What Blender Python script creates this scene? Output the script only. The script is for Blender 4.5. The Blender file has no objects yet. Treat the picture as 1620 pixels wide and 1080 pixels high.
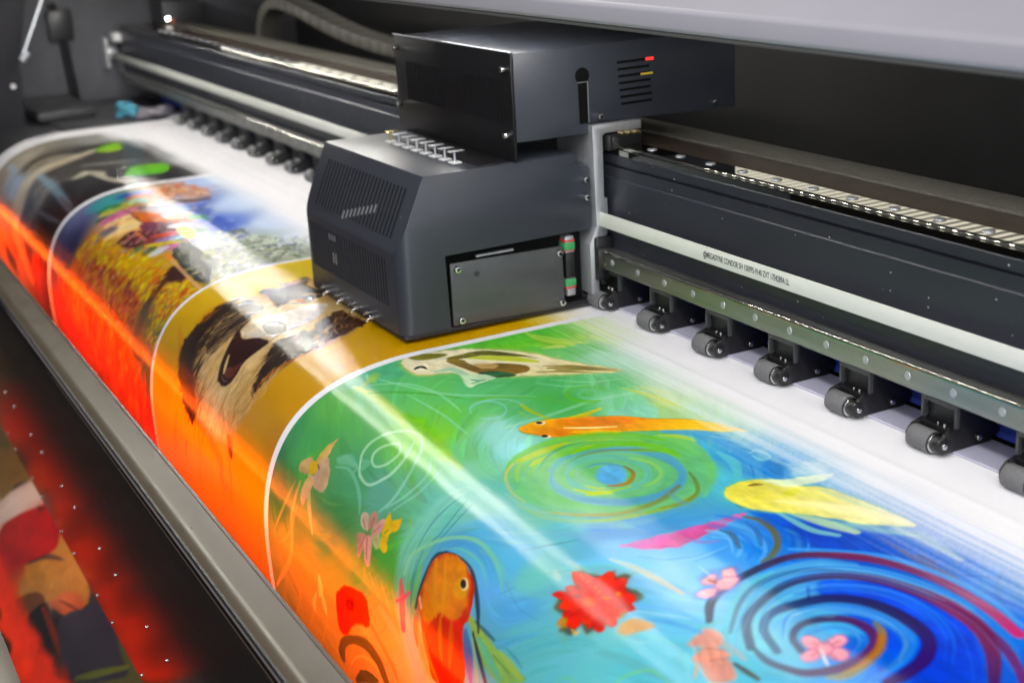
# A wide-format roll printer at work: glossy printed banner, print carriage, gantry beam, pinch rollers.
import bpy, bmesh, math, random
import numpy as np
from mathutils import Vector, Matrix

random.seed(4)
scene = bpy.context.scene
COL = scene.collection

HEAT, HEAT_TILT = 2.9, 0
ROWS = [((-2.9, .22, 2.0), (-8.0, 1.27, 2.0), .05, 16, (1, .97, .84), 'ceiling_tube_or_fill', 4),
        ((-2.3, 1.17, 2.0), (-3.3, 1.33, 2.0), .05, 2.2, (1, .97, .92), 'ceiling_tube_or_fill', 1),
        ((-3.5, 1.36, 2.0), (-7.0, 1.92, 2.0), .08, 1.8, (1, .97, .92), 'ceiling_tube_or_fill', 3),
        ((2.6, -.9, 2.0), (-1.3, -.75, 2.0), .3, 34, (.98, .98, 1), 'ceiling_tube_or_fill', 2),  # soft fill row added overhead, clear of the sheet's reflections
        ((3.0, -2.4, 2.0), (-1.8, -2.2, 2.0), .3, 34, (.99, .98, 1), 'ceiling_tube_or_fill', 2)]  # second added fill row, further out in front
PANELS = [((3.2, -.6, .75), (-1.2, .7, .05), 2.2, 1.2, 48, (.90, .94, 1)), ((2.2, -.9, .22), (-1.2, .75, .02), 1.6, .4, 14, (.92, .95, 1))]
LED_FRONT, LED_LEFT, LED_BACK = 235.0, 540.0, 1.2
WORLD = (.17, .168, .175)
CAMR =  [[0.470569, 0.880814, -0.052264], [0.248854, -0.18931, -0.94986], [-0.846544, 0.433968, -0.308277]]

# ---------------------------------------------------------------- painting
# A small brush engine: it lays colour on a flat canvas measured in metres
# (x along the printer, s along the sheet from the pinch rollers forward).
class Canvas:
    def __init__(self, x0, x1, s0, s1, ppm, base=(240, 240, 242)):
        self.x0, self.s0, self.ppm = x0, s0, ppm
        self.w, self.h = int((x1 - x0) * ppm), int((s1 - s0) * ppm)
        self.a = np.empty((self.h, self.w, 3), np.float32)
        self.a[:] = np.array(base, np.float32) / 255
        self.clip = (0, self.w)
        self.rng = np.random.default_rng(7)
        self.tab = self.rng.random((64, 256)).astype(np.float32)
        for _ in range(2):
            self.tab = (self.tab + np.roll(self.tab, 1, 1) + np.roll(self.tab, 1, 0)) / 3
        self.tab = (self.tab - self.tab.min()) / (self.tab.max() - self.tab.min())

    def panel(self, xa, xb):
        self.clip = (max(0, int((xa - self.x0) * self.ppm)), min(self.w, int((xb - self.x0) * self.ppm)))

    def pix(self, P):
        P = np.asarray(P, np.float64)
        return np.stack([(P[:, 0] - self.x0) * self.ppm, (P[:, 1] - self.s0) * self.ppm], 1)

    def box(self, lo, hi):
        i0 = max(self.clip[0], int(lo[0])); i1 = min(self.clip[1], int(hi[0]) + 2)
        j0 = max(0, int(lo[1])); j1 = min(self.h, int(hi[1]) + 2)
        return (i0, i1, j0, j1) if i1 > i0 and j1 > j0 else None

    def lay(self, b, al, col):
        i0, i1, j0, j1 = b
        v = self.a[j0:j1, i0:i1]
        v += (col - v) * al[..., None]

    def stroke(self, pts, cols, op=1., soft=.35, br=.25, n=6):
        """pts rows are (x, s, half width) in metres; cols one or more colours along it"""
        pts = np.asarray(pts, np.float64)
        P = spline(pts, n) if len(pts) > 2 else np.stack([pts[0] + (pts[1] - pts[0]) * t for t in np.linspace(0, 1, 8)])
        Q = self.pix(P); W = np.maximum(P[:, 2] * self.ppm, .55)
        m = W.max() * (1 + soft) + 2
        b = self.box(Q.min(0) - m, Q.max(0) + m)
        if b is None: return
        i0, i1, j0, j1 = b
        d = np.full((j1 - j0, i1 - i0), 9., np.float32); al = np.zeros_like(d); sg = np.zeros_like(d)
        L = np.concatenate([[0], np.cumsum(np.linalg.norm(np.diff(Q, axis=0), axis=1))]); tot = max(L[-1], 1e-6)
        for k in range(len(Q) - 1):
            a, c = Q[k], Q[k + 1]; mm = max(W[k], W[k + 1]) * (1 + soft) + 2
            x0 = int(max(i0, min(a[0], c[0]) - mm)); x1 = int(min(i1, max(a[0], c[0]) + mm + 2))
            y0 = int(max(j0, min(a[1], c[1]) - mm)); y1 = int(min(j1, max(a[1], c[1]) + mm + 2))
            if x1 <= x0 or y1 <= y0: continue
            X = np.arange(x0, x1, dtype=np.float32)[None, :] + .5 - a[0]; Y = np.arange(y0, y1, dtype=np.float32)[:, None] + .5 - a[1]
            e = c - a; l2 = e @ e + 1e-9
            t = np.clip((X * e[0] + Y * e[1]) / l2, 0, 1)
            dx = X - t * e[0]; dy = Y - t * e[1]
            q = np.sqrt(dx * dx + dy * dy) / (W[k] + (W[k + 1] - W[k]) * t)
            sl = (slice(y0 - j0, y1 - j0), slice(x0 - i0, x1 - i0))
            up = q < d[sl]
            d[sl][up] = q[up]; al[sl][up] = ((L[k] + t * (L[k + 1] - L[k])) / tot)[up]
            sg[sl][up] = (np.sign(e[0] * dy - e[1] * dx) * q)[up]
        r = self.rng.integers(0, 256)
        nz = self.tab[(al * min(60, tot / 22.)).astype(int) % 64, (sg * min(26, 3 + W.mean() * .9) + r).astype(int) % 256]
        aa = 1 / max(W.mean(), 1.)
        so = max(soft, aa)
        f = np.clip((1 + so - d + (nz - .5) * br) / (2 * so), 0, 1); f = f * f * (3 - 2 * f)
        f *= op * (1 - br * .8 * nz)
        C = np.asarray(cols, np.float32).reshape(-1, 3) / 255
        if len(C) > 1:
            u = al * (len(C) - 1); k = np.minimum(u.astype(int), len(C) - 2); u = (u - k)[..., None]
            col = C[k] * (1 - u) + C[k + 1] * u
        else: col = C[0]
        col = col * (1 + (nz[..., None] - .5) * br * .55)
        self.lay(b, f, col)

    def poly(self, pts, cols, op=1., soft=1.2, rough=.0, sm=3, br=.15):
        """closed shape; soft and rough in millimetres"""
        P = np.asarray(pts, np.float64)[:, :2]
        if sm: P = spline(np.vstack([P[-1], P, P[0], P[1]]), sm)[sm:-sm]
        Q = self.pix(P); so = max(soft * self.ppm / 1000, .8); rg = rough * self.ppm / 1000
        m = so + rg + 2
        b = self.box(Q.min(0) - m, Q.max(0) + m)
        if b is None: return
        i0, i1, j0, j1 = b
        X = np.arange(i0, i1, dtype=np.float32)[None, :] + .5; Y = np.arange(j0, j1, dtype=np.float32)[:, None] + .5
        ins = np.zeros((j1 - j0, i1 - i0), bool); d2 = np.full(ins.shape, 1e9, np.float32)
        for k in range(len(Q)):
            a, c = Q[k - 1], Q[k]; e = c - a; l2 = e @ e + 1e-9
            t = np.clip(((X - a[0]) * e[0] + (Y - a[1]) * e[1]) / l2, 0, 1)
            d2 = np.minimum(d2, (X - a[0] - t * e[0]) ** 2 + (Y - a[1] - t * e[1]) ** 2)
            if a[1] != c[1]:
                cr = ((a[1] > Y) != (c[1] > Y)) & (X < (c[0] - a[0]) * (Y - a[1]) / (c[1] - a[1]) + a[0])
                ins ^= cr
        d = np.sqrt(d2) * np.where(ins, 1, -1)
        nz = vnoise(X * .045 + 31, Y * .11 + 7) + .5 * vnoise(X * .13, Y * .3 + 3)
        if rg: d = d + (nz - .75) * 2 * rg
        f = np.clip((d + so) / (2 * so), 0, 1); f = f * f * (3 - 2 * f) * op
        C = np.asarray(cols, np.float32).reshape(-1, 3) / 255
        if len(C) > 1:                       # blends across x
            u = np.clip((X - Q[:, 0].min()) / (np.ptp(Q[:, 0]) + 1e-6), 0, .9999) * (len(C) - 1)
            k = u.astype(int); u = (u - k)[..., None]; col = C[k] * (1 - u) + C[k + 1] * u
        else: col = C[0]
        self.lay(b, f, col * (1 + (nz[..., None] - .75) * br))

    def wash(self, S, k=.5):
        """soft ground colour blended from scattered samples (x, s, colour)"""
        i0, i1 = self.clip; st = 8
        X = self.x0 + (np.arange(i0, i1 + st, st) + .5) / self.ppm; Y = self.s0 + (np.arange(0, self.h + st, st) + .5) / self.ppm
        gx, gy = np.meshgrid(X, Y)
        wx = gx + .016 * (vnoise(gx * 17, gy * 40) - .5) + .03 * (vnoise(gx * 6 + 9, gy * 14) - .5); wy = gy + .010 * (vnoise(gx * 20 + 5, gy * 44 + 3) - .5)
        num = np.zeros(gx.shape + (3,)); den = np.zeros(gx.shape)
        for x, s, r, g, b in S:
            w = 1 / (((wx - x) / 1.25) ** 2 + (wy - s) ** 2 + 1e-5) ** 2.0
            num += w[..., None] * np.array([r, g, b]); den += w
        c = (num / den[..., None] / 255).astype(np.float32)
        fx = (np.arange(i1 - i0)) / st; fy = np.arange(self.h) / st
        ix = fx.astype(int); iy = fy.astype(int); tx = (fx - ix)[None, :, None].astype(np.float32); ty = (fy - iy)[:, None, None].astype(np.float32)
        top = c[iy][:, ix] * (1 - tx) + c[iy][:, ix + 1] * tx; bot = c[iy + 1][:, ix] * (1 - tx) + c[iy + 1][:, ix + 1] * tx
        self.a[:, i0:i1] = top * (1 - ty) + bot * ty

    def fade(self, line, wd, speck=.5, col=(240, 239, 242)):
        """bare sheet beyond the last pass of the print heads: each pass stops a little later"""
        i0, i1 = self.clip; L = np.array(sorted(line))
        X = self.x0 + (np.arange(i0, i1) + .5) / self.ppm
        e = np.interp(X, L[:, 0], L[:, 1])[None, :]
        S = (self.s0 + (np.arange(self.h) + .5) / self.ppm)[:, None]
        n = int(min(self.h, (L[:, 1].max() + 2 * wd - self.s0) * self.ppm)); S = S[:n]
        d = (e - S) / wd + .5 + (vnoise(X[None, :] * 3.5, S * 420) - .5) * .22 + (vnoise(X[None, :] * 14 + 5, S * 30) - .5) * .22
        d += (self.rng.random((n, i1 - i0)).astype(np.float32) - .5) * speck * (1 - np.abs(np.clip(d, 0, 1) * 2 - 1))
        f = np.clip(d, 0, 1); f = f * f * (3 - 2 * f)
        v = self.a[:n, i0:i1]; v += (np.array(col, np.float32) / 255 - v) * f[..., None]

    def dabs(self, poly, pal, n, ln, wd, ang, jit, op, br=.35, soft=.4):
        """n short strokes scattered inside a closed shape; ang in degrees in the sheet"""
        P = np.asarray(poly, np.float64)[:, :2]; lo, hi = P.min(0), P.max(0); k = 0; tr = 0
        pal = np.asarray(pal, np.float32)
        while k < n and tr < n * 12:
            tr += 1
            p = lo + self.rng.random(2) * (hi - lo)
            a, c = np.roll(P, 1, 0), P
            with np.errstate(all='ignore'):
                cr = ((a[:, 1] > p[1]) != (c[:, 1] > p[1])) & (p[0] < (c[:, 0] - a[:, 0]) * (p[1] - a[:, 1]) / (c[:, 1] - a[:, 1]) + a[:, 0])
            if cr.sum() % 2 == 0: continue
            k += 1
            th = np.radians(ang + self.rng.normal() * jit); l = ln * (.5 + self.rng.random()); w = wd * (.5 + self.rng.random())
            dv = np.array([np.cos(th), np.sin(th)]) * l / 2; bend = np.array([-dv[1], dv[0]]) * self.rng.normal() * .25
            col = pal[self.rng.integers(len(pal))] * (.85 + .3 * self.rng.random())
            self.stroke([(*(p - dv), w * .35), (*(p + bend), w), (*(p + dv), w * .3)], col, op * (.6 + .4 * self.rng.random()), soft, br, n=3)

    def smear(self, x0, x1, s0, s1, n, ln, wd, op, flow, jit=.08):
        """brush marks that pick up the colour already on the canvas"""
        for _ in range(n):
            p = np.array([x0 + self.rng.random() * (x1 - x0), s0 + self.rng.random() * (s1 - s0)])
            q = self.pix(p[None])[0].astype(int)
            if not (self.clip[0] <= q[0] < self.clip[1] and 0 <= q[1] < self.h): continue
            col = self.a[q[1], q[0]] * 255 * (1 + self.rng.normal(size=3) * jit * .5 + self.rng.normal() * jit)
            pts = [p]; l = ln * (.4 + self.rng.random()); w = wd * (.4 + self.rng.random())
            for _k in range(3):
                a = flow(*pts[-1]); pts.append(pts[-1] + np.array([np.cos(a), np.sin(a)]) * l / 3)
            ws = [w * .5, w, w, w * .2]
            self.stroke([(x, s, h) for (x, s), h in zip(pts, ws)], np.clip(col, 0, 255), op * (.5 + .5 * self.rng.random()), .4, .5, n=3)


def spline(P, n):
    P = np.asarray(P, np.float64)
    E = np.vstack([2 * P[0] - P[1], P, 2 * P[-1] - P[-2]])
    a, b, c, d = E[:-3, None], E[1:-2, None], E[2:-1, None], E[3:, None]
    t = (np.arange(n) / n)[None, :, None]
    o = .5 * (2 * b + (c - a) * t + (2 * a - 5 * b + 4 * c - d) * t * t + (3 * b - a - 3 * c + d) * t ** 3)
    return np.vstack([o.reshape(-1, P.shape[1]), P[-1:]])


_VT = np.random.default_rng(3).random((128, 128)).astype(np.float32)


def vnoise(x, y):
    x, y = np.broadcast_arrays(x, y)
    i = np.floor(x).astype(int); j = np.floor(y).astype(int); u = x - i; v = y - j
    u = u * u * (3 - 2 * u); v = v * v * (3 - 2 * v)
    g = lambda a, b: _VT[a % 128, b % 128]
    return ((g(i, j) * (1 - u) + g(i + 1, j) * u) * (1 - v) + (g(i, j + 1) * (1 - u) + g(i + 1, j + 1) * u) * v).astype(np.float32)


def unpack(T):
    """tenths of a millimetre (half width in hundredths) to metres"""
    return [tuple(v / k for v, k in zip(q, (1e4, 1e4, 1e5))) for q in T]


def run_marks(cv, marks):
    for m in marks:
        k = m[0]
        if k == 's': cv.stroke(unpack(m[1]), m[2], *m[3:])
        elif k == 'p': cv.poly(unpack(m[1]), m[2], *m[3:])
        elif k == 'd': cv.dabs(unpack(m[1]), m[2], *m[3:])
        elif k == 'w': cv.wash([(x, s, *c) for (x, s), c in zip([u[:2] for u in unpack(m[1])], m[2])])
        elif k == 'f': cv.fade([u[:2] for u in unpack(m[1])], *m[2:])
        elif k == 'c': cv.panel(*m[1:])
        elif k == 'm':
            _, x0, x1, s0, s1, n, ln, wd, op, cen = m
            def flow(x, s, cen=cen):
                a = (vnoise(np.float64(x * 5 + 20), np.float64(s * 9)) - .5) * 2.4
                v = np.array([np.cos(a), np.sin(a)])
                for cx, cs, rr in cen:
                    dx, ds = x - cx, s - cs; g = 3 * np.exp(-(dx * dx + ds * ds) / (rr * rr)); v = v + g * np.array([-ds, dx]) / (np.hypot(dx, ds) + 1e-4)
                return np.arctan2(v[1], v[0])
            cv.smear(x0, x1, s0, s1, n, ln, wd, op, flow)

SHEET_MARKS = [
 ('c',-1.204,-0.4),
 ('w',[(-11703,740),(-11833,1248),(-11923,1698),(-11381,1148),(-10915,1005),(-11960,2233),(-11854,2817),(-12051,3134),(-12413,3633),(-11772,3537),(-12102,3983),(-12123,4255),(-11633,3953),(-11795,4454),(-10474,3907),(-9988,3867),(-10443,4312),(-9456,4198),(-9128,4300),(-9637,4380),(-9081,3986),(-10935,2722),(-11492,2847),(-10698,2459),(-10342,2886),(-10212,3196),(-10279,2426),(-10504,1923),(-10168,1467),(-9604,1499),(-9955,1981),(-9667,2751),(-9364,2855),(-9251,3149),(-8990,3175),(-9619,3132),(-9478,1326),(-9261,1281),(-8689,1797),(-8517,1555),(-8193,1430),(-7889,1425),(-7815,1830),(-7939,2305),(-8240,2440),(-8485,2732),(-8856,2738),(-8374,3129),(-8032,3114),(-7817,2925),(-7605,2639),(-8866,3419),(-9111,3558),(-8543,3610),(-8160,3601),(-8600,3704),(-7826,3576),(-7666,3814),(-7308,3889),(-8065,3795),(-6946,3848),(-6796,3603),(-6874,3336),(-7047,2964),(-7302,3048),(-6964,2768),(-6629,3056),(-6340,3216),(-6327,3474),(-6941,3997),(-7227,2686),(-6970,2508),(-6925,2282),(-6758,2202),(-6812,1946),(-6608,1848),(-6256,1783),(-6014,1582),(-5681,1539),(-5195,1784),(-5612,1868),(-6324,2743),(-6143,2642),(-6411,2172),(-5818,2179),(-6057,3045),(-5807,3052),(-5901,2304),(-5224,2342),(-4976,2208),(-5424,2393),(-5489,2805),(-5917,3295),(-6379,3700),(-6636,3849),(-7749,4057),(-7443,4194),(-11530,4913),(-11032,4957),(-10423,5056),(-10869,5514),(-9899,5285),(-10152,4592),(-9339,4627),(-9066,4768),(-8821,4862),(-11219,4608)],[(175,215,90),(95,190,70),(110,195,60),(120,195,120),(160,215,180),(90,185,90),(85,170,115),(85,170,120),(80,160,90),(95,170,85),(66,140,85),(55,118,75),(75,155,85),(55,115,60),(75,148,100),(90,155,130),(65,130,70),(80,155,60),(85,155,60),(75,145,55),(110,180,155),(100,185,100),(95,180,110),(95,185,115),(105,190,80),(120,195,60),(95,180,110),(85,175,100),(100,185,115),(130,205,160),(80,172,85),(125,200,185),(130,205,205),(125,195,155),(100,180,165),(110,185,120),(185,215,120),(160,215,180),(95,180,90),(75,165,205),(60,145,212),(60,140,205),(85,180,200),(80,160,190),(100,185,110),(100,190,140),(115,195,90),(120,190,165),(105,185,195),(85,150,210),(75,150,205),(125,190,180),(105,185,170),(90,170,205),(95,175,212),(88,162,200),(105,185,180),(88,158,205),(95,172,180),(100,165,215),(100,180,190),(110,190,195),(105,180,215),(135,200,235),(120,190,230),(125,195,240),(145,205,240),(110,195,220),(100,190,212),(95,180,190),(115,190,240),(85,160,235),(60,130,225),(50,110,215),(30,70,190),(28,70,185),(35,85,195),(50,100,195),(60,120,205),(50,110,210),(65,130,215),(95,185,215),(90,175,220),(80,150,222),(60,125,220),(110,200,215),(100,185,212),(32,70,215),(25,62,205),(40,90,200),(30,78,220),(70,150,215),(95,190,210),(95,185,195),(100,185,190),(92,160,190),(85,165,165),(150,150,62),(158,148,60),(152,142,58),(150,140,52),(168,136,58),(120,140,55),(140,140,60),(165,145,70),(180,150,90),(110,135,60)]),
 ('m',-1.21,-0.4,0.08,0.62,900,0.05,0.0035,0.55,((-0.8481,0.2472,0.06),(-0.5728,0.2742,0.08),(-0.712,0.2555,0.03),(-0.8466,0.4038,0.05))),
 ('m',-1.21,-0.4,0.08,0.62,900,0.028,0.0016,0.5,((-0.8481,0.2472,0.06),(-0.5728,0.2742,0.08),(-0.712,0.2555,0.03),(-0.8466,0.4038,0.05))),
 ('p',[(-11942,2241),(-12000,1799),(-11979,1167),(-11947,781),(-11488,797),(-11331,1178),(-11555,1473),(-11748,1857)],[(85,185,70),(110,200,60),(180,215,80)],0.75,3,2,3,0.15),
 ('s',[(-12028,1300,142),(-11744,1298,340),(-11525,1207,461),(-11320,970,170)],[(200,215,90)],0.7,0.35,0.25),
 ('s',[(-11852,1273,128),(-11612,1158,269),(-11463,1029,100)],[(215,220,110)],0.6,0.35,0.25),
 ('s',[(-11429,1403,237),(-11387,1251,487),(-11340,1222,152)],[(225,220,120)],0.6,0.35,0.25),
 ('s',[(-11275,1545,93),(-11144,1495,222),(-11122,1404,135),(-11205,1390,38)],[(190,215,120)],0.6,0.35,0.25),
 ('p',[(-12045,3239),(-11999,2954),(-11889,2768),(-11606,2796),(-11636,3045),(-11757,3261)],[(80,165,130)],0.6,5,2,3,0.15),
 ('p',[(-11673,3297),(-11696,3186),(-11696,3072),(-11843,2955),(-11882,3018),(-11772,3152)],[(165,195,70)],0.6,4,2,3,0.15),
 ('s',[(-11793,3245,227),(-11443,3197,481),(-10949,3212,464),(-10445,3233,477),(-9974,3241,461),(-9488,3260,219)],[(190,200,80),(205,205,60),(200,205,70),(170,200,90)],0.65,0.8,0.25),
 ('p',[(-10801,3165),(-10587,3108),(-10160,3160),(-9820,3269),(-10002,3301),(-10380,3303)],[(112,190,20)],0.75,5,2,3,0.15),
 ('p',[(-10160,3160),(-10084,3106),(-9757,3228),(-9721,3308),(-9947,3267)],[(140,200,50)],0.5,4,2,3,0.15),
 ('s',[(-11529,3212,89),(-11374,3083,181),(-11157,2936,182),(-10868,2754,181),(-10606,2631,63)],[(75,160,50)],0.6,0.35,0.25),
 ('s',[(-11678,3133,107),(-11375,2875,204),(-10984,2768,148),(-10560,2778,118),(-10398,2803,37)],[(140,210,165)],0.6,0.35,0.25),
 ('s',[(-11149,2978,68),(-10754,2947,130),(-10402,2937,120),(-10129,2950,113),(-9896,2959,39)],[(140,210,165),(140,205,190)],0.55,0.35,0.25),
 ('s',[(-11704,3016,99),(-11354,2910,207),(-10966,2770,236),(-10702,2583,293),(-10305,2117,110)],[(150,212,170)],0.5,0.35,0.25),
 ('s',[(-9829,2707,152),(-9823,2360,319),(-9876,2028,309),(-9920,1749,342),(-9879,1374,374),(-9803,1107,135)],[(150,212,175)],0.55,0.35,0.25),
 ('s',[(-11249,2571,107),(-10905,2354,244),(-10695,2012,254),(-10573,1620,88)],[(80,170,100)],0.5,0.35,0.25),
 ('s',[(-10617,1794,81),(-10354,1551,167),(-10240,1256,58)],[(150,215,170)],0.6,0.35,0.25),
 ('s',[(-10597,1936,78),(-10355,1748,164),(-10258,1478,57)],[(150,215,170)],0.5,0.35,0.25),
 ('s',[(-10606,2631,131),(-10447,2337,279),(-10221,2082,255),(-9894,1923,80)],[(95,180,60)],0.5,0.35,0.25),
 ('s',[(-10481,2662,91),(-10521,2486,216),(-10480,2382,84)],[(110,190,50)],0.6,0.35,0.25),
 ('s',[(-10285,2750,42),(-10407,2711,88),(-10479,2627,169),(-10474,2529,231),(-10393,2459,177),(-10263,2447,103),(-10139,2496,88),(-10070,2586,168),(-10087,2678,203),(-10180,2738,62)],[(125,200,200)],0.65,0.35,0.4),
 ('s',[(-10395,2706,63),(-10447,2640,147),(-10474,2565,192),(-10475,2488,227),(-10446,2418,238),(-10392,2359,216),(-10313,2320,177),(-10218,2304,138),(-10115,2310,105),(-10012,2339,32)],[(140,205,190)],0.5,0.35,0.4),
 ('s',[(-10225,2546,51),(-10191,2579,144),(-10186,2619,211),(-10211,2655,190),(-10259,2674,135),(-10312,2672,86),(-10354,2647,112),(-10371,2609,199),(-10358,2569,219),(-10319,2541,70)],[(100,190,110)],0.6,0.35,0.4),
 ('s',[(-10105,1897,72),(-10172,1883,120),(-10230,1850,125),(-10271,1800,196),(-10291,1739,272),(-10287,1675,320),(-10258,1616,328),(-10209,1569,300),(-10146,1541,247),(-10076,1534,75)],[(105,185,60)],0.5,0.35,0.4),
 ('s',[(-9887,1718,188),(-9899,1765,385),(-9924,1808,386),(-9960,1844,367),(-10003,1872,330),(-10052,1888,278),(-10103,1892,214),(-10151,1882,155),(-10194,1861,143),(-10228,1828,58)],[(100,185,50)],0.7,0.35,0.4),
 ('s',[(-10012,1635,71),(-9976,1675,202),(-9971,1726,300),(-9997,1773,304),(-10046,1799,229),(-10103,1797,127),(-10148,1766,155),(-10167,1717,278),(-10153,1666,324),(-10111,1630,108)],[(110,195,150)],0.6,0.35,0.4),
 ('s',[(-10075,1668,56),(-10055,1692,167),(-10056,1722,238),(-10079,1743,199),(-10112,1746,107),(-10140,1729,113),(-10150,1700,219),(-10137,1673,234),(-10108,1660,155),(-10075,1668,37)],[(90,180,70)],0.7,0.35,0.4),
 ('s',[(-10198,2314,165),(-10015,2321,275),(-9751,2285,145)],[(170,185,40)],0.8,0.35,0.25),
 ('s',[(-10079,2409,122),(-9899,2415,121)],[(150,190,70)],0.5,0.35,0.25),
 ('s',[(-10030,1389,170),(-9858,1318,323),(-9664,1266,107)],[(200,210,85)],0.55,0.35,0.25),
 ('s',[(-9926,1357,152),(-9688,1299,289),(-9431,1261,96)],[(200,210,85)],0.55,0.35,0.25),
 ('s',[(-9735,1284,138),(-9491,1253,263),(-9230,1239,87)],[(200,210,85)],0.55,0.35,0.25),
 ('s',[(-9975,1259,182),(-9838,1183,347),(-9678,1126,115)],[(200,210,85)],0.55,0.35,0.25),
 ('p',[(-9510,1369),(-9230,1239),(-9018,1196),(-9093,1397),(-9238,1550)],[(165,205,120)],0.6,4,2,3,0.15),
 ('p',[(-9635,1797),(-9541,1412),(-9263,1534),(-9423,1805)],[(135,210,190)],0.6,4,2,3,0.15),
 ('s',[(-10514,3804,79),(-10656,3692,183),(-10701,3551,226),(-10633,3387,213),(-10465,3268,160),(-10254,3257,107),(-10076,3346,129),(-9951,3487,53)],[(185,225,185)],0.65,0.35,0.25),
 ('s',[(-10256,3332,92),(-10115,3514,201),(-10082,3656,228),(-10113,3735,205),(-10193,3831,159),(-10295,3860,118),(-10467,3832,145),(-10597,3740,59)],[(180,220,190)],0.75,0.35,0.25),
 ('s',[(-10291,3457,55),(-10383,3424,112),(-10441,3455,186),(-10518,3539,215),(-10520,3630,190),(-10434,3691,117),(-10330,3695,128),(-10244,3618,202),(-10243,3494,185),(-10337,3427,46)],[(185,225,185)],0.7,0.35,0.25),
 ('s',[(-9854,3960,101),(-9793,3810,217),(-9859,3609,194),(-10017,3407,160),(-10223,3259,50)],[(150,205,185)],0.6,0.35,0.25),
 ('s',[(-9791,3903,74),(-9679,3712,165),(-9695,3485,143),(-9901,3340,38)],[(150,205,185)],0.6,0.35,0.25),
 ('s',[(-9688,3878,64),(-9585,3681,139),(-9584,3532,139),(-9646,3359,47)],[(150,205,190)],0.55,0.35,0.25),
 ('s',[(-10569,3847,174),(-10474,3737,389),(-10627,3731,75)],[(130,190,160)],0.45,0.35,0.25),
 ('s',[(-10874,3922,79),(-10667,3866,147),(-10414,3909,170),(-10223,3994,210),(-10113,4082,84)],[(130,192,172)],0.55,0.35,0.25),
 ('p',[(-10949,3857),(-10793,3751),(-10608,3773),(-10539,3814),(-10733,3853),(-10861,3883)],[(130,190,165)],0.5,2,0.8,3,0.15),
 ('p',[(-11474,4205),(-11448,4083),(-11346,3928),(-11241,3803),(-11144,3906),(-11145,4068),(-11255,4262)],[(90,165,55)],0.5,5,2,3,0.15),
 ('s',[(-11230,4143,224),(-11032,4360,373),(-10857,4540,204)],[(215,195,125)],0.75,0.35,0.25),
 ('s',[(-11451,4283,124),(-11588,4564,252),(-11790,4858,90)],[(170,180,90)],0.5,0.35,0.25),
 ('s',[(-11350,4247,192),(-11373,4546,368),(-11363,4959,364),(-11922,5506,187)],[(225,190,100)],0.6,0.35,0.25),
 ('s',[(-11714,4987,89),(-11362,4723,240),(-11283,4452,109)],[(185,170,80)],0.5,0.35,0.25),
 ('s',[(-11587,5193,192),(-11608,5399,335),(-11954,5797,110)],[(165,160,70),(185,150,60)],0.35,0.35,0.25),
 ('s',[(-11195,5130,182),(-11204,5325,324),(-11517,5703,107)],[(165,160,70),(185,150,60)],0.35,0.35,0.25),
 ('s',[(-10826,5071,173),(-10825,5257,314),(-11106,5616,104)],[(165,160,70),(185,150,60)],0.35,0.35,0.25),
 ('s',[(-10477,5017,165),(-10468,5194,304),(-10720,5534,102)],[(165,160,70),(185,150,60)],0.35,0.35,0.25),
 ('s',[(-10148,4966,156),(-10131,5135,295),(-10356,5458,99)],[(165,160,70),(185,150,60)],0.35,0.35,0.25),
 ('s',[(-9836,4919,148),(-9812,5081,286),(-10014,5388,96)],[(165,160,70),(185,150,60)],0.35,0.35,0.25),
 ('s',[(-9540,4875,141),(-9510,5030,277),(-9690,5322,94)],[(165,160,70),(185,150,60)],0.35,0.35,0.25),
 ('s',[(-9258,4834,133),(-9224,4982,268),(-9384,5260,91)],[(165,160,70),(185,150,60)],0.35,0.35,0.25),
 ('s',[(-8991,4796,126),(-8952,4937,260),(-9095,5203,89)],[(165,160,70),(185,150,60)],0.35,0.35,0.25),
 ('s',[(-9743,4424,82),(-9369,4534,280),(-8856,4618,116)],[(140,135,50),(150,130,60)],0.4,0.35,0.25),
 ('s',[(-9632,4410,84),(-9278,4542,291),(-8817,4631,119)],[(170,160,60),(190,165,80)],0.4,0.35,0.25),
 ('s',[(-9523,4397,87),(-9189,4550,303),(-8779,4644,124)],[(140,135,50),(150,130,60)],0.4,0.35,0.25),
 ('s',[(-9416,4384,89),(-9100,4558,316),(-8741,4657,129)],[(170,160,60),(190,165,80)],0.4,0.35,0.25),
 ('s',[(-9311,4372,91),(-9013,4565,329),(-8704,4670,135)],[(140,135,50),(150,130,60)],0.4,0.35,0.25),
 ('s',[(-9208,4360,92),(-8928,4573,343),(-8667,4683,142)],[(170,160,60),(190,165,80)],0.4,0.35,0.25),
 ('s',[(-9107,4348,93),(-8843,4581,356),(-8631,4696,151)],[(140,135,50),(150,130,60)],0.4,0.35,0.25),
 ('s',[(-9008,4336,93),(-8760,4589,367),(-8594,4709,161)],[(170,160,60),(190,165,80)],0.4,0.35,0.25),
 ('s',[(-8910,4325,94),(-8677,4596,376),(-8559,4723,170)],[(140,135,50),(150,130,60)],0.4,0.35,0.25),
 ('p',[(-11246,4016),(-11226,3848),(-11155,3716),(-11123,3835),(-11082,3988),(-11151,4039)],[(205,160,90),(215,170,105)],0.95,0.8,0.8,3,0.15),
 ('p',[(-11457,4174),(-11476,4087),(-11341,4006),(-11227,4054),(-11258,4147)],[(205,155,105)],0.9,1.0,0.8,3,0.15),
 ('p',[(-11235,4138),(-11267,4326),(-11168,4398),(-11105,4268),(-11110,4136)],[(212,165,115)],0.95,1.0,0.8,3,0.15),
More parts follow.
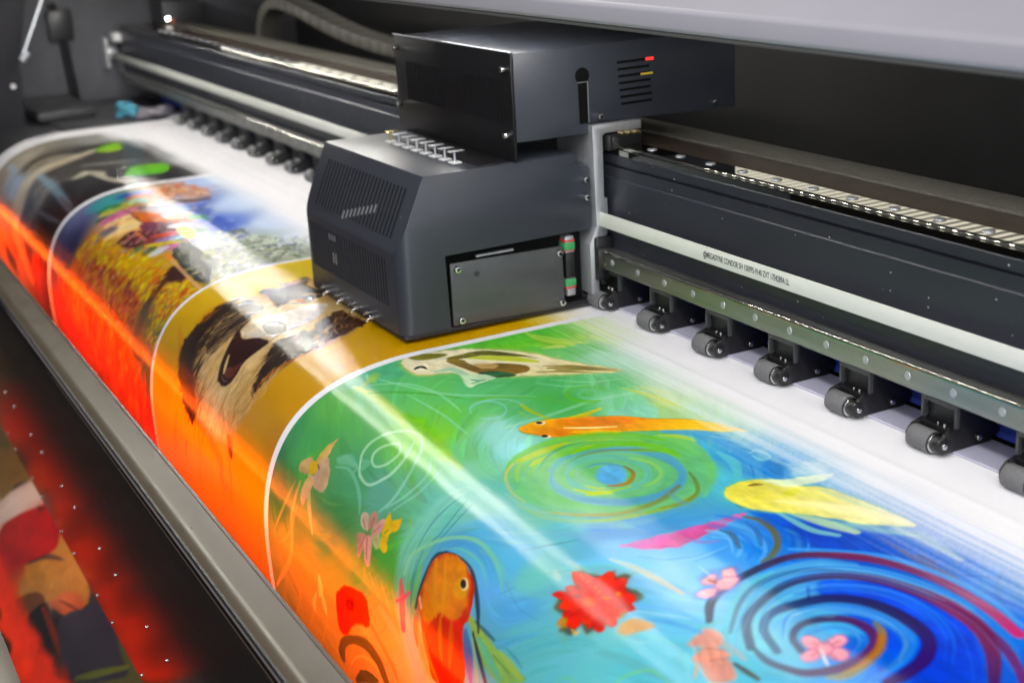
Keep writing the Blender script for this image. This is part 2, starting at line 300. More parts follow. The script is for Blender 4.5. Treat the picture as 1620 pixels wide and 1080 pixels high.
 ('p',[(-11171,4002),(-11070,3904),(-10882,4021),(-10860,4166),(-11028,4198),(-11131,4132)],[(195,150,125),(200,160,120)],0.9,1.0,0.8,3,0.15),
 ('s',[(-11139,4003,82),(-11070,4103,171),(-11019,4176,61)],[(180,130,140)],0.5,0.35,0.25),
 ('p',[(-11245,4130),(-11299,4036),(-11216,3992),(-11134,4077)],[(205,165,30)],1,1.0,0.8,3,0.15),
 ('s',[(-11170,4014,72),(-11114,4032,72)],[(60,60,40)],0.8,0.35,0.25),
 ('p',[(-10019,4142),(-10081,4063),(-9967,4035),(-9886,4141)],[(195,165,140)],0.95,0.6,0.5,3,0.15),
 ('p',[(-9877,4137),(-9946,4009),(-9860,3974),(-9799,4043)],[(185,130,110)],0.95,0.6,0.5,3,0.15),
 ('p',[(-9825,4076),(-9739,3978),(-9678,4005),(-9674,4106),(-9778,4170)],[(205,145,130)],0.95,0.6,0.5,3,0.15),
 ('p',[(-9987,4281),(-10036,4222),(-9887,4180),(-9841,4245),(-9876,4380)],[(190,130,110)],0.95,0.6,0.5,3,0.15),
 ('p',[(-9883,4212),(-9768,4166),(-9662,4342),(-9735,4371)],[(210,145,130)],0.95,0.6,0.5,3,0.15),
 ('p',[(-9772,4162),(-9683,4098),(-9578,4150),(-9648,4211)],[(170,170,110)],0.95,0.6,0.5,3,0.15),
 ('s',[(-9864,4176,64),(-10012,4099,62)],[(140,85,75)],0.7,0.35,0.25),
 ('s',[(-9845,4169,84),(-9867,4030,81)],[(140,85,75)],0.7,0.35,0.25),
 ('s',[(-9822,4165,60),(-9723,4041,61)],[(140,85,75)],0.7,0.35,0.25),
 ('s',[(-9875,4192,77),(-9906,4315,80)],[(140,85,75)],0.7,0.35,0.25),
 ('s',[(-9839,4189,81),(-9734,4333,86)],[(140,85,75)],0.7,0.35,0.25),
 ('p',[(-9710,3942),(-9697,3907),(-9613,3949),(-9510,3881),(-9471,3971),(-9549,4038),(-9480,4159),(-9569,4185),(-9661,4072)],[(205,165,30),(225,170,30)],0.95,0.8,0.8,3,0.15),
 ('s',[(-9617,4055,95),(-9593,4022,95)],[(90,130,50)],0.7,0.35,0.25),
 ('s',[(-9407,3836,89),(-9265,3953,202),(-9196,4090,80)],[(130,185,50)],0.5,0.35,0.25),
 ('s',[(-9732,4376,112),(-9721,4441,226),(-9655,4468,63)],[(150,150,60)],0.5,0.35,0.25),
 ('p',[(-11948,2695),(-12066,2576),(-12033,2266),(-11851,1929),(-11490,1579),(-10972,1388),(-10443,1127),(-10549,1501),(-10765,1908),(-10941,2174),(-11192,2339),(-11325,2535),(-11398,2682),(-11558,2752),(-11739,2756)],[(190,190,110)],0.5,3,0.8,3,0.15),
 ('p',[(-11934,2681),(-12003,2584),(-11980,2291),(-11824,1957),(-11439,1606),(-10940,1406),(-10428,1137),(-10579,1484),(-10811,1883),(-10970,2126),(-11224,2323),(-11372,2512),(-11442,2662),(-11593,2723),(-11770,2722)],[(235,226,192),(232,222,180),(220,205,140)],1,0.8,0.8,3,0.15),
 ('s',[(-11925,2672,31),(-11745,2720,69),(-11568,2721,98),(-11427,2669,152),(-11376,2543,60)],[(215,185,105)],0.7,0.35,0.25),
 ('p',[(-12011,2593),(-12058,2512),(-11889,2266),(-11814,2261),(-11787,2382),(-11856,2550)],[(95,95,25),(130,125,40)],0.95,1.0,0.8,3,0.15),
 ('s',[(-11636,2119,365),(-11382,1842,796),(-11119,1645,253)],[(190,205,50)],0.9,0.35,0.25),
 ('p',[(-11732,2308),(-11748,2111),(-11745,1948),(-11644,1815),(-11278,1612),(-11449,1807),(-11606,1985),(-11641,2217)],[(110,105,30),(80,85,25),(140,125,45)],0.95,1.0,0.8,3,0.15),
 ('s',[(-11757,2059,94),(-11553,1821,179),(-11216,1591,59)],[(70,75,20)],0.6,0.35,0.25),
 ('p',[(-11660,2335),(-11667,2191),(-11410,2185),(-11303,1951),(-11084,1779),(-10927,1865),(-10996,2132),(-11164,2242),(-11355,2291)],[(135,115,50),(105,80,25),(135,100,40)],0.95,1.0,0.8,3,0.15),
 ('p',[(-11423,2172),(-11394,2072),(-11255,1977),(-11194,2075),(-11281,2163)],[(205,170,110)],0.8,1.0,0.8,3,0.15),
 ('s',[(-11629,2203,132),(-11478,2063,263),(-11195,1807,263),(-10984,1585,92)],[(240,228,195)],0.85,0.35,0.25),
 ('p',[(-11164,2242),(-11105,2075),(-10906,1983),(-10921,2119),(-11024,2228)],[(35,70,35),(40,110,70),(50,70,30)],0.95,1.0,0.8,3,0.15),
 ('s',[(-10897,1648,222),(-10717,1391,439),(-10493,1164,150)],[(125,105,40),(100,90,30),(170,150,90)],0.85,0.35,0.25),
 ('s',[(-10809,1618,132),(-10624,1355,261),(-10396,1123,89)],[(125,105,40),(100,90,30),(170,150,90)],0.85,0.35,0.25),
 ('s',[(-10972,1660,112),(-10839,1465,221),(-10660,1300,75)],[(125,105,40),(100,90,30),(170,150,90)],0.85,0.35,0.25),
 ('s',[(-10868,1785,110),(-10701,1546,216),(-10490,1335,74)],[(125,105,40),(100,90,30),(170,150,90)],0.85,0.35,0.25),
 ('p',[(-11356,2441),(-11207,2417),(-10872,2498),(-10904,2380),(-10956,2166),(-11206,2299)],[(205,228,188)],0.9,1.0,0.8,3,0.15),
 ('s',[(-11049,2378,92),(-10973,2332,212),(-10969,2270,71)],[(60,140,110)],0.8,0.35,0.25),
 ('s',[(-10947,2410,153),(-10949,2357,153)],[(80,150,110)],0.7,0.35,0.25),
 ('s',[(-11443,2544,257),(-11410,2396,496),(-11192,2339,128)],[(120,195,160)],0.6,0.35,0.25),
 ('s',[(-11642,2674,87),(-11673,2621,275),(-11655,2589,235),(-11575,2580,74)],[(38,40,25)],1,0.25,0),
 ('s',[(-11621,2664,119),(-11564,2605,122)],[(250,250,240)],0.8,0.35,0.25),
 ('p',[(-9696,2133),(-9727,1797),(-9615,2021)],[(205,195,45)],0.9,1.0,0.8,3,0.15),
 ('p',[(-9349,2306),(-9061,2229),(-9165,1931)],[(222,185,38)],0.95,1.0,0.8,3,0.15),
 ('s',[(-9185,2195,198),(-9164,2118,198)],[(190,200,80)],0.8,0.35,0.25),
 ('p',[(-9712,2619),(-9773,2527),(-9785,2406),(-9767,2257),(-9665,2040),(-9478,1757),(-9250,1542),(-9044,1305),(-8627,1134),(-8804,1474),(-8992,1714),(-9115,1908),(-9230,2234),(-9376,2480),(-9560,2602)],[(120,150,50)],0.4,2,0.8,3,0.15),
 ('p',[(-9717,2605),(-9766,2518),(-9772,2413),(-9742,2272),(-9652,2048),(-9466,1765),(-9238,1550),(-9032,1313),(-8602,1122),(-8837,1450),(-9015,1699),(-9138,1893),(-9253,2220),(-9400,2467),(-9601,2591)],[(235,170,30),(228,135,25),(232,150,25),(242,190,35),(245,205,70)],1,0.7,0.8,3,0.15),
 ('p',[(-9707,2249),(-9621,2054),(-9432,1768),(-9288,1766),(-9399,2065),(-9576,2264)],[(222,118,28)],0.7,3,2,3,0.15),
 ('p',[(-9509,2363),(-9363,2208),(-9298,2306),(-9388,2432)],[(220,120,25)],0.6,3,2,3,0.15),
 ('p',[(-9400,2306),(-9339,2102),(-9210,1970),(-9146,1858),(-9196,2069)],[(240,190,45)],0.8,2,0.8,3,0.15),
 ('s',[(-9512,2283,141),(-9402,2130,226),(-9287,1921,106)],[(252,232,150)],0.95,0.3,0.1),
 ('s',[(-9313,1751,107),(-9130,1497,213),(-8824,1146,74)],[(240,175,30),(250,205,60),(250,215,110)],0.7,0.35,0.25),
 ('s',[(-9264,1782,106),(-9083,1529,212),(-8779,1179,73)],[(240,175,30),(250,205,60),(250,215,110)],0.7,0.35,0.25),
 ('s',[(-9217,1812,106),(-9036,1561,210),(-8734,1212,72)],[(240,175,30),(250,205,60),(250,215,110)],0.7,0.35,0.25),
 ('s',[(-9170,1843,105),(-8990,1592,208),(-8690,1245,72)],[(240,175,30),(250,205,60),(250,215,110)],0.7,0.35,0.25),
 ('s',[(-9675,2616,42),(-9594,2583,91),(-9514,2527,36)],[(130,110,20)],0.8,0.35,0.25),
 ('p',[(-9696,2359),(-9683,2372),(-9680,2392),(-9688,2411),(-9705,2426),(-9726,2432),(-9745,2427),(-9759,2414),(-9761,2394),(-9753,2375),(-9737,2360),(-9715,2354)],[(240,225,170)],1,0.4,0.3,3,0.12),
 ('p',[(-9718,2375),(-9708,2385),(-9704,2398),(-9709,2411),(-9721,2421),(-9736,2424),(-9750,2420),(-9761,2410),(-9764,2396),(-9760,2383),(-9748,2374),(-9733,2371)],[(48,38,22)],1,0.35,0,3,0.12),
 ('p',[(-9413,2465),(-9401,2478),(-9400,2496),(-9408,2515),(-9426,2529),(-9446,2534),(-9465,2530),(-9476,2518),(-9478,2499),(-9469,2481),(-9452,2466),(-9432,2461)],[(240,225,170)],1,0.4,0.3,3,0.12),
 ('p',[(-9435,2481),(-9426,2490),(-9424,2503),(-9429,2515),(-9440,2524),(-9455,2527),(-9469,2523),(-9478,2514),(-9481,2501),(-9476,2489),(-9464,2480),(-9449,2477)],[(48,38,22)],1,0.35,0,3,0.12),
 ('s',[(-8913,1767,470),(-8671,1658,674),(-8285,1733,458),(-8004,1899,327),(-7751,2131,141)],[(120,195,90),(105,185,110),(100,190,140)],0.85,0.35,0.25),
 ('s',[(-8974,1665,337),(-8761,1461,733),(-8460,1407,716),(-8173,1445,483),(-7791,1635,203)],[(70,150,210),(60,145,212)],0.8,0.35,0.25),
 ('s',[(-8921,1731,200),(-8810,1623,374),(-8660,1575,116)],[(190,205,60)],0.7,0.35,0.25),
 ('s',[(-8370,1570,200),(-8193,1580,471),(-8016,1647,367),(-7869,1767,186)],[(88,185,195)],0.85,0.35,0.25),
 ('s',[(-8481,1392,89),(-8279,1354,161),(-8118,1367,48)],[(40,110,190)],0.8,0.35,0.25),
 ('s',[(-8214,1372,114),(-8218,1290,265),(-8068,1297,113),(-8055,1385,276),(-8166,1391,70)],[(120,195,212)],0.8,0.35,0.25),
 ('p',[(-8024,1385),(-7959,1249),(-7680,1476),(-7757,1586)],[(35,112,192)],0.85,2,1.5,3,0.15),
 ('s',[(-7902,1444,34),(-7800,1464,85),(-7752,1437,39)],[(25,80,150)],0.6,0.35,0.25),
 ('s',[(-8026,1515,40),(-7919,1572,77),(-7802,1650,30)],[(35,100,165)],0.8,0.35,0.25),
 ('p',[(-7710,1417),(-7823,1226),(-7787,1049),(-7624,1089),(-7591,1248)],[(188,226,216)],0.55,6,4,3,0.15),
 ('s',[(-7669,1420,110),(-7609,1233,220),(-7549,1044,77)],[(80,170,215)],0.6,0.35,0.25),
 ('s',[(-8774,1433,97),(-8642,1342,171),(-8427,1316,51)],[(80,160,205)],0.45,0.35,0.25),
 ('s',[(-8667,1423,93),(-8526,1341,168),(-8309,1307,52)],[(130,205,205)],0.45,0.35,0.25),
 ('s',[(-8561,1413,90),(-8412,1339,165),(-8192,1298,53)],[(80,160,205)],0.45,0.35,0.25),
 ('s',[(-8457,1403,86),(-8299,1338,162),(-8078,1289,53)],[(130,205,205)],0.45,0.35,0.25),
 ('s',[(-8355,1394,83),(-8189,1337,160),(-7966,1280,54)],[(80,160,205)],0.45,0.35,0.25),
 ('s',[(-8254,1385,79),(-8080,1336,157),(-7855,1272,54)],[(130,205,205)],0.45,0.35,0.25),
 ('s',[(-8154,1375,76),(-7974,1334,155),(-7746,1264,54)],[(80,160,205)],0.45,0.35,0.25),
 ('p',[(-8013,1829),(-7844,1999),(-7739,2206),(-7705,2433),(-7756,2651),(-7893,2840),(-8096,2993),(-8345,3100),(-8611,3153),(-8861,3148),(-9069,3079),(-9222,2949),(-9311,2762),(-9339,2529),(-9304,2272),(-9187,2032),(-8995,1841),(-8753,1718),(-8490,1677),(-8234,1717)],[(105,185,100)],0.75,6,3,3,0.12),
 ('s',[(-9057,3069,110),(-9172,2980,253),(-9254,2860,333),(-9300,2712,407),(-9315,2542,471),(-9297,2357,524),(-9237,2173,547),(-9133,2008,544),(-8992,1870,515),(-8823,1770,171)],[(112,190,50)],0.8,0.35,0.4),
 ('s',[(-8896,3059,85),(-9023,3000,182),(-9122,2911,235),(-9189,2795,305),(-9224,2654,366),(-9231,2495,419),(-9205,2327,459),(-9141,2165,474),(-9038,2021,466),(-8903,1904,158)],[(150,200,60)],0.6,0.35,0.4),
 ('s',[(-8992,2959,90),(-9074,2878,207),(-9128,2775,266),(-9156,2651,315),(-9158,2512,356),(-9134,2365,388),(-9079,2220,400),(-8992,2089,397),(-8878,1979,377),(-8745,1897,126)],[(105,185,70)],0.7,0.35,0.4),
 ('s',[(-8868,2961,76),(-8971,2894,174),(-9043,2797,241),(-9079,2673,303),(-9083,2528,351),(-9054,2373,386),(-8988,2222,396),(-8886,2089,386),(-8754,1985,357),(-8604,1918,117)],[(120,195,70)],0.7,0.35,0.4),
 ('s',[(-9167,2898,103),(-9231,2759,234),(-9258,2594,279),(-9249,2409,319),(-9198,2222,337),(-9099,2051,338),(-8957,1910,320),(-8785,1809,286),(-8595,1755,240),(-8403,1748,75)],[(100,180,90)],0.6,0.35,0.4),
 ('s',[(-7905,2061,136),(-7835,2207,303),(-7805,2366,363),(-7819,2526,397),(-7882,2677,393),(-7991,2810,367),(-8136,2921,334),(-8306,3007,300),(-8489,3062,266),(-8672,3085,88)],[(120,195,120)],0.6,0.35,0.4),
 ('s',[(-7925,2206,119),(-7885,2343,260),(-7883,2485,294),(-7923,2621,303),(-8005,2743,288),(-8121,2847,265),(-8262,2928,239),(-8419,2984,212),(-8579,3011,186),(-8732,3007,61)],[(105,185,90)],0.6,0.35,0.4),
 ('s',[(-8841,2794,259),(-8970,2505,712),(-8867,2161,842),(-8551,1967,624),(-8192,2022,316),(-7971,2281,499),(-7990,2605,669),(-8255,2838,536),(-8618,2893,351),(-8892,2738,112)],[(95,170,205),(80,150,210),(72,140,212),(85,150,205),(95,170,190)],0.85,0.35,0.4),
 ('s',[(-8252,2150,170),(-8106,2359,472),(-8147,2611,580),(-8364,2791,466),(-8643,2833,302),(-8847,2714,375),(-8897,2471,641),(-8773,2216,687),(-8515,2090,487),(-8252,2150,117)],[(115,190,130)],0.8,0.35,0.4),
 ('s',[(-8721,2737,164),(-8833,2584,469),(-8809,2375,632),(-8650,2217,545),(-8428,2194,306),(-8250,2310,303),(-8200,2505,518),(-8305,2684,498),(-8515,2773,356),(-8721,2737,99)],[(100,180,175)],0.8,0.35,0.4),
 ('s',[(-8651,2678,190),(-8741,2561,543),(-8726,2407,743),(-8610,2294,638),(-8443,2280,358),(-8306,2368,359),(-8265,2513,621),(-8339,2645,612),(-8494,2709,430),(-8651,2678,118)],[(110,188,140)],0.85,0.35,0.4),
 ('s',[(-8665,2193,149),(-8601,2145,282),(-8526,2115,241),(-8445,2106,192),(-8367,2118,145),(-8295,2150,119),(-8235,2199,134),(-8192,2261,176),(-8168,2332,222),(-8164,2406,85)],[(150,205,90)],0.7,0.35,0.4),
 ('p',[(-8400,2382),(-8330,2445),(-8301,2515),(-8317,2574),(-8375,2607),(-8458,2607),(-8545,2573),(-8614,2512),(-8646,2440),(-8633,2377),(-8576,2342),(-8490,2344)],[(100,172,212)],1,1.5,0.3,3,0.12),
 ('p',[(-8526,2568),(-8515,2479),(-8538,2391),(-8409,2416),(-8337,2545),(-8416,2608)],[(85,160,215)],0.5,2,1.5,3,0.15),
 ('s',[(-8703,2567,77),(-8707,2457,175),(-8635,2359,176),(-8533,2320,53)],[(75,140,190)],0.8,0.35,0.25),
 ('s',[(-8557,2311,78),(-8452,2310,171),(-8363,2350,170),(-8283,2440,219),(-8279,2526,215),(-8323,2598,109)],[(110,90,60),(165,115,30),(170,100,35)],0.95,0.35,0.25),
 ('s',[(-8443,2818,102),(-8262,2702,232),(-8209,2471,84)],[(180,206,40)],0.9,0.35,0.25),
 ('s',[(-8298,2784,202),(-8262,2702,411),(-8193,2641,141)],[(180,206,40)],0.9,0.35,0.25),
 ('s',[(-8441,2731,67),(-8340,2682,147),(-8277,2610,56)],[(180,206,40)],0.9,0.35,0.25),
 ('s',[(-9017,3108,55),(-9133,3021,122),(-9189,2939,51)],[(195,175,80)],0.8,0.35,0.25),
 ('s',[(-9180,2944,97),(-9056,3081,129),(-8820,3166,124),(-8566,3174,53)],[(205,190,120)],0.6,0.35,0.25),
 ('s',[(-8397,3187,77),(-8084,2985,213),(-7885,2754,284),(-7874,2459,282),(-8014,2176,207)],[(190,190,120),(165,150,60),(130,135,60),(105,120,60)],0.85,0.35,0.25),
 ('s',[(-8580,3233,93),(-8175,3137,216),(-7871,2881,273),(-7748,2484,234),(-7817,2168,164)],[(150,195,110),(160,195,70),(150,150,50)],0.8,0.35,0.25),
 ('s',[(-8823,3210,113),(-8457,3192,275),(-7972,3043,419),(-7686,2744,414),(-7682,2317,184)],[(140,195,160),(120,185,190),(90,155,200)],0.6,0.35,0.25),
 ('s',[(-9186,2895,237),(-9185,2821,467),(-9202,2643,480),(-9223,2433,178)],[(182,198,42)],0.85,0.35,0.25),
 ('s',[(-9041,2860,147),(-9071,2786,317),(-9087,2708,119)],[(182,198,42)],0.85,0.35,0.25),
 ('s',[(-8997,2513,115),(-9046,2367,250),(-9059,2272,95)],[(182,198,42)],0.85,0.35,0.25),
 ('s',[(-9021,2654,211),(-9033,2416,489),(-8961,2202,180)],[(112,190,42)],0.8,0.35,0.25),
 ('s',[(-9037,2285,264),(-8895,2019,528),(-8707,1844,178)],[(112,190,42)],0.8,0.35,0.25),
 ('s',[(-8785,2089,258),(-8642,1888,488),(-8466,1860,131)],[(112,190,42)],0.8,0.35,0.25),
 ('s',[(-8935,2846,33),(-9070,2706,81),(-9161,2498,114),(-9157,2272,46)],[(60,130,120)],0.7,0.35,0.25),
 ('s',[(-8920,2495,68),(-8910,2287,152),(-8776,2054,155),(-8666,1943,53)],[(115,128,60)],0.8,0.35,0.25),
 ('s',[(-8850,2685,39),(-8954,2394,96),(-8923,2149,38)],[(80,140,110)],0.5,0.35,0.25),
 ('s',[(-8183,1968,84),(-8021,2024,174),(-7845,2131,175),(-7747,2316,246),(-7773,2499,144)],[(90,115,50),(100,130,50),(130,145,50)],0.85,0.35,0.25),
 ('s',[(-7939,2305,167),(-7752,2324,386),(-7657,2281,166)],[(90,150,185)],0.5,0.35,0.25),
 ('s',[(-8124,3277,239),(-7757,3069,552),(-7565,2771,622),(-7477,2299,234)],[(120,185,200),(85,150,210),(78,150,205)],0.6,0.35,0.25),
 ('s',[(-8078,3485,46),(-7909,3298,98),(-7804,3157,36)],[(60,120,140)],0.7,0.35,0.25),
 ('s',[(-8134,3327,114),(-7975,3148,121)],[(90,170,180)],0.5,0.35,0.25),
 ('s',[(-8851,3368,83),(-8558,3246,189),(-8251,2982,77)],[(130,190,190)],0.3,0.35,0.25),
 ('s',[(-8732,3436,79),(-8436,3316,178),(-8120,3061,72)],[(130,190,190)],0.3,0.35,0.25),
 ('s',[(-8581,3525,73),(-8282,3407,164),(-7955,3161,66)],[(130,190,190)],0.3,0.35,0.25),
 ('s',[(-8489,3580,70),(-8188,3464,156),(-7854,3223,62)],[(130,190,190)],0.3,0.35,0.25),
 ('p',[(-7508,3017),(-7479,2880),(-7416,2660),(-7387,2470),(-7386,2257),(-7365,2044),(-7292,2229),(-7228,2530),(-7206,2701),(-7295,2847)],[(195,120,190),(205,100,175),(218,92,150),(200,90,150)],0.95,0.9,1.5,3,0.15),
 ('s',[(-7272,2629,83),(-7168,2573,180),(-7112,2467,65)],[(150,120,195)],0.8,0.35,0.25),
 ('s',[(-7302,2997,48),(-7120,2863,104),(-7017,2680,39)],[(85,155,225)],0.6,0.35,0.25),
 ('s',[(-7219,2939,51),(-7080,2799,107),(-7015,2610,39)],[(150,205,240)],0.6,0.35,0.25),
 ('s',[(-7138,2881,52),(-7042,2734,106),(-7015,2538,37)],[(85,155,225)],0.6,0.35,0.25),
 ('s',[(-7059,2823,52),(-7006,2667,102),(-7017,2463,35)],[(150,205,240)],0.6,0.35,0.25),
 ('s',[(-6983,2765,48),(-6973,2599,93),(-7021,2388,31)],[(85,155,225)],0.6,0.35,0.25),
 ('s',[(-7444,2249,173),(-7355,2187,335),(-7256,2144,305),(-7153,2122,267),(-7050,2122,225),(-6950,2143,184),(-6858,2183,154),(-6777,2241,144),(-6709,2313,157),(-6656,2397,59)],[(70,130,225)],0.7,0.35,0.4),
 ('s',[(-7391,2315,171),(-7315,2262,330),(-7232,2226,301),(-7145,2207,264),(-7057,2206,223),(-6973,2223,183),(-6894,2256,154),(-6825,2305,145),(-6767,2366,158),(-6721,2437,59)],[(110,180,242)],0.6,0.35,0.4),
 ('s',[(-7337,2380,168),(-7276,2337,326),(-7208,2307,298),(-7137,2291,262),(-7065,2290,222),(-6995,2303,183),(-6931,2330,154),(-6873,2369,145),(-6825,2419,160),(-6789,2476,61)],[(65,120,220)],0.6,0.35,0.4),
 ('s',[(-7286,2444,158),(-7237,2410,321),(-7184,2387,294),(-7129,2374,259),(-7072,2373,220),(-7018,2383,182),(-6967,2403,154),(-6921,2434,146),(-6885,2472,161),(-6856,2516,61)],[(120,195,245)],0.7,0.35,0.4),
 ('s',[(-7239,2364,120),(-7140,2341,259),(-6951,2419,141)],[(60,92,120)],0.85,0.35,0.25),
 ('s',[(-7239,2150,94),(-7084,2171,225),(-6901,2279,129)],[(58,105,172)],0.8,0.35,0.25),
 ('s',[(-7185,2472,68),(-7090,2405,92),(-6909,2502,30)],[(135,205,245)],0.8,0.35,0.25),
 ('s',[(-7317,2102,142),(-7204,2046,303),(-7021,2080,253),(-6855,2178,228),(-6744,2312,248),(-6709,2422,121)],[(100,95,60),(95,92,45),(90,85,40),(95,110,70)],0.95,0.35,0.25),
 ('s',[(-7046,1887,48),(-6889,1921,82),(-6755,1998,67),(-6630,2111,30)],[(105,182,242)],0.9,0.35,0.25),
 ('s',[(-6902,1991,115),(-6790,2049,210),(-6664,2162,71)],[(70,130,202)],0.7,0.35,0.25),
 ('s',[(-7073,1980,75),(-6888,2057,130),(-6730,2193,43)],[(60,120,225)],0.6,0.35,0.25),
 ('p',[(-7403,2026),(-7180,1867),(-6916,1751),(-6636,1550),(-6332,1442),(-5927,1452),(-6004,1644),(-6368,1789),(-6634,1986),(-6836,1980)],[(40,90,205),(25,58,180),(30,75,188),(50,100,195)],0.8,5,3,3,0.15),
 ('s',[(-6886,1776,36),(-6721,1778,66),(-6519,1817,30)],[(70,120,215),(45,90,205)],0.5,0.35,0.25),
 ('s',[(-6811,1762,54),(-6649,1764,99),(-6447,1799,32)],[(20,45,150),(40,80,200)],0.5,0.35,0.25),
 ('s',[(-6738,1748,71),(-6578,1750,132),(-6376,1782,43)],[(70,120,215),(45,90,205)],0.5,0.35,0.25),
 ('s',[(-6665,1734,35),(-6507,1736,66),(-6306,1765,30)],[(20,45,150),(40,80,200)],0.5,0.35,0.25),
 ('s',[(-6594,1720,53),(-6437,1722,100),(-6236,1748,33)],[(70,120,215),(45,90,205)],0.5,0.35,0.25),
 ('s',[(-6523,1706,70),(-6368,1708,133),(-6167,1731,44)],[(20,45,150),(40,80,200)],0.5,0.35,0.25),
 ('s',[(-6453,1692,35),(-6300,1695,67),(-6099,1714,30)],[(70,120,215),(45,90,205)],0.5,0.35,0.25),
 ('s',[(-6383,1679,52),(-6232,1682,100),(-6032,1698,34)],[(20,45,150),(40,80,200)],0.5,0.35,0.25),
 ('s',[(-6315,1665,69),(-6166,1669,134),(-5965,1682,45)],[(70,120,215),(45,90,205)],0.5,0.35,0.25),
 ('s',[(-6247,1652,34),(-6100,1655,67),(-5900,1666,30)],[(20,45,150),(40,80,200)],0.5,0.35,0.25),
 ('s',[(-6180,1639,51),(-6034,1643,101),(-5835,1650,35)],[(70,120,215),(45,90,205)],0.5,0.35,0.25),
 ('s',[(-6114,1626,68),(-5970,1630,135),(-5770,1634,46)],[(20,45,150),(40,80,200)],0.5,0.35,0.25),
 ('s',[(-6048,1613,34),(-5906,1617,67),(-5706,1618,30)],[(70,120,215),(45,90,205)],0.5,0.35,0.25),
 ('s',[(-5983,1601,51),(-5843,1605,101),(-5643,1603,35)],[(20,45,150),(40,80,200)],0.5,0.35,0.25),
 ('s',[(-5919,1588,67),(-5780,1592,135),(-5581,1588,47)],[(70,120,215),(45,90,205)],0.5,0.35,0.25),
 ('s',[(-5856,1576,33),(-5718,1580,68),(-5519,1573,30)],[(20,45,150),(40,80,200)],0.5,0.35,0.25),
 ('s',[(-5793,1564,50),(-5657,1568,102),(-5458,1558,36)],[(70,120,215),(45,90,205)],0.5,0.35,0.25),
 ('s',[(-5731,1552,66),(-5597,1556,136),(-5398,1543,48)],[(20,45,150),(40,80,200)],0.5,0.35,0.25),
 ('s',[(-5669,1540,33),(-5537,1544,68),(-5338,1529,30)],[(70,120,215),(45,90,205)],0.5,0.35,0.25),
 ('s',[(-5609,1528,49),(-5477,1533,102),(-5279,1514,36)],[(20,45,150),(40,80,200)],0.5,0.35,0.25),
 ('s',[(-5549,1516,65),(-5419,1521,136),(-5220,1500,48)],[(70,120,215),(45,90,205)],0.5,0.35,0.25),
 ('s',[(-5489,1505,33),(-5361,1510,68),(-5162,1486,30)],[(20,45,150),(40,80,200)],0.5,0.35,0.25),
 ('s',[(-6529,1564,50),(-6339,1584,96),(-6145,1618,32)],[(85,70,85)],0.5,0.35,0.25),
 ('s',[(-6459,1561,50),(-6271,1581,95),(-6079,1616,32)],[(85,70,85)],0.5,0.35,0.25),
 ('s',[(-6389,1559,50),(-6204,1579,95),(-6015,1613,32)],[(85,70,85)],0.5,0.35,0.25),
 ('s',[(-6321,1557,49),(-6138,1577,94),(-5951,1611,31)],[(85,70,85)],0.5,0.35,0.25),
 ('s',[(-6253,1555,49),(-6072,1574,94),(-5888,1608,31)],[(85,70,85)],0.5,0.35,0.25),
 ('s',[(-6186,1552,49),(-6008,1572,93),(-5825,1606,31)],[(85,70,85)],0.5,0.35,0.25),
 ('s',[(-6120,1550,49),(-5944,1570,93),(-5764,1604,31)],[(85,70,85)],0.5,0.35,0.25),
 ('s',[(-6055,1548,48),(-5881,1567,92),(-5703,1601,31)],[(85,70,85)],0.5,0.35,0.25),
 ('s',[(-5990,1546,48),(-5818,1565,92),(-5642,1599,31)],[(85,70,85)],0.5,0.35,0.25),
 ('s',[(-6213,1527,147),(-6078,1520,146)],[(75,55,60)],0.6,0.35,0.25),
 ('s',[(-5871,1507,131),(-5712,1346,130)],[(40,70,170)],0.6,0.35,0.25),
 ('s',[(-6750,2156,187),(-6613,2004,371),(-6316,1729,396),(-5883,1602,337),(-5524,1594,246),(-5209,1672,160)],[(80,165,235),(82,160,230),(80,155,228)],0.85,0.35,0.25),
 ('s',[(-5892,1856,376),(-5599,1778,827),(-5208,1870,647),(-4883,2065,387)],[(60,128,220)],0.85,0.35,0.25),
 ('s',[(-6459,2132,351),(-6201,1937,676),(-5923,1827,673),(-5539,1786,407)],[(95,180,225),(78,150,222)],0.85,0.35,0.25),
 ('s',[(-6306,2830,320),(-6491,2515,646),(-6488,2160,656),(-6347,1966,355)],[(105,195,215),(100,185,222),(85,160,225)],0.8,0.35,0.25),
 ('s',[(-6148,3046,151),(-6345,2922,360),(-6494,2712,458),(-6557,2463,242)],[(108,195,210),(100,190,215)],0.85,0.35,0.25),
 ('s',[(-5920,3080,184),(-6126,2935,354),(-6286,2699,462),(-6302,2465,503),(-6224,2277,242)],[(110,202,208),(108,198,215),(88,165,232)],0.85,0.35,0.25),
 ('p',[(-6283,2304),(-6211,2136),(-6049,1970),(-5743,1894),(-5385,1940),(-5087,2133),(-4902,2321),(-5117,2631),(-5243,2372),(-5382,2200),(-5649,2134),(-5971,2193),(-6138,2400)],[(40,85,225),(30,66,215),(30,78,228),(25,60,205),(28,66,205)],0.95,2,0.8,3,0.15),
 ('s',[(-6220,2271,46),(-6054,2068,91),(-5773,1968,75),(-5425,2000,53),(-5119,2182,40),(-4924,2355,30)],[(75,140,230)],0.5,0.35,0.25),
 ('s',[(-6011,2107,56),(-5764,2027,99),(-5465,2061,74),(-5207,2191,30)],[(45,95,235)],0.5,0.35,0.25),
 ('s',[(-6227,2296,53),(-6233,2396,100),(-6223,2439,30)],[(60,130,225)],0.8,0.35,0.25),
 ('p',[(-6281,2407),(-6281,2377),(-6229,2419),(-6234,2440)],[(30,60,180)],0.9,0.4,0.2,0,0.15),
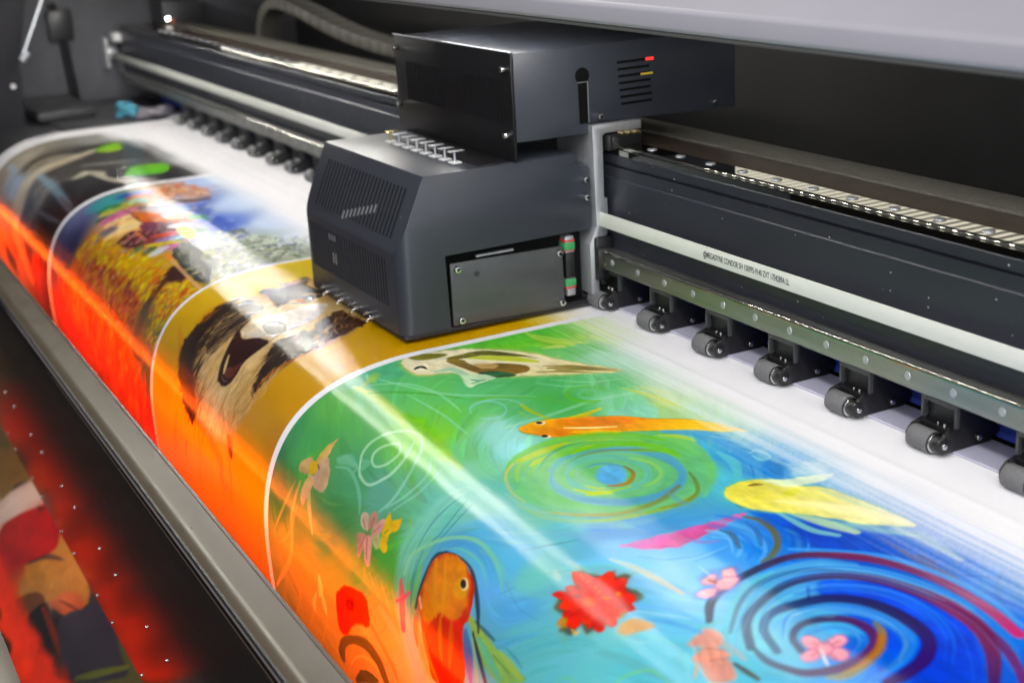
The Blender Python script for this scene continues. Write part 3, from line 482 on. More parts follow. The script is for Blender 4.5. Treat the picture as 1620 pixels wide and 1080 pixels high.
 ('s',[(-6209,2446,62),(-6147,2496,61)],[(35,60,150)],0.9,0.35,0.25),
 ('s',[(-6085,2664,334),(-6047,2476,765),(-5863,2288,915),(-5634,2248,736),(-5446,2324,433),(-5316,2502,398),(-5263,2727,220)],[(100,190,222),(75,150,222),(66,138,222),(70,140,222)],0.95,0.35,0.25),
 ('s',[(-6103,2616,36),(-6036,2436,79),(-5869,2283,74),(-5650,2272,30)],[(45,95,215)],0.5,0.35,0.25),
 ('s',[(-6080,2634,35),(-6013,2455,75),(-5845,2304,74),(-5633,2288,30)],[(120,195,235)],0.5,0.35,0.25),
 ('s',[(-6057,2653,35),(-5989,2475,77),(-5821,2325,74),(-5616,2303,30)],[(45,95,215)],0.5,0.35,0.25),
 ('s',[(-6035,2671,35),(-5966,2495,76),(-5798,2345,74),(-5600,2318,30)],[(120,195,235)],0.5,0.35,0.25),
 ('s',[(-6013,2689,34),(-5942,2514,75),(-5775,2366,74),(-5583,2333,30)],[(45,95,215)],0.5,0.35,0.25),
 ('p',[(-5558,2538),(-5493,2631),(-5482,2737),(-5526,2828),(-5613,2885),(-5718,2893),(-5814,2850),(-5877,2763),(-5891,2654),(-5851,2553),(-5767,2489),(-5659,2485)],[(85,178,222),(80,165,220),(60,120,215)],1,2,1,3,0.12),
 ('p',[(-5685,2637),(-5636,2513),(-5495,2612),(-5489,2758)],[(40,90,215)],0.7,4,2,3,0.15),
 ('s',[(-5674,2309,81),(-5473,2338,178),(-5332,2502,175),(-5285,2706,67)],[(60,100,165)],0.55,0.35,0.25),
 ('s',[(-6176,3073,122),(-6374,2852,176),(-6474,2652,257),(-6497,2409,301),(-6434,2205,305),(-6263,2029,175)],[(55,95,125),(52,98,135),(55,105,165)],0.75,0.35,0.25),
 ('s',[(-6363,3093,215),(-6524,2955,340),(-6603,2744,360),(-6655,2423,375),(-6656,2215,395),(-6570,2039,435),(-6384,1845,485),(-6143,1727,438),(-5835,1665,426),(-5471,1685,437),(-5156,1764,424)],[(30,50,70),(35,50,75),(60,30,60),(120,28,60),(120,40,75),(165,70,100),(210,45,95)],0.95,0.3,0.25),
 ('s',[(-5968,3076,300),(-6181,2945,316),(-6295,2766,338),(-6376,2470,402),(-6329,2205,451),(-6165,2006,519),(-5908,1893,567),(-5646,1849,650),(-5352,1888,595),(-5102,2030,442),(-4863,2262,312)],[(55,85,110),(50,80,110),(45,50,90),(65,25,65),(95,28,65),(140,32,65),(110,25,65),(70,20,75)],0.95,0.3,0.25),
 ('s',[(-5740,1846,213),(-5440,1860,351),(-5133,1924,351),(-4879,2059,288),(-4781,2135,189)],[(130,32,65),(95,28,75),(110,25,90)],0.95,0.3,0.25),
 ('s',[(-5827,2989,263),(-6057,2911,279),(-6160,2774,345),(-6153,2619,458),(-6098,2398,536),(-5955,2242,533),(-5750,2175,538),(-5528,2183,525),(-5366,2254,411),(-5242,2420,448),(-5188,2634,429),(-5190,2724,335)],[(55,100,130),(50,95,130),(28,30,85),(25,18,70),(40,20,75),(52,20,85),(50,18,75)],0.96,0.3,0.25),
 ('s',[(-5731,2889,240),(-5874,2839,224),(-5946,2718,297),(-5909,2557,390),(-5806,2451,380),(-5653,2439,360),(-5527,2518,340),(-5454,2676,417),(-5463,2840,423),(-5545,2987,351),(-5655,3049,277),(-5807,3085,242),(-5987,3061,144)],[(45,65,95),(40,50,85),(80,30,80),(95,25,75),(75,25,75),(45,60,90),(55,100,120)],0.96,0.3,0.25),
 ('s',[(-5710,2350,178),(-5599,2397,275),(-5480,2523,307),(-5412,2695,338),(-5395,2862,356),(-5441,2937,155)],[(120,120,60),(205,125,30),(190,125,35),(175,130,50),(130,130,80)],0.95,0.4,0.5),
 ('s',[(-6116,3028,30),(-6289,2806,37),(-6391,2542,50),(-6365,2257,66),(-6189,2038,68),(-5952,1923,62),(-5679,1869,53),(-5373,1887,43),(-5084,1997,30)],[(130,205,235),(85,165,228)],0.5,0.4,0.5),
 ('s',[(-6409,2537,48),(-6383,2244,112),(-6202,2019,116),(-5959,1901,104),(-5680,1846,90),(-5366,1865,30)],[(40,95,215),(25,60,190)],0.5,0.4,0.5),
 ('s',[(-6319,2808,48),(-6428,2531,120),(-6402,2230,159),(-6216,1999,164),(-5966,1880,147),(-5680,1823,48)],[(85,165,228),(150,215,230)],0.5,0.4,0.5),
 ('s',[(-6148,3046,30),(-6334,2809,37),(-6446,2525,51),(-6420,2216,67),(-6230,1980,69),(-5974,1858,62),(-5680,1800,54),(-5352,1822,43),(-5044,1942,30)],[(25,60,190),(60,130,225)],0.5,0.4,0.5),
 ('s',[(-6465,2519,49),(-6439,2202,114),(-6244,1960,118),(-5981,1836,105),(-5681,1778,91),(-5345,1800,30)],[(150,215,230),(130,205,235)],0.5,0.4,0.5),
 ('s',[(-6365,2811,48),(-6484,2513,121),(-6457,2188,161),(-6257,1941,166),(-5989,1813,149),(-5681,1755,48)],[(60,130,225),(40,95,215)],0.5,0.4,0.5),
 ('s',[(-6181,3065,30),(-6380,2812,37),(-6502,2507,51),(-6476,2174,68),(-6271,1921,70),(-5996,1791,63),(-5682,1732,54),(-5331,1757,30)],[(130,205,235),(85,165,228)],0.5,0.4,0.5),
 ('s',[(-6172,2774,30),(-6221,2539,53),(-6167,2328,65),(-6029,2164,66),(-5841,2072,56),(-5584,2078,42),(-5360,2177,30)],[(40,95,215),(25,60,190)],0.5,0.4,0.5),
 ('s',[(-5988,2982,30),(-6184,2774,61),(-6235,2533,89),(-6179,2317,110),(-6038,2148,111),(-5846,2055,95),(-5582,2061,30)],[(85,165,228),(150,215,230)],0.5,0.4,0.5),
 ('s',[(-6249,2527,70),(-6192,2305,155),(-6048,2132,157),(-5850,2037,134),(-5580,2044,100),(-5346,2149,71),(-5151,2348,30)],[(25,60,190),(60,130,225)],0.5,0.4,0.5),
 ('s',[(-6208,2775,30),(-6263,2521,53),(-6205,2293,65),(-6057,2117,66),(-5855,2019,57),(-5578,2027,42),(-5339,2134,30)],[(150,215,230),(130,205,235)],0.5,0.4,0.5),
 ('s',[(-6010,2997,30),(-6220,2775,62),(-6277,2515,90),(-6218,2282,111),(-6066,2101,112),(-5859,2001,96),(-5576,2010,30)],[(60,130,225),(40,95,215)],0.5,0.4,0.5),
 ('s',[(-6291,2509,71),(-6231,2270,156),(-6076,2085,158),(-5864,1983,135),(-5574,1992,101),(-5325,2106,71),(-5118,2319,30)],[(130,205,235),(85,165,228)],0.5,0.4,0.5),
 ('s',[(-6244,2776,30),(-6305,2503,54),(-6244,2258,66),(-6085,2069,67),(-5868,1965,57),(-5572,1975,42),(-5318,2091,30)],[(40,95,215),(25,60,190)],0.5,0.4,0.5),
 ('s',[(-5993,2520,30),(-5852,2366,61),(-5654,2312,46),(-5455,2382,30)],[(85,165,228),(150,215,230)],0.5,0.4,0.5),
 ('s',[(-6041,2712,44),(-6001,2513,101),(-5856,2356,103),(-5654,2301,78),(-5450,2372,50),(-5323,2535,54),(-5289,2721,30)],[(25,60,190),(60,130,225)],0.5,0.4,0.5),
 ('s',[(-5894,2882,36),(-6049,2711,96),(-6009,2507,143),(-5861,2345,145),(-5654,2290,110),(-5445,2363,70),(-5315,2530,30)],[(150,215,230),(130,205,235)],0.5,0.4,0.5),
 ('s',[(-6017,2501,31),(-5866,2335,61),(-5654,2278,46),(-5440,2353,30)],[(60,130,225),(40,95,215)],0.5,0.4,0.5),
 ('s',[(-6067,2709,44),(-6025,2494,102),(-5870,2325,104),(-5654,2267,78),(-5435,2344,50),(-5299,2519,53),(-5263,2718,30)],[(130,205,235),(85,165,228)],0.5,0.4,0.5),
 ('s',[(-5909,2890,36),(-6075,2707,97),(-6033,2488,144),(-5875,2315,146),(-5653,2256,111),(-5430,2335,70),(-5291,2514,30)],[(40,95,215),(25,60,190)],0.5,0.4,0.5),
 ('s',[(-6041,2482,31),(-5880,2304,62),(-5653,2244,47),(-5426,2325,30)],[(85,165,228),(150,215,230)],0.5,0.4,0.5),
 ('s',[(-5758,2826,30),(-5841,2736,39),(-5815,2623,56),(-5723,2545,49),(-5595,2581,30),(-5526,2694,38),(-5543,2831,30)],[(25,60,190),(60,130,225)],0.5,0.4,0.5),
 ('s',[(-5818,2620,47),(-5724,2540,83),(-5593,2577,49),(-5522,2693,30)],[(150,215,230),(130,205,235)],0.5,0.4,0.5),
 ('s',[(-5848,2734,59),(-5822,2617,133),(-5725,2535,117),(-5591,2572,30)],[(60,130,225),(40,95,215)],0.5,0.4,0.5),
 ('s',[(-5763,2831,30),(-5852,2734,39),(-5825,2613,56),(-5727,2529,50),(-5589,2568,30),(-5515,2689,38),(-5533,2836,30)],[(130,205,235),(85,165,228)],0.5,0.4,0.5),
 ('s',[(-5828,2610,48),(-5728,2524,84),(-5587,2563,49),(-5511,2688,30)],[(40,95,215),(25,60,190)],0.5,0.4,0.5),
 ('s',[(-5859,2732,59),(-5831,2606,134),(-5729,2518,118),(-5585,2559,30)],[(85,165,228),(150,215,230)],0.5,0.4,0.5),
 ('s',[(-5768,2835,30),(-5863,2732,39),(-5835,2603,56),(-5730,2513,50),(-5583,2554,30),(-5503,2684,38),(-5523,2841,30)],[(25,60,190),(60,130,225)],0.5,0.4,0.5),
 ('s',[(-5585,2375,30),(-5465,2502,34),(-5387,2684,41),(-5375,2857,30)],[(40,40,70)],0.6,0.35,0.25),
 ('s',[(-5953,2554,55),(-5909,2519,109),(-5916,2478,30)],[(90,150,170)],0.7,0.35,0.25),
 ('s',[(-5839,2697,82),(-5830,2676,83)],[(50,90,180)],0.7,0.35,0.25),
 ('p',[(-5680,2772),(-5668,2810),(-5689,2841),(-5736,2855),(-5791,2845),(-5832,2816),(-5845,2778),(-5824,2745),(-5777,2732),(-5722,2742)],[(205,85,135)],0.75,1.2,0.6,3,0.12),
 ('p',[(-5689,2775),(-5679,2806),(-5699,2833),(-5740,2845),(-5788,2838),(-5824,2814),(-5834,2781),(-5814,2754),(-5772,2742),(-5724,2750)],[(240,170,185),(236,150,170)],1,1,0.6,3,0.12),
 ('p',[(-5660,2608),(-5627,2644),(-5613,2693),(-5623,2735),(-5653,2755),(-5692,2747),(-5724,2712),(-5738,2663),(-5729,2620),(-5699,2598)],[(205,85,135)],0.75,1.2,0.6,3,0.12),
 ('p',[(-5662,2616),(-5635,2647),(-5624,2689),(-5633,2726),(-5658,2745),(-5689,2739),(-5715,2709),(-5727,2667),(-5718,2629),(-5694,2609)],[(240,170,185),(236,150,170)],1,1,0.6,3,0.12),
 ('p',[(-5512,2710),(-5493,2749),(-5504,2787),(-5541,2810),(-5589,2809),(-5631,2785),(-5651,2746),(-5641,2707),(-5604,2683),(-5555,2685)],[(205,85,135)],0.75,1.2,0.6,3,0.12),
 ('p',[(-5519,2715),(-5504,2748),(-5514,2780),(-5547,2800),(-5589,2801),(-5625,2781),(-5640,2748),(-5630,2714),(-5597,2694),(-5555,2694)],[(240,170,185),(236,150,170)],1,1,0.6,3,0.12),
 ('p',[(-5639,2816),(-5611,2850),(-5605,2891),(-5622,2926),(-5655,2940),(-5693,2929),(-5721,2897),(-5728,2855),(-5712,2819),(-5678,2805)],[(205,85,135)],0.75,1.2,0.6,3,0.12),
 ('p',[(-5643,2824),(-5620,2851),(-5615,2887),(-5630,2917),(-5658,2930),(-5690,2922),(-5712,2895),(-5717,2859),(-5703,2828),(-5674,2815)],[(240,170,185),(236,150,170)],1,1,0.6,3,0.12),
 ('p',[(-5631,2729),(-5603,2766),(-5600,2804),(-5622,2829),(-5661,2832),(-5702,2811),(-5730,2774),(-5734,2735),(-5712,2709),(-5673,2707)],[(205,85,135)],0.75,1.2,0.6,3,0.12),
 ('p',[(-5636,2735),(-5613,2766),(-5611,2798),(-5630,2820),(-5663,2822),(-5697,2805),(-5720,2774),(-5723,2741),(-5704,2719),(-5671,2717)],[(240,170,185),(236,150,170)],1,1,0.6,3,0.12),
 ('s',[(-5676,2790,74),(-5596,2833,112),(-5526,2865,56)],[(245,225,225)],0.9,0.35,0.25),
 ('s',[(-5668,2722,79),(-5674,2656,80)],[(175,100,90)],0.75,0.35,0.25),
 ('s',[(-5616,2780,73),(-5550,2780,73)],[(175,100,90)],0.75,0.35,0.25),
 ('s',[(-5758,2787,83),(-5727,2781,83)],[(175,100,90)],0.75,0.35,0.25),
 ('s',[(-5663,2871,78),(-5666,2827,79)],[(175,100,90)],0.75,0.35,0.25),
 ('s',[(-5733,2738,63),(-5698,2748,63)],[(175,100,90)],0.75,0.35,0.25),
 ('p',[(-6808,2864),(-6830,2763),(-6808,2678),(-6763,2570),(-6630,2629),(-6533,2756),(-6513,2895),(-6610,3020),(-6685,2977),(-6703,2904)],[(110,140,220)],0.5,3,0.8,3,0.15),
 ('p',[(-6760,2868),(-6778,2810),(-6749,2756),(-6674,2821),(-6706,2887)],[(205,110,155)],0.9,1.4,0.8,3,0.15),
 ('p',[(-6756,2862),(-6771,2813),(-6747,2768),(-6683,2822),(-6711,2878)],[(238,188,190),(228,160,172)],1,1.2,0.8,3,0.15),
 ('p',[(-6757,2705),(-6778,2655),(-6751,2609),(-6654,2671),(-6625,2768)],[(205,110,155)],0.9,1.4,0.8,3,0.15),
 ('p',[(-6750,2702),(-6767,2659),(-6745,2621),(-6663,2673),(-6638,2754)],[(238,188,190),(228,160,172)],1,1.2,0.8,3,0.15),
 ('p',[(-6705,2788),(-6629,2665),(-6564,2768),(-6588,2859)],[(205,110,155)],0.9,1.4,0.8,3,0.15),
 ('p',[(-6692,2785),(-6627,2682),(-6573,2769),(-6593,2845)],[(238,188,190),(228,160,172)],1,1.2,0.8,3,0.15),
 ('p',[(-6644,2986),(-6662,2904),(-6609,2839),(-6561,2904),(-6595,2977)],[(205,110,155)],0.9,1.4,0.8,3,0.15),
 ('p',[(-6639,2976),(-6654,2907),(-6610,2852),(-6569,2907),(-6598,2968)],[(238,188,190),(228,160,172)],1,1.2,0.8,3,0.15),
 ('s',[(-6733,2828,99),(-6701,2817,130),(-6672,2808,64)],[(160,105,75)],0.8,0.35,0.25),
 ('s',[(-6917,2776,30),(-6825,2782,52),(-6759,2789,30)],[(190,225,240)],0.8,0.35,0.25),
 ('p',[(-6297,3311),(-6325,3150),(-6206,3132),(-6127,3172),(-6138,3226),(-6222,3294)],[(232,152,132)],0.9,2,1.2,3,0.15),
 ('p',[(-6114,3331),(-6000,3226),(-5846,3284),(-5830,3349),(-5920,3417)],[(222,142,122)],0.9,2,1.2,3,0.15),
 ('p',[(-6175,3339),(-6181,3247),(-6040,3195),(-6003,3214),(-6073,3299),(-6128,3355)],[(230,148,122)],0.9,2,1.2,3,0.15),
 ('s',[(-6290,3292,38),(-6202,3319,75),(-6102,3374,38)],[(238,175,155)],0.5,0.35,0.25),
 ('s',[(-6294,3260,38),(-6147,3331,75),(-6050,3385,37)],[(205,120,105)],0.5,0.35,0.25),
 ('s',[(-6299,3227,38),(-6163,3289,76),(-5998,3396,38)],[(225,150,130)],0.5,0.35,0.25),
 ('s',[(-6233,3247,38),(-6109,3301,75),(-6045,3331,37)],[(238,175,155)],0.5,0.35,0.25),
 ('s',[(-6238,3214,38),(-6126,3259,75),(-5993,3342,37)],[(205,120,105)],0.5,0.35,0.25),
 ('s',[(-6244,3181,38),(-6072,3271,75),(-5941,3353,37)],[(225,150,130)],0.5,0.35,0.25),
 ('s',[(-6178,3201,39),(-6090,3229,75),(-5989,3287,37)],[(238,175,155)],0.5,0.35,0.25),
 ('s',[(-6184,3168,38),(-6036,3242,74),(-5937,3298,37)],[(205,120,105)],0.5,0.35,0.25),
 ('s',[(-6190,3134,38),(-6054,3199,75),(-5886,3310,37)],[(225,150,130)],0.5,0.35,0.25),
 ('s',[(-6162,3368,95),(-6097,3383,154),(-6033,3458,84)],[(205,155,130)],0.8,0.35,0.25),
 ('s',[(-6207,3296,30),(-6146,3240,41),(-6058,3196,30)],[(150,80,75)],0.6,0.35,0.25),
 ('s',[(-6071,3311,30),(-6024,3260,42),(-5991,3219,30)],[(150,80,75)],0.6,0.35,0.25),
 ('s',[(-6171,3149,108),(-5967,3161,208),(-5894,3171,70)],[(220,160,145)],0.5,0.8,0.25),
 ('s',[(-5928,3229,107),(-5814,3224,168),(-5713,3220,125)],[(60,60,75),(70,60,45)],0.9,0.35,0.25),
 ('s',[(-7320,1868,151),(-6918,1859,364),(-6736,1766,276)],[(130,202,192)],0.85,0.35,0.25),
 ('s',[(-7196,1799,274),(-6908,1703,582),(-6705,1634,354)],[(192,222,160)],0.85,0.35,0.25),
 ('p',[(-7768,1961),(-7824,1864),(-7827,1706),(-7774,1590),(-7690,1510),(-7539,1455),(-7418,1321),(-7205,1268),(-6870,1216),(-6559,1229),(-6600,1360),(-6773,1541),(-6930,1629),(-7139,1789),(-7295,1943),(-7412,2019),(-7514,2037),(-7631,2034)],[(120,195,110)],0.55,2.5,0.8,3,0.15),
 ('p',[(-7758,1946),(-7801,1870),(-7808,1720),(-7761,1612),(-7677,1532),(-7527,1477),(-7406,1343),(-7194,1289),(-6860,1237),(-6559,1229),(-6615,1346),(-6788,1528),(-6945,1615),(-7155,1776),(-7320,1924),(-7437,2000),(-7526,2017),(-7634,2020)],[(218,210,84),(226,216,94),(230,222,116),(232,226,140),(220,224,155)],1,1,0.8,3,0.15),
 ('p',[(-7752,1619),(-7669,1480),(-7600,1240),(-7534,1105),(-7484,1336),(-7570,1558)],[(215,232,185)],0.9,1.5,0.8,3,0.15),
 ('p',[(-7486,1653),(-7496,1530),(-7413,1528),(-7413,1625)],[(214,216,40)],0.85,2.5,0.8,3,0.15),
 ('s',[(-7426,1547,211),(-7312,1479,352),(-7180,1440,141)],[(222,222,85)],0.7,0.8,0.25),
 ('s',[(-7525,1844,246),(-7517,1794,246)],[(222,210,70)],0.5,0.8,0.25),
 ('s',[(-7396,1753,213),(-7154,1553,626),(-6862,1350,597),(-6636,1271,231)],[(246,240,172)],0.7,0.8,0.25),
 ('s',[(-7725,1761,78),(-7714,1705,199),(-7683,1660,68)],[(110,80,25)],0.95,0.3,0.1),
 ('s',[(-7523,2030,37),(-7457,2029,92),(-7437,2000,37)],[(50,70,60)],0.7,0.35,0.25),
 ('s',[(-7363,1378,138),(-7086,1324,268),(-6813,1279,91)],[(130,205,170)],0.4,0.8,0.25),
 ('s',[(-6899,1655,245),(-6680,1511,484),(-6430,1350,167)],[(150,210,170)],0.6,0.8,0.25),
 ('s',[(-6593,1366,423),(-6392,1330,527),(-6022,1358,204)],[(200,225,200)],0.6,0.8,0.25),
 ('s',[(-9179,3395,469),(-9203,3569,991),(-9189,3749,1231),(-9176,3914,1331),(-9155,4073,1287),(-9105,4222,1150),(-9018,4356,981),(-8883,4502,1017),(-8708,4651,1206),(-8547,4825,1210)],[(130,195,175),(125,190,170),(115,185,165),(115,180,160),(130,170,150),(190,165,150),(190,150,140)],0.85,0.4,0.5),
 ('s',[(-9042,3441,42),(-8957,3766,85),(-9037,3984,30)],[(50,115,135)],0.7,0.35,0.25),
 ('s',[(-9132,3452,45),(-9136,3710,87),(-9076,4039,31)],[(50,115,135)],0.7,0.35,0.25),
 ('s',[(-8944,3465,42),(-8909,3698,84),(-8925,3929,30)],[(50,115,135)],0.7,0.35,0.25),
 ('s',[(-9020,4037,44),(-8945,4217,92),(-8775,4484,36)],[(50,115,135)],0.7,0.35,0.25),
 ('s',[(-9007,3954,43),(-8951,4146,91),(-8852,4361,35)],[(50,115,135)],0.7,0.35,0.25),
 ('s',[(-8769,4146,438),(-8844,3993,855),(-8805,3816,791),(-8627,3686,559),(-8320,3687,502),(-8014,3797,291)],[(85,150,175),(80,145,190),(82,150,200),(90,165,205)],0.85,0.35,0.25),
 ('s',[(-9096,4192,189),(-9115,4056,247),(-9001,3906,198),(-8805,3743,179),(-8581,3650,200),(-8336,3645,181),(-8081,3716,144),(-7890,3818,78)],[(140,190,140),(130,195,140),(120,195,145),(100,180,165)],0.8,0.35,0.25),
 ('s',[(-8807,3853,40),(-8616,3762,72),(-8325,3751,69),(-8100,3840,30)],[(110,195,140)],0.6,0.35,0.25),
 ('s',[(-8430,3681,116),(-8158,3664,224),(-7857,3774,83)],[(110,180,150)],0.4,0.8,0.25),
 ('s',[(-7954,3738,30),(-7666,3814,43),(-7425,3795,30)],[(80,130,170)],0.5,0.35,0.25),
 ('s',[(-7918,3832,62),(-7836,3723,63)],[(70,130,170)],0.4,0.35,0.25),
 ('p',[(-8089,4094),(-7998,4077),(-7749,4106),(-7463,4148),(-7234,4127),(-7217,4169),(-7477,4297),(-7781,4263),(-7983,4167)],[(140,165,70),(130,165,75),(120,165,85)],0.95,1,0.8,3,0.15),
 ('s',[(-7869,4163,167),(-7683,4216,364),(-7480,4267,223)],[(90,172,140)],0.9,0.35,0.25),
 ('s',[(-7591,4126,119),(-7414,4142,283),(-7243,4159,140)],[(150,175,75)],0.9,0.35,0.25),
 ('s',[(-7642,4174,49),(-7398,4194,48)],[(80,110,50)],0.8,0.35,0.25),
 ('s',[(-7991,4084,70),(-7833,4088,138),(-7697,4091,91)],[(45,85,105)],0.9,0.35,0.25),
 ('s',[(-7546,4076,45),(-7406,4082,92),(-7292,4101,33)],[(60,120,140)],0.7,0.35,0.25),
 ('s',[(-8047,4197,276),(-7906,4323,597),(-7796,4453,227)],[(70,105,150),(70,80,140),(110,70,140)],0.95,0.35,0.25),
 ('s',[(-7962,4158,97),(-7781,4263,206),(-7620,4367,182)],[(28,30,50)],0.9,0.35,0.25),
 ('s',[(-7932,4192,73),(-7801,4320,156),(-7710,4411,57)],[(160,165,80)],0.8,0.35,0.25),
 ('s',[(-7900,4129,104),(-8043,3998,218),(-8265,3865,161),(-8429,3819,116),(-8615,3821,92),(-8754,3851,71)],[(28,38,52)],0.9,0.35,0.25),
 ('s',[(-8749,3855,92),(-8827,3919,189),(-8830,4025,172),(-8801,4211,228),(-8780,4329,191)],[(32,38,48)],0.9,0.35,0.25),
 ('s',[(-8752,4215,180),(-8721,4429,403),(-8640,4569,151)],[(130,90,70),(190,110,60)],0.9,0.35,0.25),
 ('p',[(-8717,4322),(-8790,4267),(-8797,4153),(-8826,4028),(-8811,3923),(-8713,3850),(-8558,3823),(-8369,3848),(-8240,3891),(-8137,3975),(-8089,4065),(-8073,4122),(-8103,4189),(-7998,4318),(-7885,4497),(-8280,4691),(-8427,4614),(-8573,4482)],[(195,70,15),(200,55,10),(205,45,10)],1,0.8,0.5,3,0.15),
 ('p',[(-8663,4353),(-8768,4171),(-8781,3954),(-8698,3860),(-8549,3830),(-8372,3860),(-8197,3993),(-8169,4116),(-8247,4201),(-8440,4249),(-8526,4342)],[(205,110,25),(214,128,28),(208,105,22)],0.95,2,1,3,0.15),
 ('p',[(-8494,4293),(-8428,4223),(-8241,4208),(-8113,4081),(-8083,4214),(-7885,4497),(-8241,4672),(-8472,4541),(-8563,4433)],[(175,38,8),(205,28,5),(200,25,5)],0.95,2,1,3,0.15),
 ('s',[(-8414,4242,151),(-8333,4377,320),(-8239,4504,119)],[(215,120,30)],0.8,0.5,0.4),
 ('s',[(-8253,4219,186),(-8171,4351,400),(-8118,4495,149)],[(205,95,25)],0.8,0.5,0.4),
 ('s',[(-8795,3944,162),(-8628,4110,348),(-8470,4267,131)],[(210,135,40)],0.8,0.5,0.4),
 ('s',[(-8692,3897,103),(-8516,4060,226),(-8390,4231,88)],[(220,145,45)],0.8,0.5,0.4),
 ('s',[(-8581,4441,115),(-8413,4587,238),(-8241,4672,81)],[(225,130,50)],0.8,0.5,0.4),
 ('s',[(-8703,4421,213),(-8549,4576,448),(-8339,4721,163)],[(222,140,60)],0.8,0.5,0.4),
 ('s',[(-8365,3829,57),(-8212,3921,127),(-8103,4051,50)],[(150,30,10)],0.8,0.5,0.4),
 ('p',[(-8257,3942),(-8233,3976),(-8238,4010),(-8270,4037),(-8320,4048),(-8374,4040),(-8417,4016),(-8440,3981),(-8436,3947),(-8407,3921),(-8358,3910),(-8303,3918)],[(208,138,32)],0.95,1.2,0.3,3,0.12),
 ('p',[(-8284,3923),(-8268,3942),(-8268,3961),(-8283,3975),(-8309,3980),(-8339,3975),(-8365,3960),(-8380,3941),(-8381,3921),(-8367,3907),(-8341,3903),(-8311,3908)],[(238,205,145)],1,0.5,0.3,3,0.12),
 ('p',[(-8308,3929),(-8296,3943),(-8296,3958),(-8307,3968),(-8326,3972),(-8349,3968),(-8368,3957),(-8380,3942),(-8381,3927),(-8370,3917),(-8351,3913),(-8328,3918)],[(42,30,26)],1,0.4,0,3,0.12),
 ('s',[(-8770,4249,166),(-8711,4299,170)],[(235,180,160)],0.8,0.35,0.25),
 ('s',[(-8615,3821,36),(-8594,3828,36)],[(225,215,190)],0.5,0.35,0.25),
 ('s',[(-8576,3823,36),(-8556,3829,36)],[(225,215,190)],0.5,0.35,0.25),
 ('s',[(-8538,3824,36),(-8519,3830,36)],[(225,215,190)],0.5,0.35,0.25),
 ('s',[(-8501,3826,35),(-8483,3831,35)],[(225,215,190)],0.5,0.35,0.25),
 ('s',[(-8463,3828,35),(-8446,3832,35)],[(225,215,190)],0.5,0.35,0.25),
 ('s',[(-8426,3829,34),(-8410,3833,34)],[(225,215,190)],0.5,0.35,0.25),
 ('s',[(-8389,3831,34),(-8374,3834,34)],[(225,215,190)],0.5,0.35,0.25),
 ('s',[(-9113,4257,230),(-9006,4376,500),(-8902,4546,386)],[(215,92,92)],0.95,0.35,0.25),
 ('s',[(-9092,4414,180),(-9006,4356,221),(-8937,4285,211)],[(215,90,100)],0.9,0.35,0.25),
 ('p',[(-10229,4851),(-10056,4697),(-9783,4625),(-9595,4632),(-9515,4814),(-9808,4921),(-10031,5135),(-10179,5158),(-10227,5026)],[(180,30,10),(195,40,12),(190,50,20)],1,2,1,3,0.15),
 ('p',[(-10004,4782),(-9842,4739),(-9862,4832),(-10001,4877)],[(90,18,15)],0.8,2,0.8,3,0.15),
 ('s',[(-10204,5401,755),(-10115,5247,490),(-9886,5107,379),(-9574,5009,558),(-9320,5054,745),(-9183,5148,590)],[(72,72,24)],0.95,0.3,0.25),
 ('p',[(-9905,5524),(-9851,5405),(-9648,5265),(-9454,5224),(-9382,5251)],[(72,72,24)],0.95,1.0,0.8,3,0.15),
 ('s',[(-9986,5389,86),(-9867,5269,133),(-9649,5149,150),(-9405,5108,263),(-9291,5187,134)],[(215,170,80)],0.9,0.35,0.25),
 ('s',[(-10632,4878,339),(-10606,4957,607),(-10650,5048,168)],[(235,200,120)],0.9,0.35,0.25),
 ('s',[(-10594,4981,268),(-10532,5075,559),(-10503,5152,200)],[(235,200,120)],0.9,0.35,0.25),
 ('s',[(-10729,5059,141),(-10809,5200,365),(-10793,5255,178)],[(235,200,120)],0.9,0.35,0.25),
 ('s',[(-9353,4580,207),(-8962,4667,465),(-8591,4847,189)],[(205,160,100)],0.6,0.6,0.25),
 ('s',[(-9505,4782,157),(-9060,4926,352),(-8946,5026,147)],[(200,120,60)],0.7,0.35,0.25),
 ('p',[(-7562,3367),(-7539,3324),(-7452,3309),(-7359,3280),(-7262,3237),(-7161,3125),(-7101,3221),(-6918,3204),(-6944,3308),(-6916,3471),(-6917,3555),(-6946,3669),(-7065,3644),(-7057,3758),(-7180,3768),(-7231,3679),(-7391,3679),(-7449,3554),(-7429,3454)],[(110,150,110)],0.45,4,2,2,0.15),
 ('p',[(-7526,3374),(-7505,3335),(-7426,3321),(-7341,3295),(-7252,3255),(-7158,3153),(-7104,3240),(-6936,3224),(-6961,3320),(-6935,3470),(-6936,3546),(-6962,3651),(-7071,3628),(-7062,3733),(-7174,3742),(-7223,3660),(-7369,3660),(-7424,3545),(-7406,3453)],[(90,90,45),(60,55,45),(70,60,50)],0.8,2,1.5,2,0.15),
 ('p',[(-7206,3618),(-7252,3673),(-7246,3726),(-7170,3722),(-7126,3658)],[(180,120,40)],0.9,2,0.8,3,0.15),
 ('p',[(-6954,3358),(-6891,3334),(-6855,3427),(-6899,3501),(-6926,3537),(-6961,3432)],[(150,125,55)],0.85,2.5,0.8,3,0.15),
 ('p',[(-6957,3263),(-6903,3229),(-6892,3283),(-6933,3321)],[(85,95,80)],0.8,2,0.8,3,0.15),
 ('p',[(-7298,3284),(-7294,3198),(-7243,3226),(-7192,3203),(-7179,3258)],[(90,60,50)],0.85,2,0.8,3,0.15),
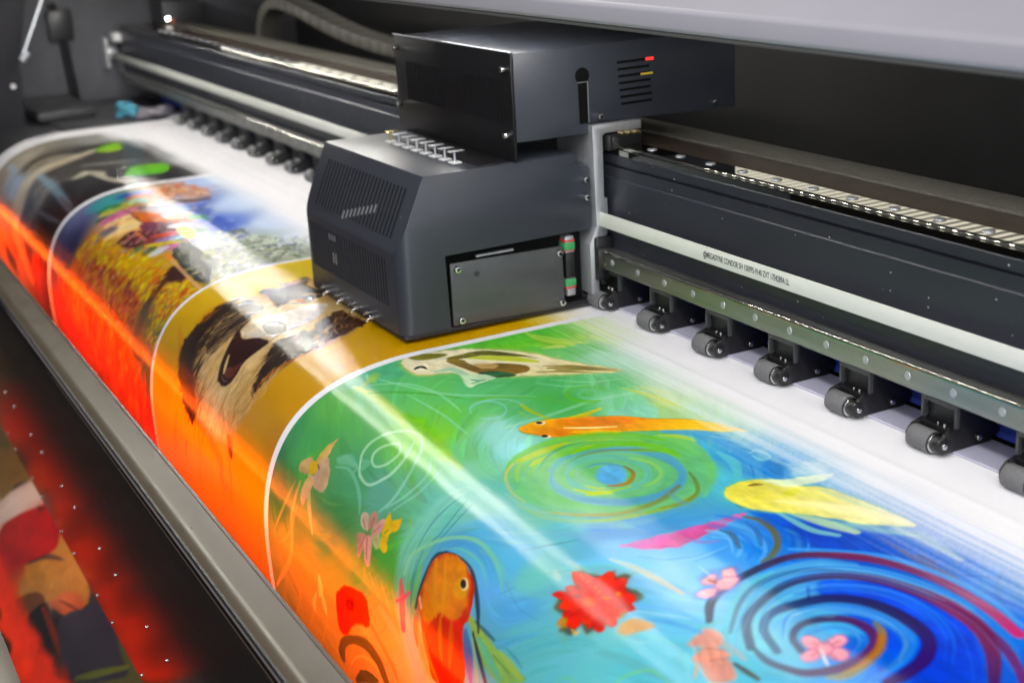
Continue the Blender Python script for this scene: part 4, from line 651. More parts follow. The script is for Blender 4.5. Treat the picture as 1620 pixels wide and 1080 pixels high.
 ('p',[(-7464,3387),(-7446,3354),(-7380,3343),(-7309,3321),(-7234,3288),(-7153,3204),(-7110,3275),(-6969,3262),(-6991,3341),(-6971,3466),(-6971,3530),(-6990,3619),(-7083,3599),(-7072,3687),(-7166,3695),(-7209,3625),(-7330,3625),(-7379,3529),(-7364,3452)],[(222,28,6),(232,22,4),(225,22,6)],1,1,1,2,0.15),
 ('p',[(-7080,3338),(-7005,3280),(-6919,3281),(-6916,3341),(-6995,3395)],[(225,25,5)],0.95,0.9,0.8,3,0.15),
 ('p',[(-7010,3359),(-6902,3320),(-6825,3334),(-6865,3388),(-6974,3424)],[(212,20,6)],0.95,0.9,0.8,3,0.15),
 ('s',[(-7061,3416,30),(-6968,3384,56),(-6878,3353,30)],[(160,12,5)],0.6,0.35,0.25),
 ('p',[(-7018,3411),(-6925,3405),(-6873,3432),(-6922,3465),(-7016,3469)],[(235,40,8)],0.95,0.9,0.8,3,0.15),
 ('p',[(-6971,3448),(-6862,3471),(-6826,3519),(-6908,3542),(-7015,3518)],[(225,25,5)],0.95,0.9,0.8,3,0.15),
 ('s',[(-7061,3468,30),(-6969,3488,44),(-6879,3508,30)],[(240,70,20)],0.6,0.35,0.25),
 ('p',[(-6981,3495),(-6889,3545),(-6879,3600),(-6964,3603),(-7052,3552)],[(212,20,6)],0.95,0.9,0.8,3,0.15),
 ('p',[(-7052,3520),(-7012,3576),(-7036,3622),(-7099,3605),(-7135,3548)],[(235,40,8)],0.95,0.9,0.8,3,0.15),
 ('s',[(-7119,3497,30),(-7085,3546,58),(-7054,3593,30)],[(160,12,5)],0.6,0.35,0.25),
 ('p',[(-7104,3543),(-7109,3615),(-7173,3666),(-7224,3639),(-7214,3567)],[(225,25,5)],0.95,0.9,0.8,3,0.15),
 ('p',[(-7146,3567),(-7181,3639),(-7255,3667),(-7287,3616),(-7250,3544)],[(212,20,6)],0.95,0.9,0.8,3,0.15),
 ('s',[(-7178,3509,35),(-7205,3570,69),(-7235,3631,30)],[(240,70,20)],0.6,0.35,0.25),
 ('p',[(-7197,3559),(-7261,3622),(-7343,3637),(-7352,3583),(-7287,3520)],[(235,40,8)],0.95,0.9,0.8,3,0.15),
 ('p',[(-7302,3549),(-7420,3601),(-7503,3602),(-7455,3546),(-7338,3496)],[(225,25,5)],0.95,0.9,0.8,3,0.15),
 ('s',[(-7248,3490,30),(-7344,3533,56),(-7442,3576,30)],[(160,12,5)],0.6,0.35,0.25),
 ('p',[(-7289,3505),(-7392,3525),(-7463,3504),(-7421,3461),(-7317,3443)],[(212,20,6)],0.95,0.9,0.8,3,0.15),
 ('p',[(-7348,3455),(-7477,3436),(-7540,3384),(-7460,3356),(-7330,3379)],[(235,40,8)],0.95,0.9,0.8,3,0.15),
 ('s',[(-7259,3430,30),(-7365,3413,47),(-7474,3395,30)],[(240,70,20)],0.6,0.35,0.25),
 ('p',[(-7339,3439),(-7450,3410),(-7485,3356),(-7397,3336),(-7286,3369)],[(225,25,5)],0.95,0.9,0.8,3,0.15),
 ('p',[(-7272,3389),(-7331,3335),(-7327,3286),(-7257,3298),(-7199,3353)],[(212,20,6)],0.95,0.9,0.8,3,0.15),
 ('s',[(-7200,3404,30),(-7247,3359,52),(-7297,3314,30)],[(160,12,5)],0.6,0.35,0.25),
 ('p',[(-7274,3354),(-7326,3276),(-7302,3214),(-7219,3241),(-7169,3320)],[(235,40,8)],0.95,0.9,0.8,3,0.15),
 ('p',[(-7200,3319),(-7201,3233),(-7143,3193),(-7082,3250),(-7086,3334)],[(225,25,5)],0.95,0.9,0.8,3,0.15),
 ('s',[(-7147,3379,36),(-7142,3309,73),(-7141,3237,30)],[(240,70,20)],0.6,0.35,0.25),
 ('p',[(-7156,3340),(-7131,3272),(-7070,3247),(-7037,3296),(-7065,3362)],[(212,20,6)],0.95,0.9,0.8,3,0.15),
 ('p',[(-7136,3455),(-7122,3473),(-7124,3493),(-7142,3511),(-7170,3522),(-7201,3523),(-7227,3513),(-7240,3496),(-7238,3475),(-7221,3457),(-7194,3446),(-7162,3445)],[(232,90,22)],0.95,2,0.3,3,0.12),
 ('p',[(-7047,3308),(-7039,3317),(-7037,3326),(-7042,3334),(-7054,3338),(-7068,3337),(-7080,3332),(-7089,3323),(-7091,3313),(-7085,3305),(-7074,3301),(-7060,3302)],[(238,140,40)],0.9,1,0.3,3,0.12),
 ('s',[(-7318,3512,74),(-7274,3498,74)],[(80,15,10)],0.8,0.35,0.25),
 ('s',[(-7106,3697,51),(-7041,3703,112),(-7034,3667,54)],[(235,165,70)],0.9,0.35,0.25),
 ('p',[(-7247,3376),(-7243,3381),(-7246,3387),(-7254,3389),(-7262,3387),(-7266,3381),(-7263,3375),(-7255,3373)],[(250,185,90)],0.85,0.5,0.2,3,0.12),
 ('p',[(-7186,3384),(-7182,3390),(-7185,3395),(-7193,3398),(-7201,3395),(-7205,3390),(-7202,3384),(-7194,3382)],[(250,185,90)],0.85,0.5,0.2,3,0.12),
 ('p',[(-7117,3394),(-7113,3399),(-7116,3405),(-7124,3407),(-7132,3404),(-7136,3399),(-7133,3394),(-7125,3391)],[(250,185,90)],0.85,0.5,0.2,3,0.12),
 ('p',[(-7087,3388),(-7084,3393),(-7087,3398),(-7095,3401),(-7103,3398),(-7106,3393),(-7103,3387),(-7095,3385)],[(250,185,90)],0.85,0.5,0.2,3,0.12),
 ('p',[(-7069,3368),(-7066,3374),(-7069,3379),(-7077,3381),(-7085,3379),(-7088,3373),(-7085,3368),(-7078,3366)],[(250,185,90)],0.85,0.5,0.2,3,0.12),
 ('p',[(-7442,3370),(-7438,3376),(-7441,3382),(-7450,3384),(-7458,3381),(-7462,3375),(-7459,3370),(-7451,3368)],[(250,185,90)],0.85,0.5,0.2,3,0.12),
 ('p',[(-7408,3376),(-7404,3382),(-7407,3388),(-7415,3390),(-7424,3387),(-7428,3382),(-7425,3376),(-7416,3374)],[(250,185,90)],0.85,0.5,0.2,3,0.12),
 ('p',[(-7348,3373),(-7344,3378),(-7347,3384),(-7356,3386),(-7364,3384),(-7368,3378),(-7365,3372),(-7357,3370)],[(250,185,90)],0.85,0.5,0.2,3,0.12),
 ('p',[(-6801,3518),(-6779,3387),(-6595,3343),(-6645,3445),(-6738,3526)],[(205,150,80),(222,148,75)],0.9,2,1,3,0.15),
 ('s',[(-7429,3146,87),(-7175,3081,249),(-6727,3036,131)],[(190,210,200),(222,198,150),(225,195,150)],0.75,0.8,0.25),
 ('s',[(-7654,3348,76),(-7584,3338,143),(-7511,3342,48)],[(200,190,170)],0.4,0.8,0.25),
 ('s',[(-7662,3464,194),(-7570,3490,192)],[(190,195,170)],0.4,0.8,0.25),
 ('s',[(-6848,3302,114),(-6653,3187,218),(-6377,3131,101)],[(115,178,238)],0.7,0.7,0.25),
 ('s',[(-6713,3346,106),(-6546,3263,234),(-6309,3190,127)],[(92,160,222)],0.75,0.7,0.25),
 ('s',[(-6849,3353,54),(-6640,3247,112),(-6465,3150,40)],[(175,215,240)],0.6,0.7,0.25),
 ('s',[(-6468,3773,53),(-6445,3704,99),(-6319,3584,87),(-6144,3573,30)],[(120,202,120)],0.75,0.35,0.25),
 ('s',[(-6929,4009,44),(-6851,3946,81),(-6756,3932,30)],[(110,195,110)],0.6,0.35,0.25),
 ('s',[(-6676,3528,30),(-6574,3497,61),(-6510,3441,30)],[(165,215,220)],0.5,0.35,0.25),
 ('f',[(-12078,704),(-11158,854),(-10284,1059),(-9638,1152),(-9077,1154),(-8558,1155),(-7978,1234),(-7493,1270),(-6996,1231),(-6582,1264),(-6032,1293),(-5544,1335)],0.1,0.22),
 ('c',-1.629,-1.204),
 ('w',[(-15918,2534),(-15877,2227),(-15928,2850),(-16136,3357),(-16155,3624),(-15914,3946),(-15837,4253),(-15878,4573),(-12518,2938),(-12551,2649),(-12200,2665),(-12223,3339),(-12216,3726),(-12224,4159),(-13432,2849),(-12213,2112),(-12175,1423),(-13689,4294),(-15184,4976),(-13925,4857),(-12865,4103),(-12356,882),(-15736,4996),(-14716,5125),(-12465,4627),(-13102,5127)],[(218,188,70),(215,188,55),(222,192,80),(212,172,55),(202,160,40),(190,148,32),(175,135,28),(185,140,40),(212,162,30),(205,155,32),(200,150,30),(205,150,30),(195,140,28),(180,125,25),(215,170,45),(205,155,30),(210,162,32),(190,150,80),(200,150,45),(200,150,50),(185,135,50),(215,185,50),(205,155,45),(205,155,45),(190,140,40),(190,140,50)]),
 ('p',[(-14913,4299),(-15167,4065),(-15322,3765),(-15448,3507),(-15466,3264),(-15254,3079),(-15231,2892),(-15309,2630),(-15452,2328),(-14822,2270),(-14055,2309),(-13413,2426),(-13114,2692),(-12971,2996),(-12968,3175),(-13003,3380),(-13004,3615),(-12987,3850),(-12979,3999),(-13088,4257),(-13340,4472),(-13948,4611),(-14597,4535)],[(180,135,72),(195,160,105),(205,178,130),(185,140,75)],0.95,7,3,3,0.15),
 ('d',[(-14873,4288),(-15296,3656),(-15254,3079),(-15397,2348),(-14055,2309),(-13436,2453),(-12968,3175),(-12987,3850),(-13088,4257),(-14171,4654)],[(215,185,135),(170,125,70),(150,105,55),(200,165,110),(230,205,165)],260,0.03,0.0012,75,25,0.5,0.35,0.4),
 ('p',[(-14582,3496),(-14571,3352),(-14421,3064),(-14358,2757),(-14283,2576),(-14163,2578),(-13882,2804),(-13817,2990),(-13792,3214),(-13971,3400),(-14314,3548)],[(222,196,150),(215,202,185),(210,205,205)],1,3,2,3,0.15),
 ('d',[(-14777,4260),(-15027,3764),(-15090,3462),(-14560,3488),(-14295,3883),(-13948,4161),(-13981,4524)],[(205,170,115),(170,135,85),(215,190,150),(150,115,65)],110,0.034,0.0013,100,18,0.55,0.35,0.4),
 ('d',[(-13714,4089),(-13454,3768),(-13062,3915),(-13098,4246),(-13533,4520),(-13821,4405)],[(205,170,115),(160,120,60),(190,150,90),(140,105,55)],90,0.034,0.0013,95,18,0.5,0.35,0.4),
 ('p',[(-14522,3519),(-14286,3559),(-14057,3439),(-13794,3405),(-13780,3590),(-13802,3742),(-13741,3883),(-13777,4020),(-13918,4086),(-14087,4063),(-14207,3904),(-14386,3708)],[(60,25,20),(42,18,14),(40,16,14)],1,1.2,1,3,0.15),
 ('p',[(-14088,3931),(-13899,3837),(-13837,3746),(-13784,3906),(-13902,3998)],[(105,55,42),(85,38,30)],0.9,1.5,1,3,0.15),
 ('s',[(-14221,3789,129),(-14118,3892,266),(-14046,3966,137)],[(220,192,132)],0.95,0.35,0.25),
 ('s',[(-14069,4004,32),(-13943,4026,55),(-13847,4004,30)],[(190,150,110)],0.7,0.35,0.25),
 ('s',[(-14638,3328,163),(-14560,3488,289),(-14386,3689,341),(-14217,3899,354),(-14080,4053,295)],[(35,18,14)],0.9,0.35,0.25),
 ('s',[(-13794,3405,100),(-13841,3241,223),(-13816,3064,85)],[(60,35,25)],0.7,0.35,0.25),
 ('p',[(-14245,3305),(-14292,3195),(-14094,3131),(-13876,3152),(-13883,3263),(-14007,3340)],[(34,24,20)],0.95,1.5,1.5,3,0.15),
 ('d',[(-14215,3332),(-14238,3131),(-13962,3120),(-13758,3311),(-13812,3462)],[(50,35,28),(90,70,50)],22,0.009,0.00075,20,40,0.6,0.35,0.4),
 ('p',[(-15365,2939),(-15285,2756),(-15181,2537),(-14879,2425),(-14624,2393),(-14552,2564),(-14698,2782),(-14620,2977),(-14935,2957)],[(50,36,24),(32,20,16),(35,22,18)],0.95,3,3,3,0.15),
 ('d',[(-15336,2964),(-15308,2747),(-15223,2545),(-14970,2560),(-14977,2942)],[(35,22,16),(120,85,45)],26,0.026,0.0008,5,14,0.75,0.35,0.4),
 ('s',[(-14757,2669,181),(-14747,2567,372),(-14630,2474,117)],[(200,170,130)],0.8,0.35,0.25),
 ('s',[(-14672,2761,149),(-14566,2725,344),(-14518,2682,145)],[(165,75,22)],0.9,0.35,0.25),
 ('p',[(-14522,2598),(-14492,2617),(-14482,2643),(-14496,2668),(-14529,2686),(-14572,2692),(-14614,2684),(-14643,2665),(-14653,2639),(-14640,2614),(-14608,2596),(-14565,2590)],[(20,14,12)],1,0.6,0.3,3,0.12),
 ('p',[(-14552,2609),(-14539,2617),(-14533,2628),(-14538,2637),(-14550,2644),(-14568,2645),(-14586,2642),(-14600,2634),(-14605,2623),(-14601,2613),(-14589,2607),(-14571,2605)],[(235,235,235)],1,0.5,0.3,3,0.12),
 ('s',[(-14631,2875,100),(-14489,2738,211),(-14393,2624,79)],[(45,30,22)],0.8,0.35,0.25),
 ('d',[(-15702,4524),(-14656,4661),(-13695,4780),(-12441,4814),(-14087,5352),(-15568,5257)],[(225,160,50),(190,110,30),(170,70,20)],60,0.04,0.002,100,14,0.4,0.35,0.4),
 ('p',[(-15441,2716),(-15318,2573),(-15461,2340),(-15280,2376),(-15156,2546)],[(55,40,25)],0.9,2,2,3,0.15),
 ('s',[(-15309,2630,195),(-15300,2517,355),(-15375,2364,110)],[(212,182,130)],0.8,0.35,0.25),
 ('d',[(-15356,2731),(-15513,2361),(-15249,2380),(-15157,2646)],[(30,20,15),(215,185,130)],18,0.014,0.0006,10,16,0.8,0.35,0.4),
 ('p',[(-15485,3750),(-15518,3581),(-15410,3299),(-15194,3374),(-15208,3614),(-15158,3750),(-15102,3897),(-14967,4079),(-14777,4260),(-14447,4490),(-14524,4708),(-14789,4629),(-15199,4381),(-15490,4125),(-15519,3970)],[(38,24,18),(42,28,20),(48,32,22)],0.97,3.5,4,3,0.15),
 ('p',[(-15208,3353),(-15213,3149),(-14789,3140),(-14706,3303),(-14614,3510),(-14561,3682),(-14633,3854),(-14798,3889),(-14972,3687),(-15116,3522)],[(42,30,22),(36,24,18),(46,34,26)],0.95,3.5,4,3,0.15),
 ('p',[(-13692,3382),(-13656,3184),(-13598,3030),(-13073,3147),(-13102,3318),(-13157,3550),(-13152,3787),(-13113,3909),(-13305,3800),(-13497,3589)],[(42,30,24),(38,26,20),(45,30,22)],0.95,3.5,4,3,0.15),
 ('p',[(-13579,2979),(-13826,2709),(-13877,2528),(-13312,2504),(-13162,2736),(-13109,2948),(-13081,3037),(-13336,3016)],[(60,36,22),(45,26,18),(62,34,20)],0.95,3.5,4,3,0.15),
 ('d',[(-15438,4143),(-15429,3701),(-15410,3299),(-15153,3114),(-14686,3279),(-14649,3825),(-14684,4233),(-14540,4626)],[(32,20,15),(45,30,22),(60,40,28)],120,0.04,0.001,100,15,0.7,0.35,0.4),
 ('d',[(-15183,3559),(-15152,3356),(-14829,3348),(-14640,3776),(-14791,3870)],[(195,165,115),(170,140,95)],22,0.032,0.0009,110,14,0.6,0.35,0.4),
 ('d',[(-13209,3848),(-13537,3396),(-13536,3024),(-13059,3139),(-13145,3555)],[(35,24,18),(60,42,30),(160,130,85)],60,0.036,0.0009,60,16,0.7,0.35,0.4),
 ('d',[(-13176,3237),(-13168,2953),(-13207,2654),(-13707,2596),(-13558,2944)],[(40,26,18),(90,60,35),(190,150,95)],50,0.026,0.001,60,20,0.7,0.35,0.4),
 ('d',[(-15167,4065),(-15325,3644),(-15519,3378),(-15428,3277),(-15124,3537),(-14963,3880),(-14647,4222),(-14255,4538),(-14609,4647)],[(35,22,16),(52,34,24),(25,16,12)],140,0.034,0.0012,100,12,0.8,0.35,0.4),
 ('d',[(-14622,3860),(-15024,3556),(-15163,3174),(-14760,3158),(-14574,3551),(-14491,3844)],[(38,26,18),(60,42,28),(180,150,105)],90,0.03,0.001,95,15,0.75,0.35,0.4),
 ('d',[(-13163,3872),(-13373,3694),(-13602,3402),(-13564,3043),(-13073,3147),(-13120,3565)],[(36,24,18),(52,34,24),(28,20,16)],110,0.03,0.0011,70,14,0.8,0.35,0.4),
 ('d',[(-13558,2944),(-13853,2501),(-13310,2469),(-13047,2860)],[(48,28,18),(80,45,25),(170,120,70)],40,0.028,0.0009,25,16,0.7,0.35,0.4),
 ('d',[(-15527,3683),(-15601,3542),(-15555,3366),(-15435,3425),(-15390,3667)],[(190,95,25),(215,120,30)],26,0.022,0.0008,110,14,0.6,0.35,0.4),
 ('s',[(-15910,3909,110),(-15616,4031,473),(-15365,4239,254)],[(185,105,25)],0.5,0.9,0.25),
 ('s',[(-13088,3901,84),(-13154,3796,187),(-13120,3565,192),(-13052,3331,204),(-13027,3166,75)],[(190,90,20)],0.6,0.35,0.25),
 ('s',[(-13347,4461,212),(-13230,4524,648),(-13158,4601,371)],[(40,25,20)],0.8,0.8,0.25),
 ('s',[(-14472,4605,324),(-13938,4650,595),(-13585,4743,749),(-13448,4974,503)],[(150,100,50)],0.5,0.9,0.25),
 ('f',[(-12701,1145),(-12347,872),(-16290,1450)],0.09,0.2),
 ('c',-2.2575,-1.629),
 ('w',[(-21843,1525),(-20146,1652),(-18600,1693),(-17293,1796),(-20686,2262),(-19091,2264),(-18100,2482),(-17689,2266),(-16754,2159),(-16863,2704),(-16925,3019),(-21694,2673),(-21893,3126),(-22020,3649),(-21784,4030),(-20255,3343),(-19389,3186),(-20076,3859),(-18843,3765),(-19748,4191),(-17781,3565),(-18096,4079),(-17146,4276),(-16490,4508),(-20732,4410),(-21153,5083),(-19420,5027),(-17608,5064),(-16526,5411),(-21041,5961),(-16773,3602)],[(170,190,228),(185,203,232),(198,212,236),(195,210,236),(120,140,200),(110,135,205),(170,185,215),(170,185,170),(160,170,150),(140,150,130),(70,80,70),(175,110,50),(70,130,130),(95,100,135),(45,45,75),(220,170,110),(120,50,55),(180,130,45),(190,150,45),(160,80,40),(180,150,45),(150,70,40),(110,90,45),(70,80,60),(190,90,35),(200,60,25),(200,70,30),(205,70,30),(200,40,20),(205,60,25),(200,150,40)]),
 ('p',[(-20241,2388),(-20447,2120),(-20017,2133),(-19376,2361),(-19525,2519)],[(80,102,195)],0.75,6,5,3,0.15),
 ('p',[(-19216,2409),(-19412,2166),(-18462,2209),(-17768,2361),(-18136,2645)],[(60,85,185),(95,120,200)],0.75,8,6,3,0.15),
 ('d',[(-19106,2396),(-19215,2116),(-17943,2305),(-17931,2621)],[(60,85,185),(110,130,205),(190,200,225)],30,0.014,0.00125,60,40,0.6,0.35,0.4),
 ('d',[(-18552,2474),(-18420,2160),(-17898,2197),(-17400,1608),(-16015,2120),(-16142,2536),(-16396,3103),(-17695,2866)],[(190,198,160),(95,112,85),(112,112,150),(205,205,195),(150,160,120),(60,70,70),(215,215,205)],900,0.011,0.0021000000000000003,40,50,0.9,0.35,0.4),
 ('d',[(-18444,2507),(-17853,2037),(-17400,1608),(-17033,1744),(-17740,2680)],[(225,225,205),(215,220,170),(200,205,210)],90,0.009,0.0013,40,60,0.85,0.35,0.4),
 ('d',[(-22142,2538),(-22393,1984),(-21651,1735),(-20847,1924),(-20595,2288),(-21424,2693)],[(195,92,28),(235,222,205),(180,80,25),(225,190,160),(205,110,40)],300,0.014,0.0025,70,40,0.9,0.35,0.4),
 ('d',[(-21633,1993),(-21516,1725),(-21214,1664),(-20709,1965)],[(200,110,50),(215,190,150)],24,0.02,0.001,85,15,0.7,0.35,0.4),
 ('s',[(-21060,3082,966),(-20968,2812,1052),(-20898,2492,1167),(-20743,2003,720)],[(48,34,20)],0.95,0.35,0.25),
 ('s',[(-21042,2988,601),(-20988,2467,696)],[(150,90,40)],0.7,0.35,0.25),
 ('s',[(-21633,1993,253),(-21605,1545,517),(-21384,1440,123)],[(165,120,110)],0.5,0.35,0.25),
 ('s',[(-22348,3585,2098),(-21923,3889,3421),(-21599,4282,3598)],[(105,112,142),(70,72,110),(36,36,66)],0.9,0.4,0.25),
 ('s',[(-22085,3420,1417),(-22044,3140,3109),(-22005,2945,1158)],[(52,135,142)],0.85,0.35,0.25),
 ('s',[(-22044,2966,874),(-22028,2737,1865),(-21897,2541,656)],[(30,55,150),(60,80,180)],0.9,0.35,0.25),
 ('s',[(-21823,2839,1115),(-21738,2562,1218)],[(195,80,25)],0.9,0.35,0.25),
 ('s',[(-21513,3379,999),(-21450,3134,2180),(-21437,2956,804)],[(182,172,32)],0.85,0.35,0.25),
 ('s',[(-21735,3398,680),(-21657,3268,1359),(-21523,3115,482)],[(40,118,50)],0.85,0.35,0.25),
 ('s',[(-21517,2936,696),(-21540,2811,1083),(-21243,2769,212)],[(130,195,190)],0.85,0.35,0.25),
 ('s',[(-21118,3374,823),(-21302,3489,787)],[(45,70,40)],0.8,0.35,0.25),
 ('s',[(-21139,3488,986),(-21063,3315,1983),(-21065,3111,1714)],[(205,105,155)],0.95,0.35,0.25),
 ('s',[(-20856,3498,685),(-20745,3315,1566),(-20760,3169,563)],[(235,205,145)],0.95,0.35,0.25),
 ('s',[(-20411,3533,1812),(-20314,3327,2211),(-20118,3161,1374)],[(238,208,140)],0.95,0.35,0.25),
 ('s',[(-20278,3388,290),(-20151,3221,308)],[(170,160,160)],0.7,0.35,0.25),
 ('p',[(-20948,3081),(-20286,2829),(-19651,2852),(-20097,3128)],[(205,105,28),(190,82,20)],0.97,1.5,1,3,0.15),
 ('p',[(-20150,3153),(-19637,2875),(-19253,3074),(-19466,3242)],[(120,50,70),(95,38,52)],0.97,1.5,1,3,0.15),
 ('s',[(-21065,3111,80),(-20507,3126,158),(-20097,3128,56)],[(95,45,45)],0.9,0.35,0.25),
 ('s',[(-20642,3763,1241),(-20614,3623,1642),(-20517,3503,966)],[(88,84,108)],0.9,0.35,0.25),
 ('p',[(-19913,3587),(-19939,3298),(-19339,3248),(-19150,3490),(-19614,3609)],[(82,36,38)],0.95,1.5,1,3,0.15),
 ('s',[(-19676,3558,282),(-19738,3333,296)],[(205,140,130)],0.9,0.35,0.25),
 ('s',[(-19867,3308,285),(-19242,3323,276)],[(205,120,80)],0.8,0.35,0.25),
 ('s',[(-19540,3655,212),(-19110,3619,415),(-18805,3605,141)],[(120,130,150)],0.8,0.35,0.25),
 ('s',[(-19939,2773,682),(-19919,2620,1438),(-19890,2470,527)],[(215,215,130)],0.92,0.35,0.25),
 ('s',[(-20052,2704,456),(-20090,2750,987),(-20093,2806,339)],[(220,180,205)],0.92,0.35,0.25),
 ('s',[(-19644,2780,646),(-19581,2659,1319),(-19500,2544,469)],[(200,85,30)],0.92,0.35,0.25),
 ('s',[(-19837,2522,506),(-19628,2443,966),(-19389,2376,324)],[(110,175,140)],0.92,0.35,0.25),
 ('s',[(-19585,2575,405),(-19542,2459,806),(-19470,2352,283)],[(60,150,70)],0.92,0.35,0.25),
 ('s',[(-19037,2769,520),(-18855,2686,1012),(-18649,2613,344)],[(70,110,85)],0.92,0.35,0.25),
 ('s',[(-19424,2897,560),(-19329,2786,1112),(-19212,2682,386)],[(235,235,225)],0.92,0.35,0.25),
 ('s',[(-19137,3088,446),(-19049,2974,903),(-18946,2867,317)],[(225,100,140)],0.92,0.35,0.25),
 ('s',[(-19243,3227,322),(-19127,3118,657),(-19002,3015,233)],[(205,70,35)],0.92,0.35,0.25),
 ('s',[(-18969,3228,378),(-18855,3121,771),(-18732,3019,273)],[(120,105,175)],0.92,0.35,0.25),
 ('s',[(-18767,3063,480),(-18726,2948,985),(-18669,2839,350)],[(150,190,200)],0.92,0.35,0.25),
 ('s',[(-18977,3380,317),(-18725,3199,698),(-18508,3020,268)],[(210,200,45)],0.92,0.35,0.25),
 ('s',[(-18491,3272,604),(-18444,3202,1177),(-18378,3139,397)],[(205,95,165)],0.92,0.35,0.25),
 ('s',[(-18540,3429,618),(-18507,3333,1264),(-18466,3242,451)],[(190,205,215)],0.92,0.35,0.25),
 ('s',[(-18755,3444,631),(-18732,3412,1090),(-18686,3386,323)],[(70,95,40)],0.92,0.35,0.25),
 ('s',[(-19086,3468,586),(-19067,3515,1089),(-19031,3567,356)],[(80,110,50)],0.92,0.35,0.25),
 ('p',[(-19209,2884),(-19176,2729),(-18502,2754),(-18549,2910)],[(226,216,90)],0.95,1.5,0.8,3,0.15),
 ('p',[(-18263,3209),(-18297,2948),(-17272,3038),(-16546,3164),(-16400,3270),(-16769,3370),(-17551,3331)],[(50,52,45),(38,42,42),(40,48,50)],0.95,2,2.5,3,0.15),
 ('d',[(-18175,3207),(-18179,2983),(-16533,3176),(-16850,3388)],[(35,40,38),(70,80,75),(130,120,60),(60,70,75)],150,0.01,0.00175,40,60,0.85,0.35,0.4),
 ('d',[(-17571,3253),(-16999,3166),(-16443,3257),(-16892,3375)],[(205,170,60),(30,35,35)],14,0.01,0.00125,80,30,0.8,0.35,0.4),
 ('d',[(-21586,3526),(-21707,3172),(-21833,2537),(-21418,1754),(-19185,2372),(-18267,2957),(-18446,3360),(-18805,3605),(-20267,3728)],[(190,95,35),(235,205,140),(120,50,60),(205,185,40),(60,120,80),(110,120,180),(205,110,150),(70,45,40),(225,220,200)],330,0.012,0.002,85,40,0.65,0.35,0.4),
 ('s',[(-17448,3475,1815),(-17376,3680,1622),(-17250,3935,1113),(-17178,4157,1231),(-17124,4435,1517),(-16877,4532,894)],[(60,26,22),(70,35,28),(85,70,60),(70,40,35),(55,40,35)],0.95,0.35,0.25),
 ('p',[(-17641,3368),(-16995,3387),(-16886,3515),(-17404,3567)],[(55,24,20)],0.95,2,2,3,0.15),
 ('d',[(-21160,4108),(-20935,3711),(-19861,3614),(-18869,3585),(-18209,3431),(-17680,3384),(-17241,3751),(-17432,4179),(-18008,4408),(-19558,4334)],[(205,185,32),(215,195,45),(190,160,40),(205,110,32),(178,120,90)],620,0.011,0.00275,95,35,0.9,0.35,0.4),
 ('d',[(-21179,4410),(-20151,3986),(-18503,3891),(-17425,4000),(-17413,4550),(-19001,4563),(-20396,4617)],[(165,42,22),(140,35,22),(190,95,35),(150,70,45),(175,110,95),(120,45,40)],560,0.012,0.00275,95,35,0.9,0.35,0.4),
 ('d',[(-18168,3626),(-17707,3470),(-17417,3634),(-17664,3767)],[(205,50,25),(190,80,30),(205,180,40)],40,0.009,0.00175,90,35,0.85,0.35,0.4),
 ('d',[(-17218,3630),(-16892,3375),(-16432,3364),(-16298,3778),(-16466,3923),(-16580,4129),(-16988,4065)],[(210,190,35),(195,60,30),(150,110,90),(175,75,35),(205,180,45),(120,90,60)],300,0.009,0.0022,80,45,0.9,0.35,0.4),
 ('d',[(-17183,3642),(-16850,3388),(-16593,3472),(-16887,3663)],[(214,200,40),(200,185,35)],36,0.009,0.0016,80,40,0.9,0.35,0.4),
 ('d',[(-16885,4038),(-16348,3980),(-16311,4262),(-16456,4420),(-16814,4354)],[(180,170,45),(205,180,50),(130,120,50)],60,0.01,0.0016,95,20,0.85,0.35,0.4),
 ('d',[(-17899,4338),(-17306,4275),(-16406,4407),(-16217,4591),(-16763,4582)],[(50,75,60),(40,60,60),(70,80,50),(35,45,45)],70,0.02,0.002,95,14,0.85,0.35,0.4),
 ('s',[(-18035,3313,297),(-17228,3359,244),(-16314,3403,271)],[(206,160,112)],0.95,0.35,0.25),
 ('s',[(-18236,3309,389),(-17937,3324,382)],[(225,130,60)],0.9,0.35,0.25),
 ('d',[(-21919,4568),(-19786,4569),(-17538,4707),(-16427,4808),(-16892,5704),(-18625,5541),(-21231,5201)],[(205,60,22),(225,130,45),(180,35,18),(215,95,35),(235,160,80)],420,0.026,0.0025,95,16,0.8,0.35,0.4),
 ('d',[(-21891,4661),(-19760,4654),(-17536,4790),(-16322,5017),(-16865,5869),(-18453,5766),(-21445,5457)],[(110,14,8),(80,10,8),(170,25,10),(60,20,14)],90,0.03,0.0025,95,12,0.6,0.35,0.4),
 ('d',[(-19738,5489),(-17719,5269),(-16404,5205),(-16683,5633),(-18182,5864)],[(235,170,90),(200,40,20),(215,60,25)],70,0.016,0.0015,95,14,0.8,0.35,0.4),
 ('d',[(-21753,4631),(-20380,4707),(-20254,5053),(-21427,5149)],[(235,140,60),(230,110,50)],40,0.03,0.0025,95,10,0.7,0.35,0.4),
 ('f',[(-22438,1451),(-20594,1509),(-19189,1491),(-17406,1667),(-16290,1600)],0.07,0.2),
 ('c',-2.93,-2.2575),
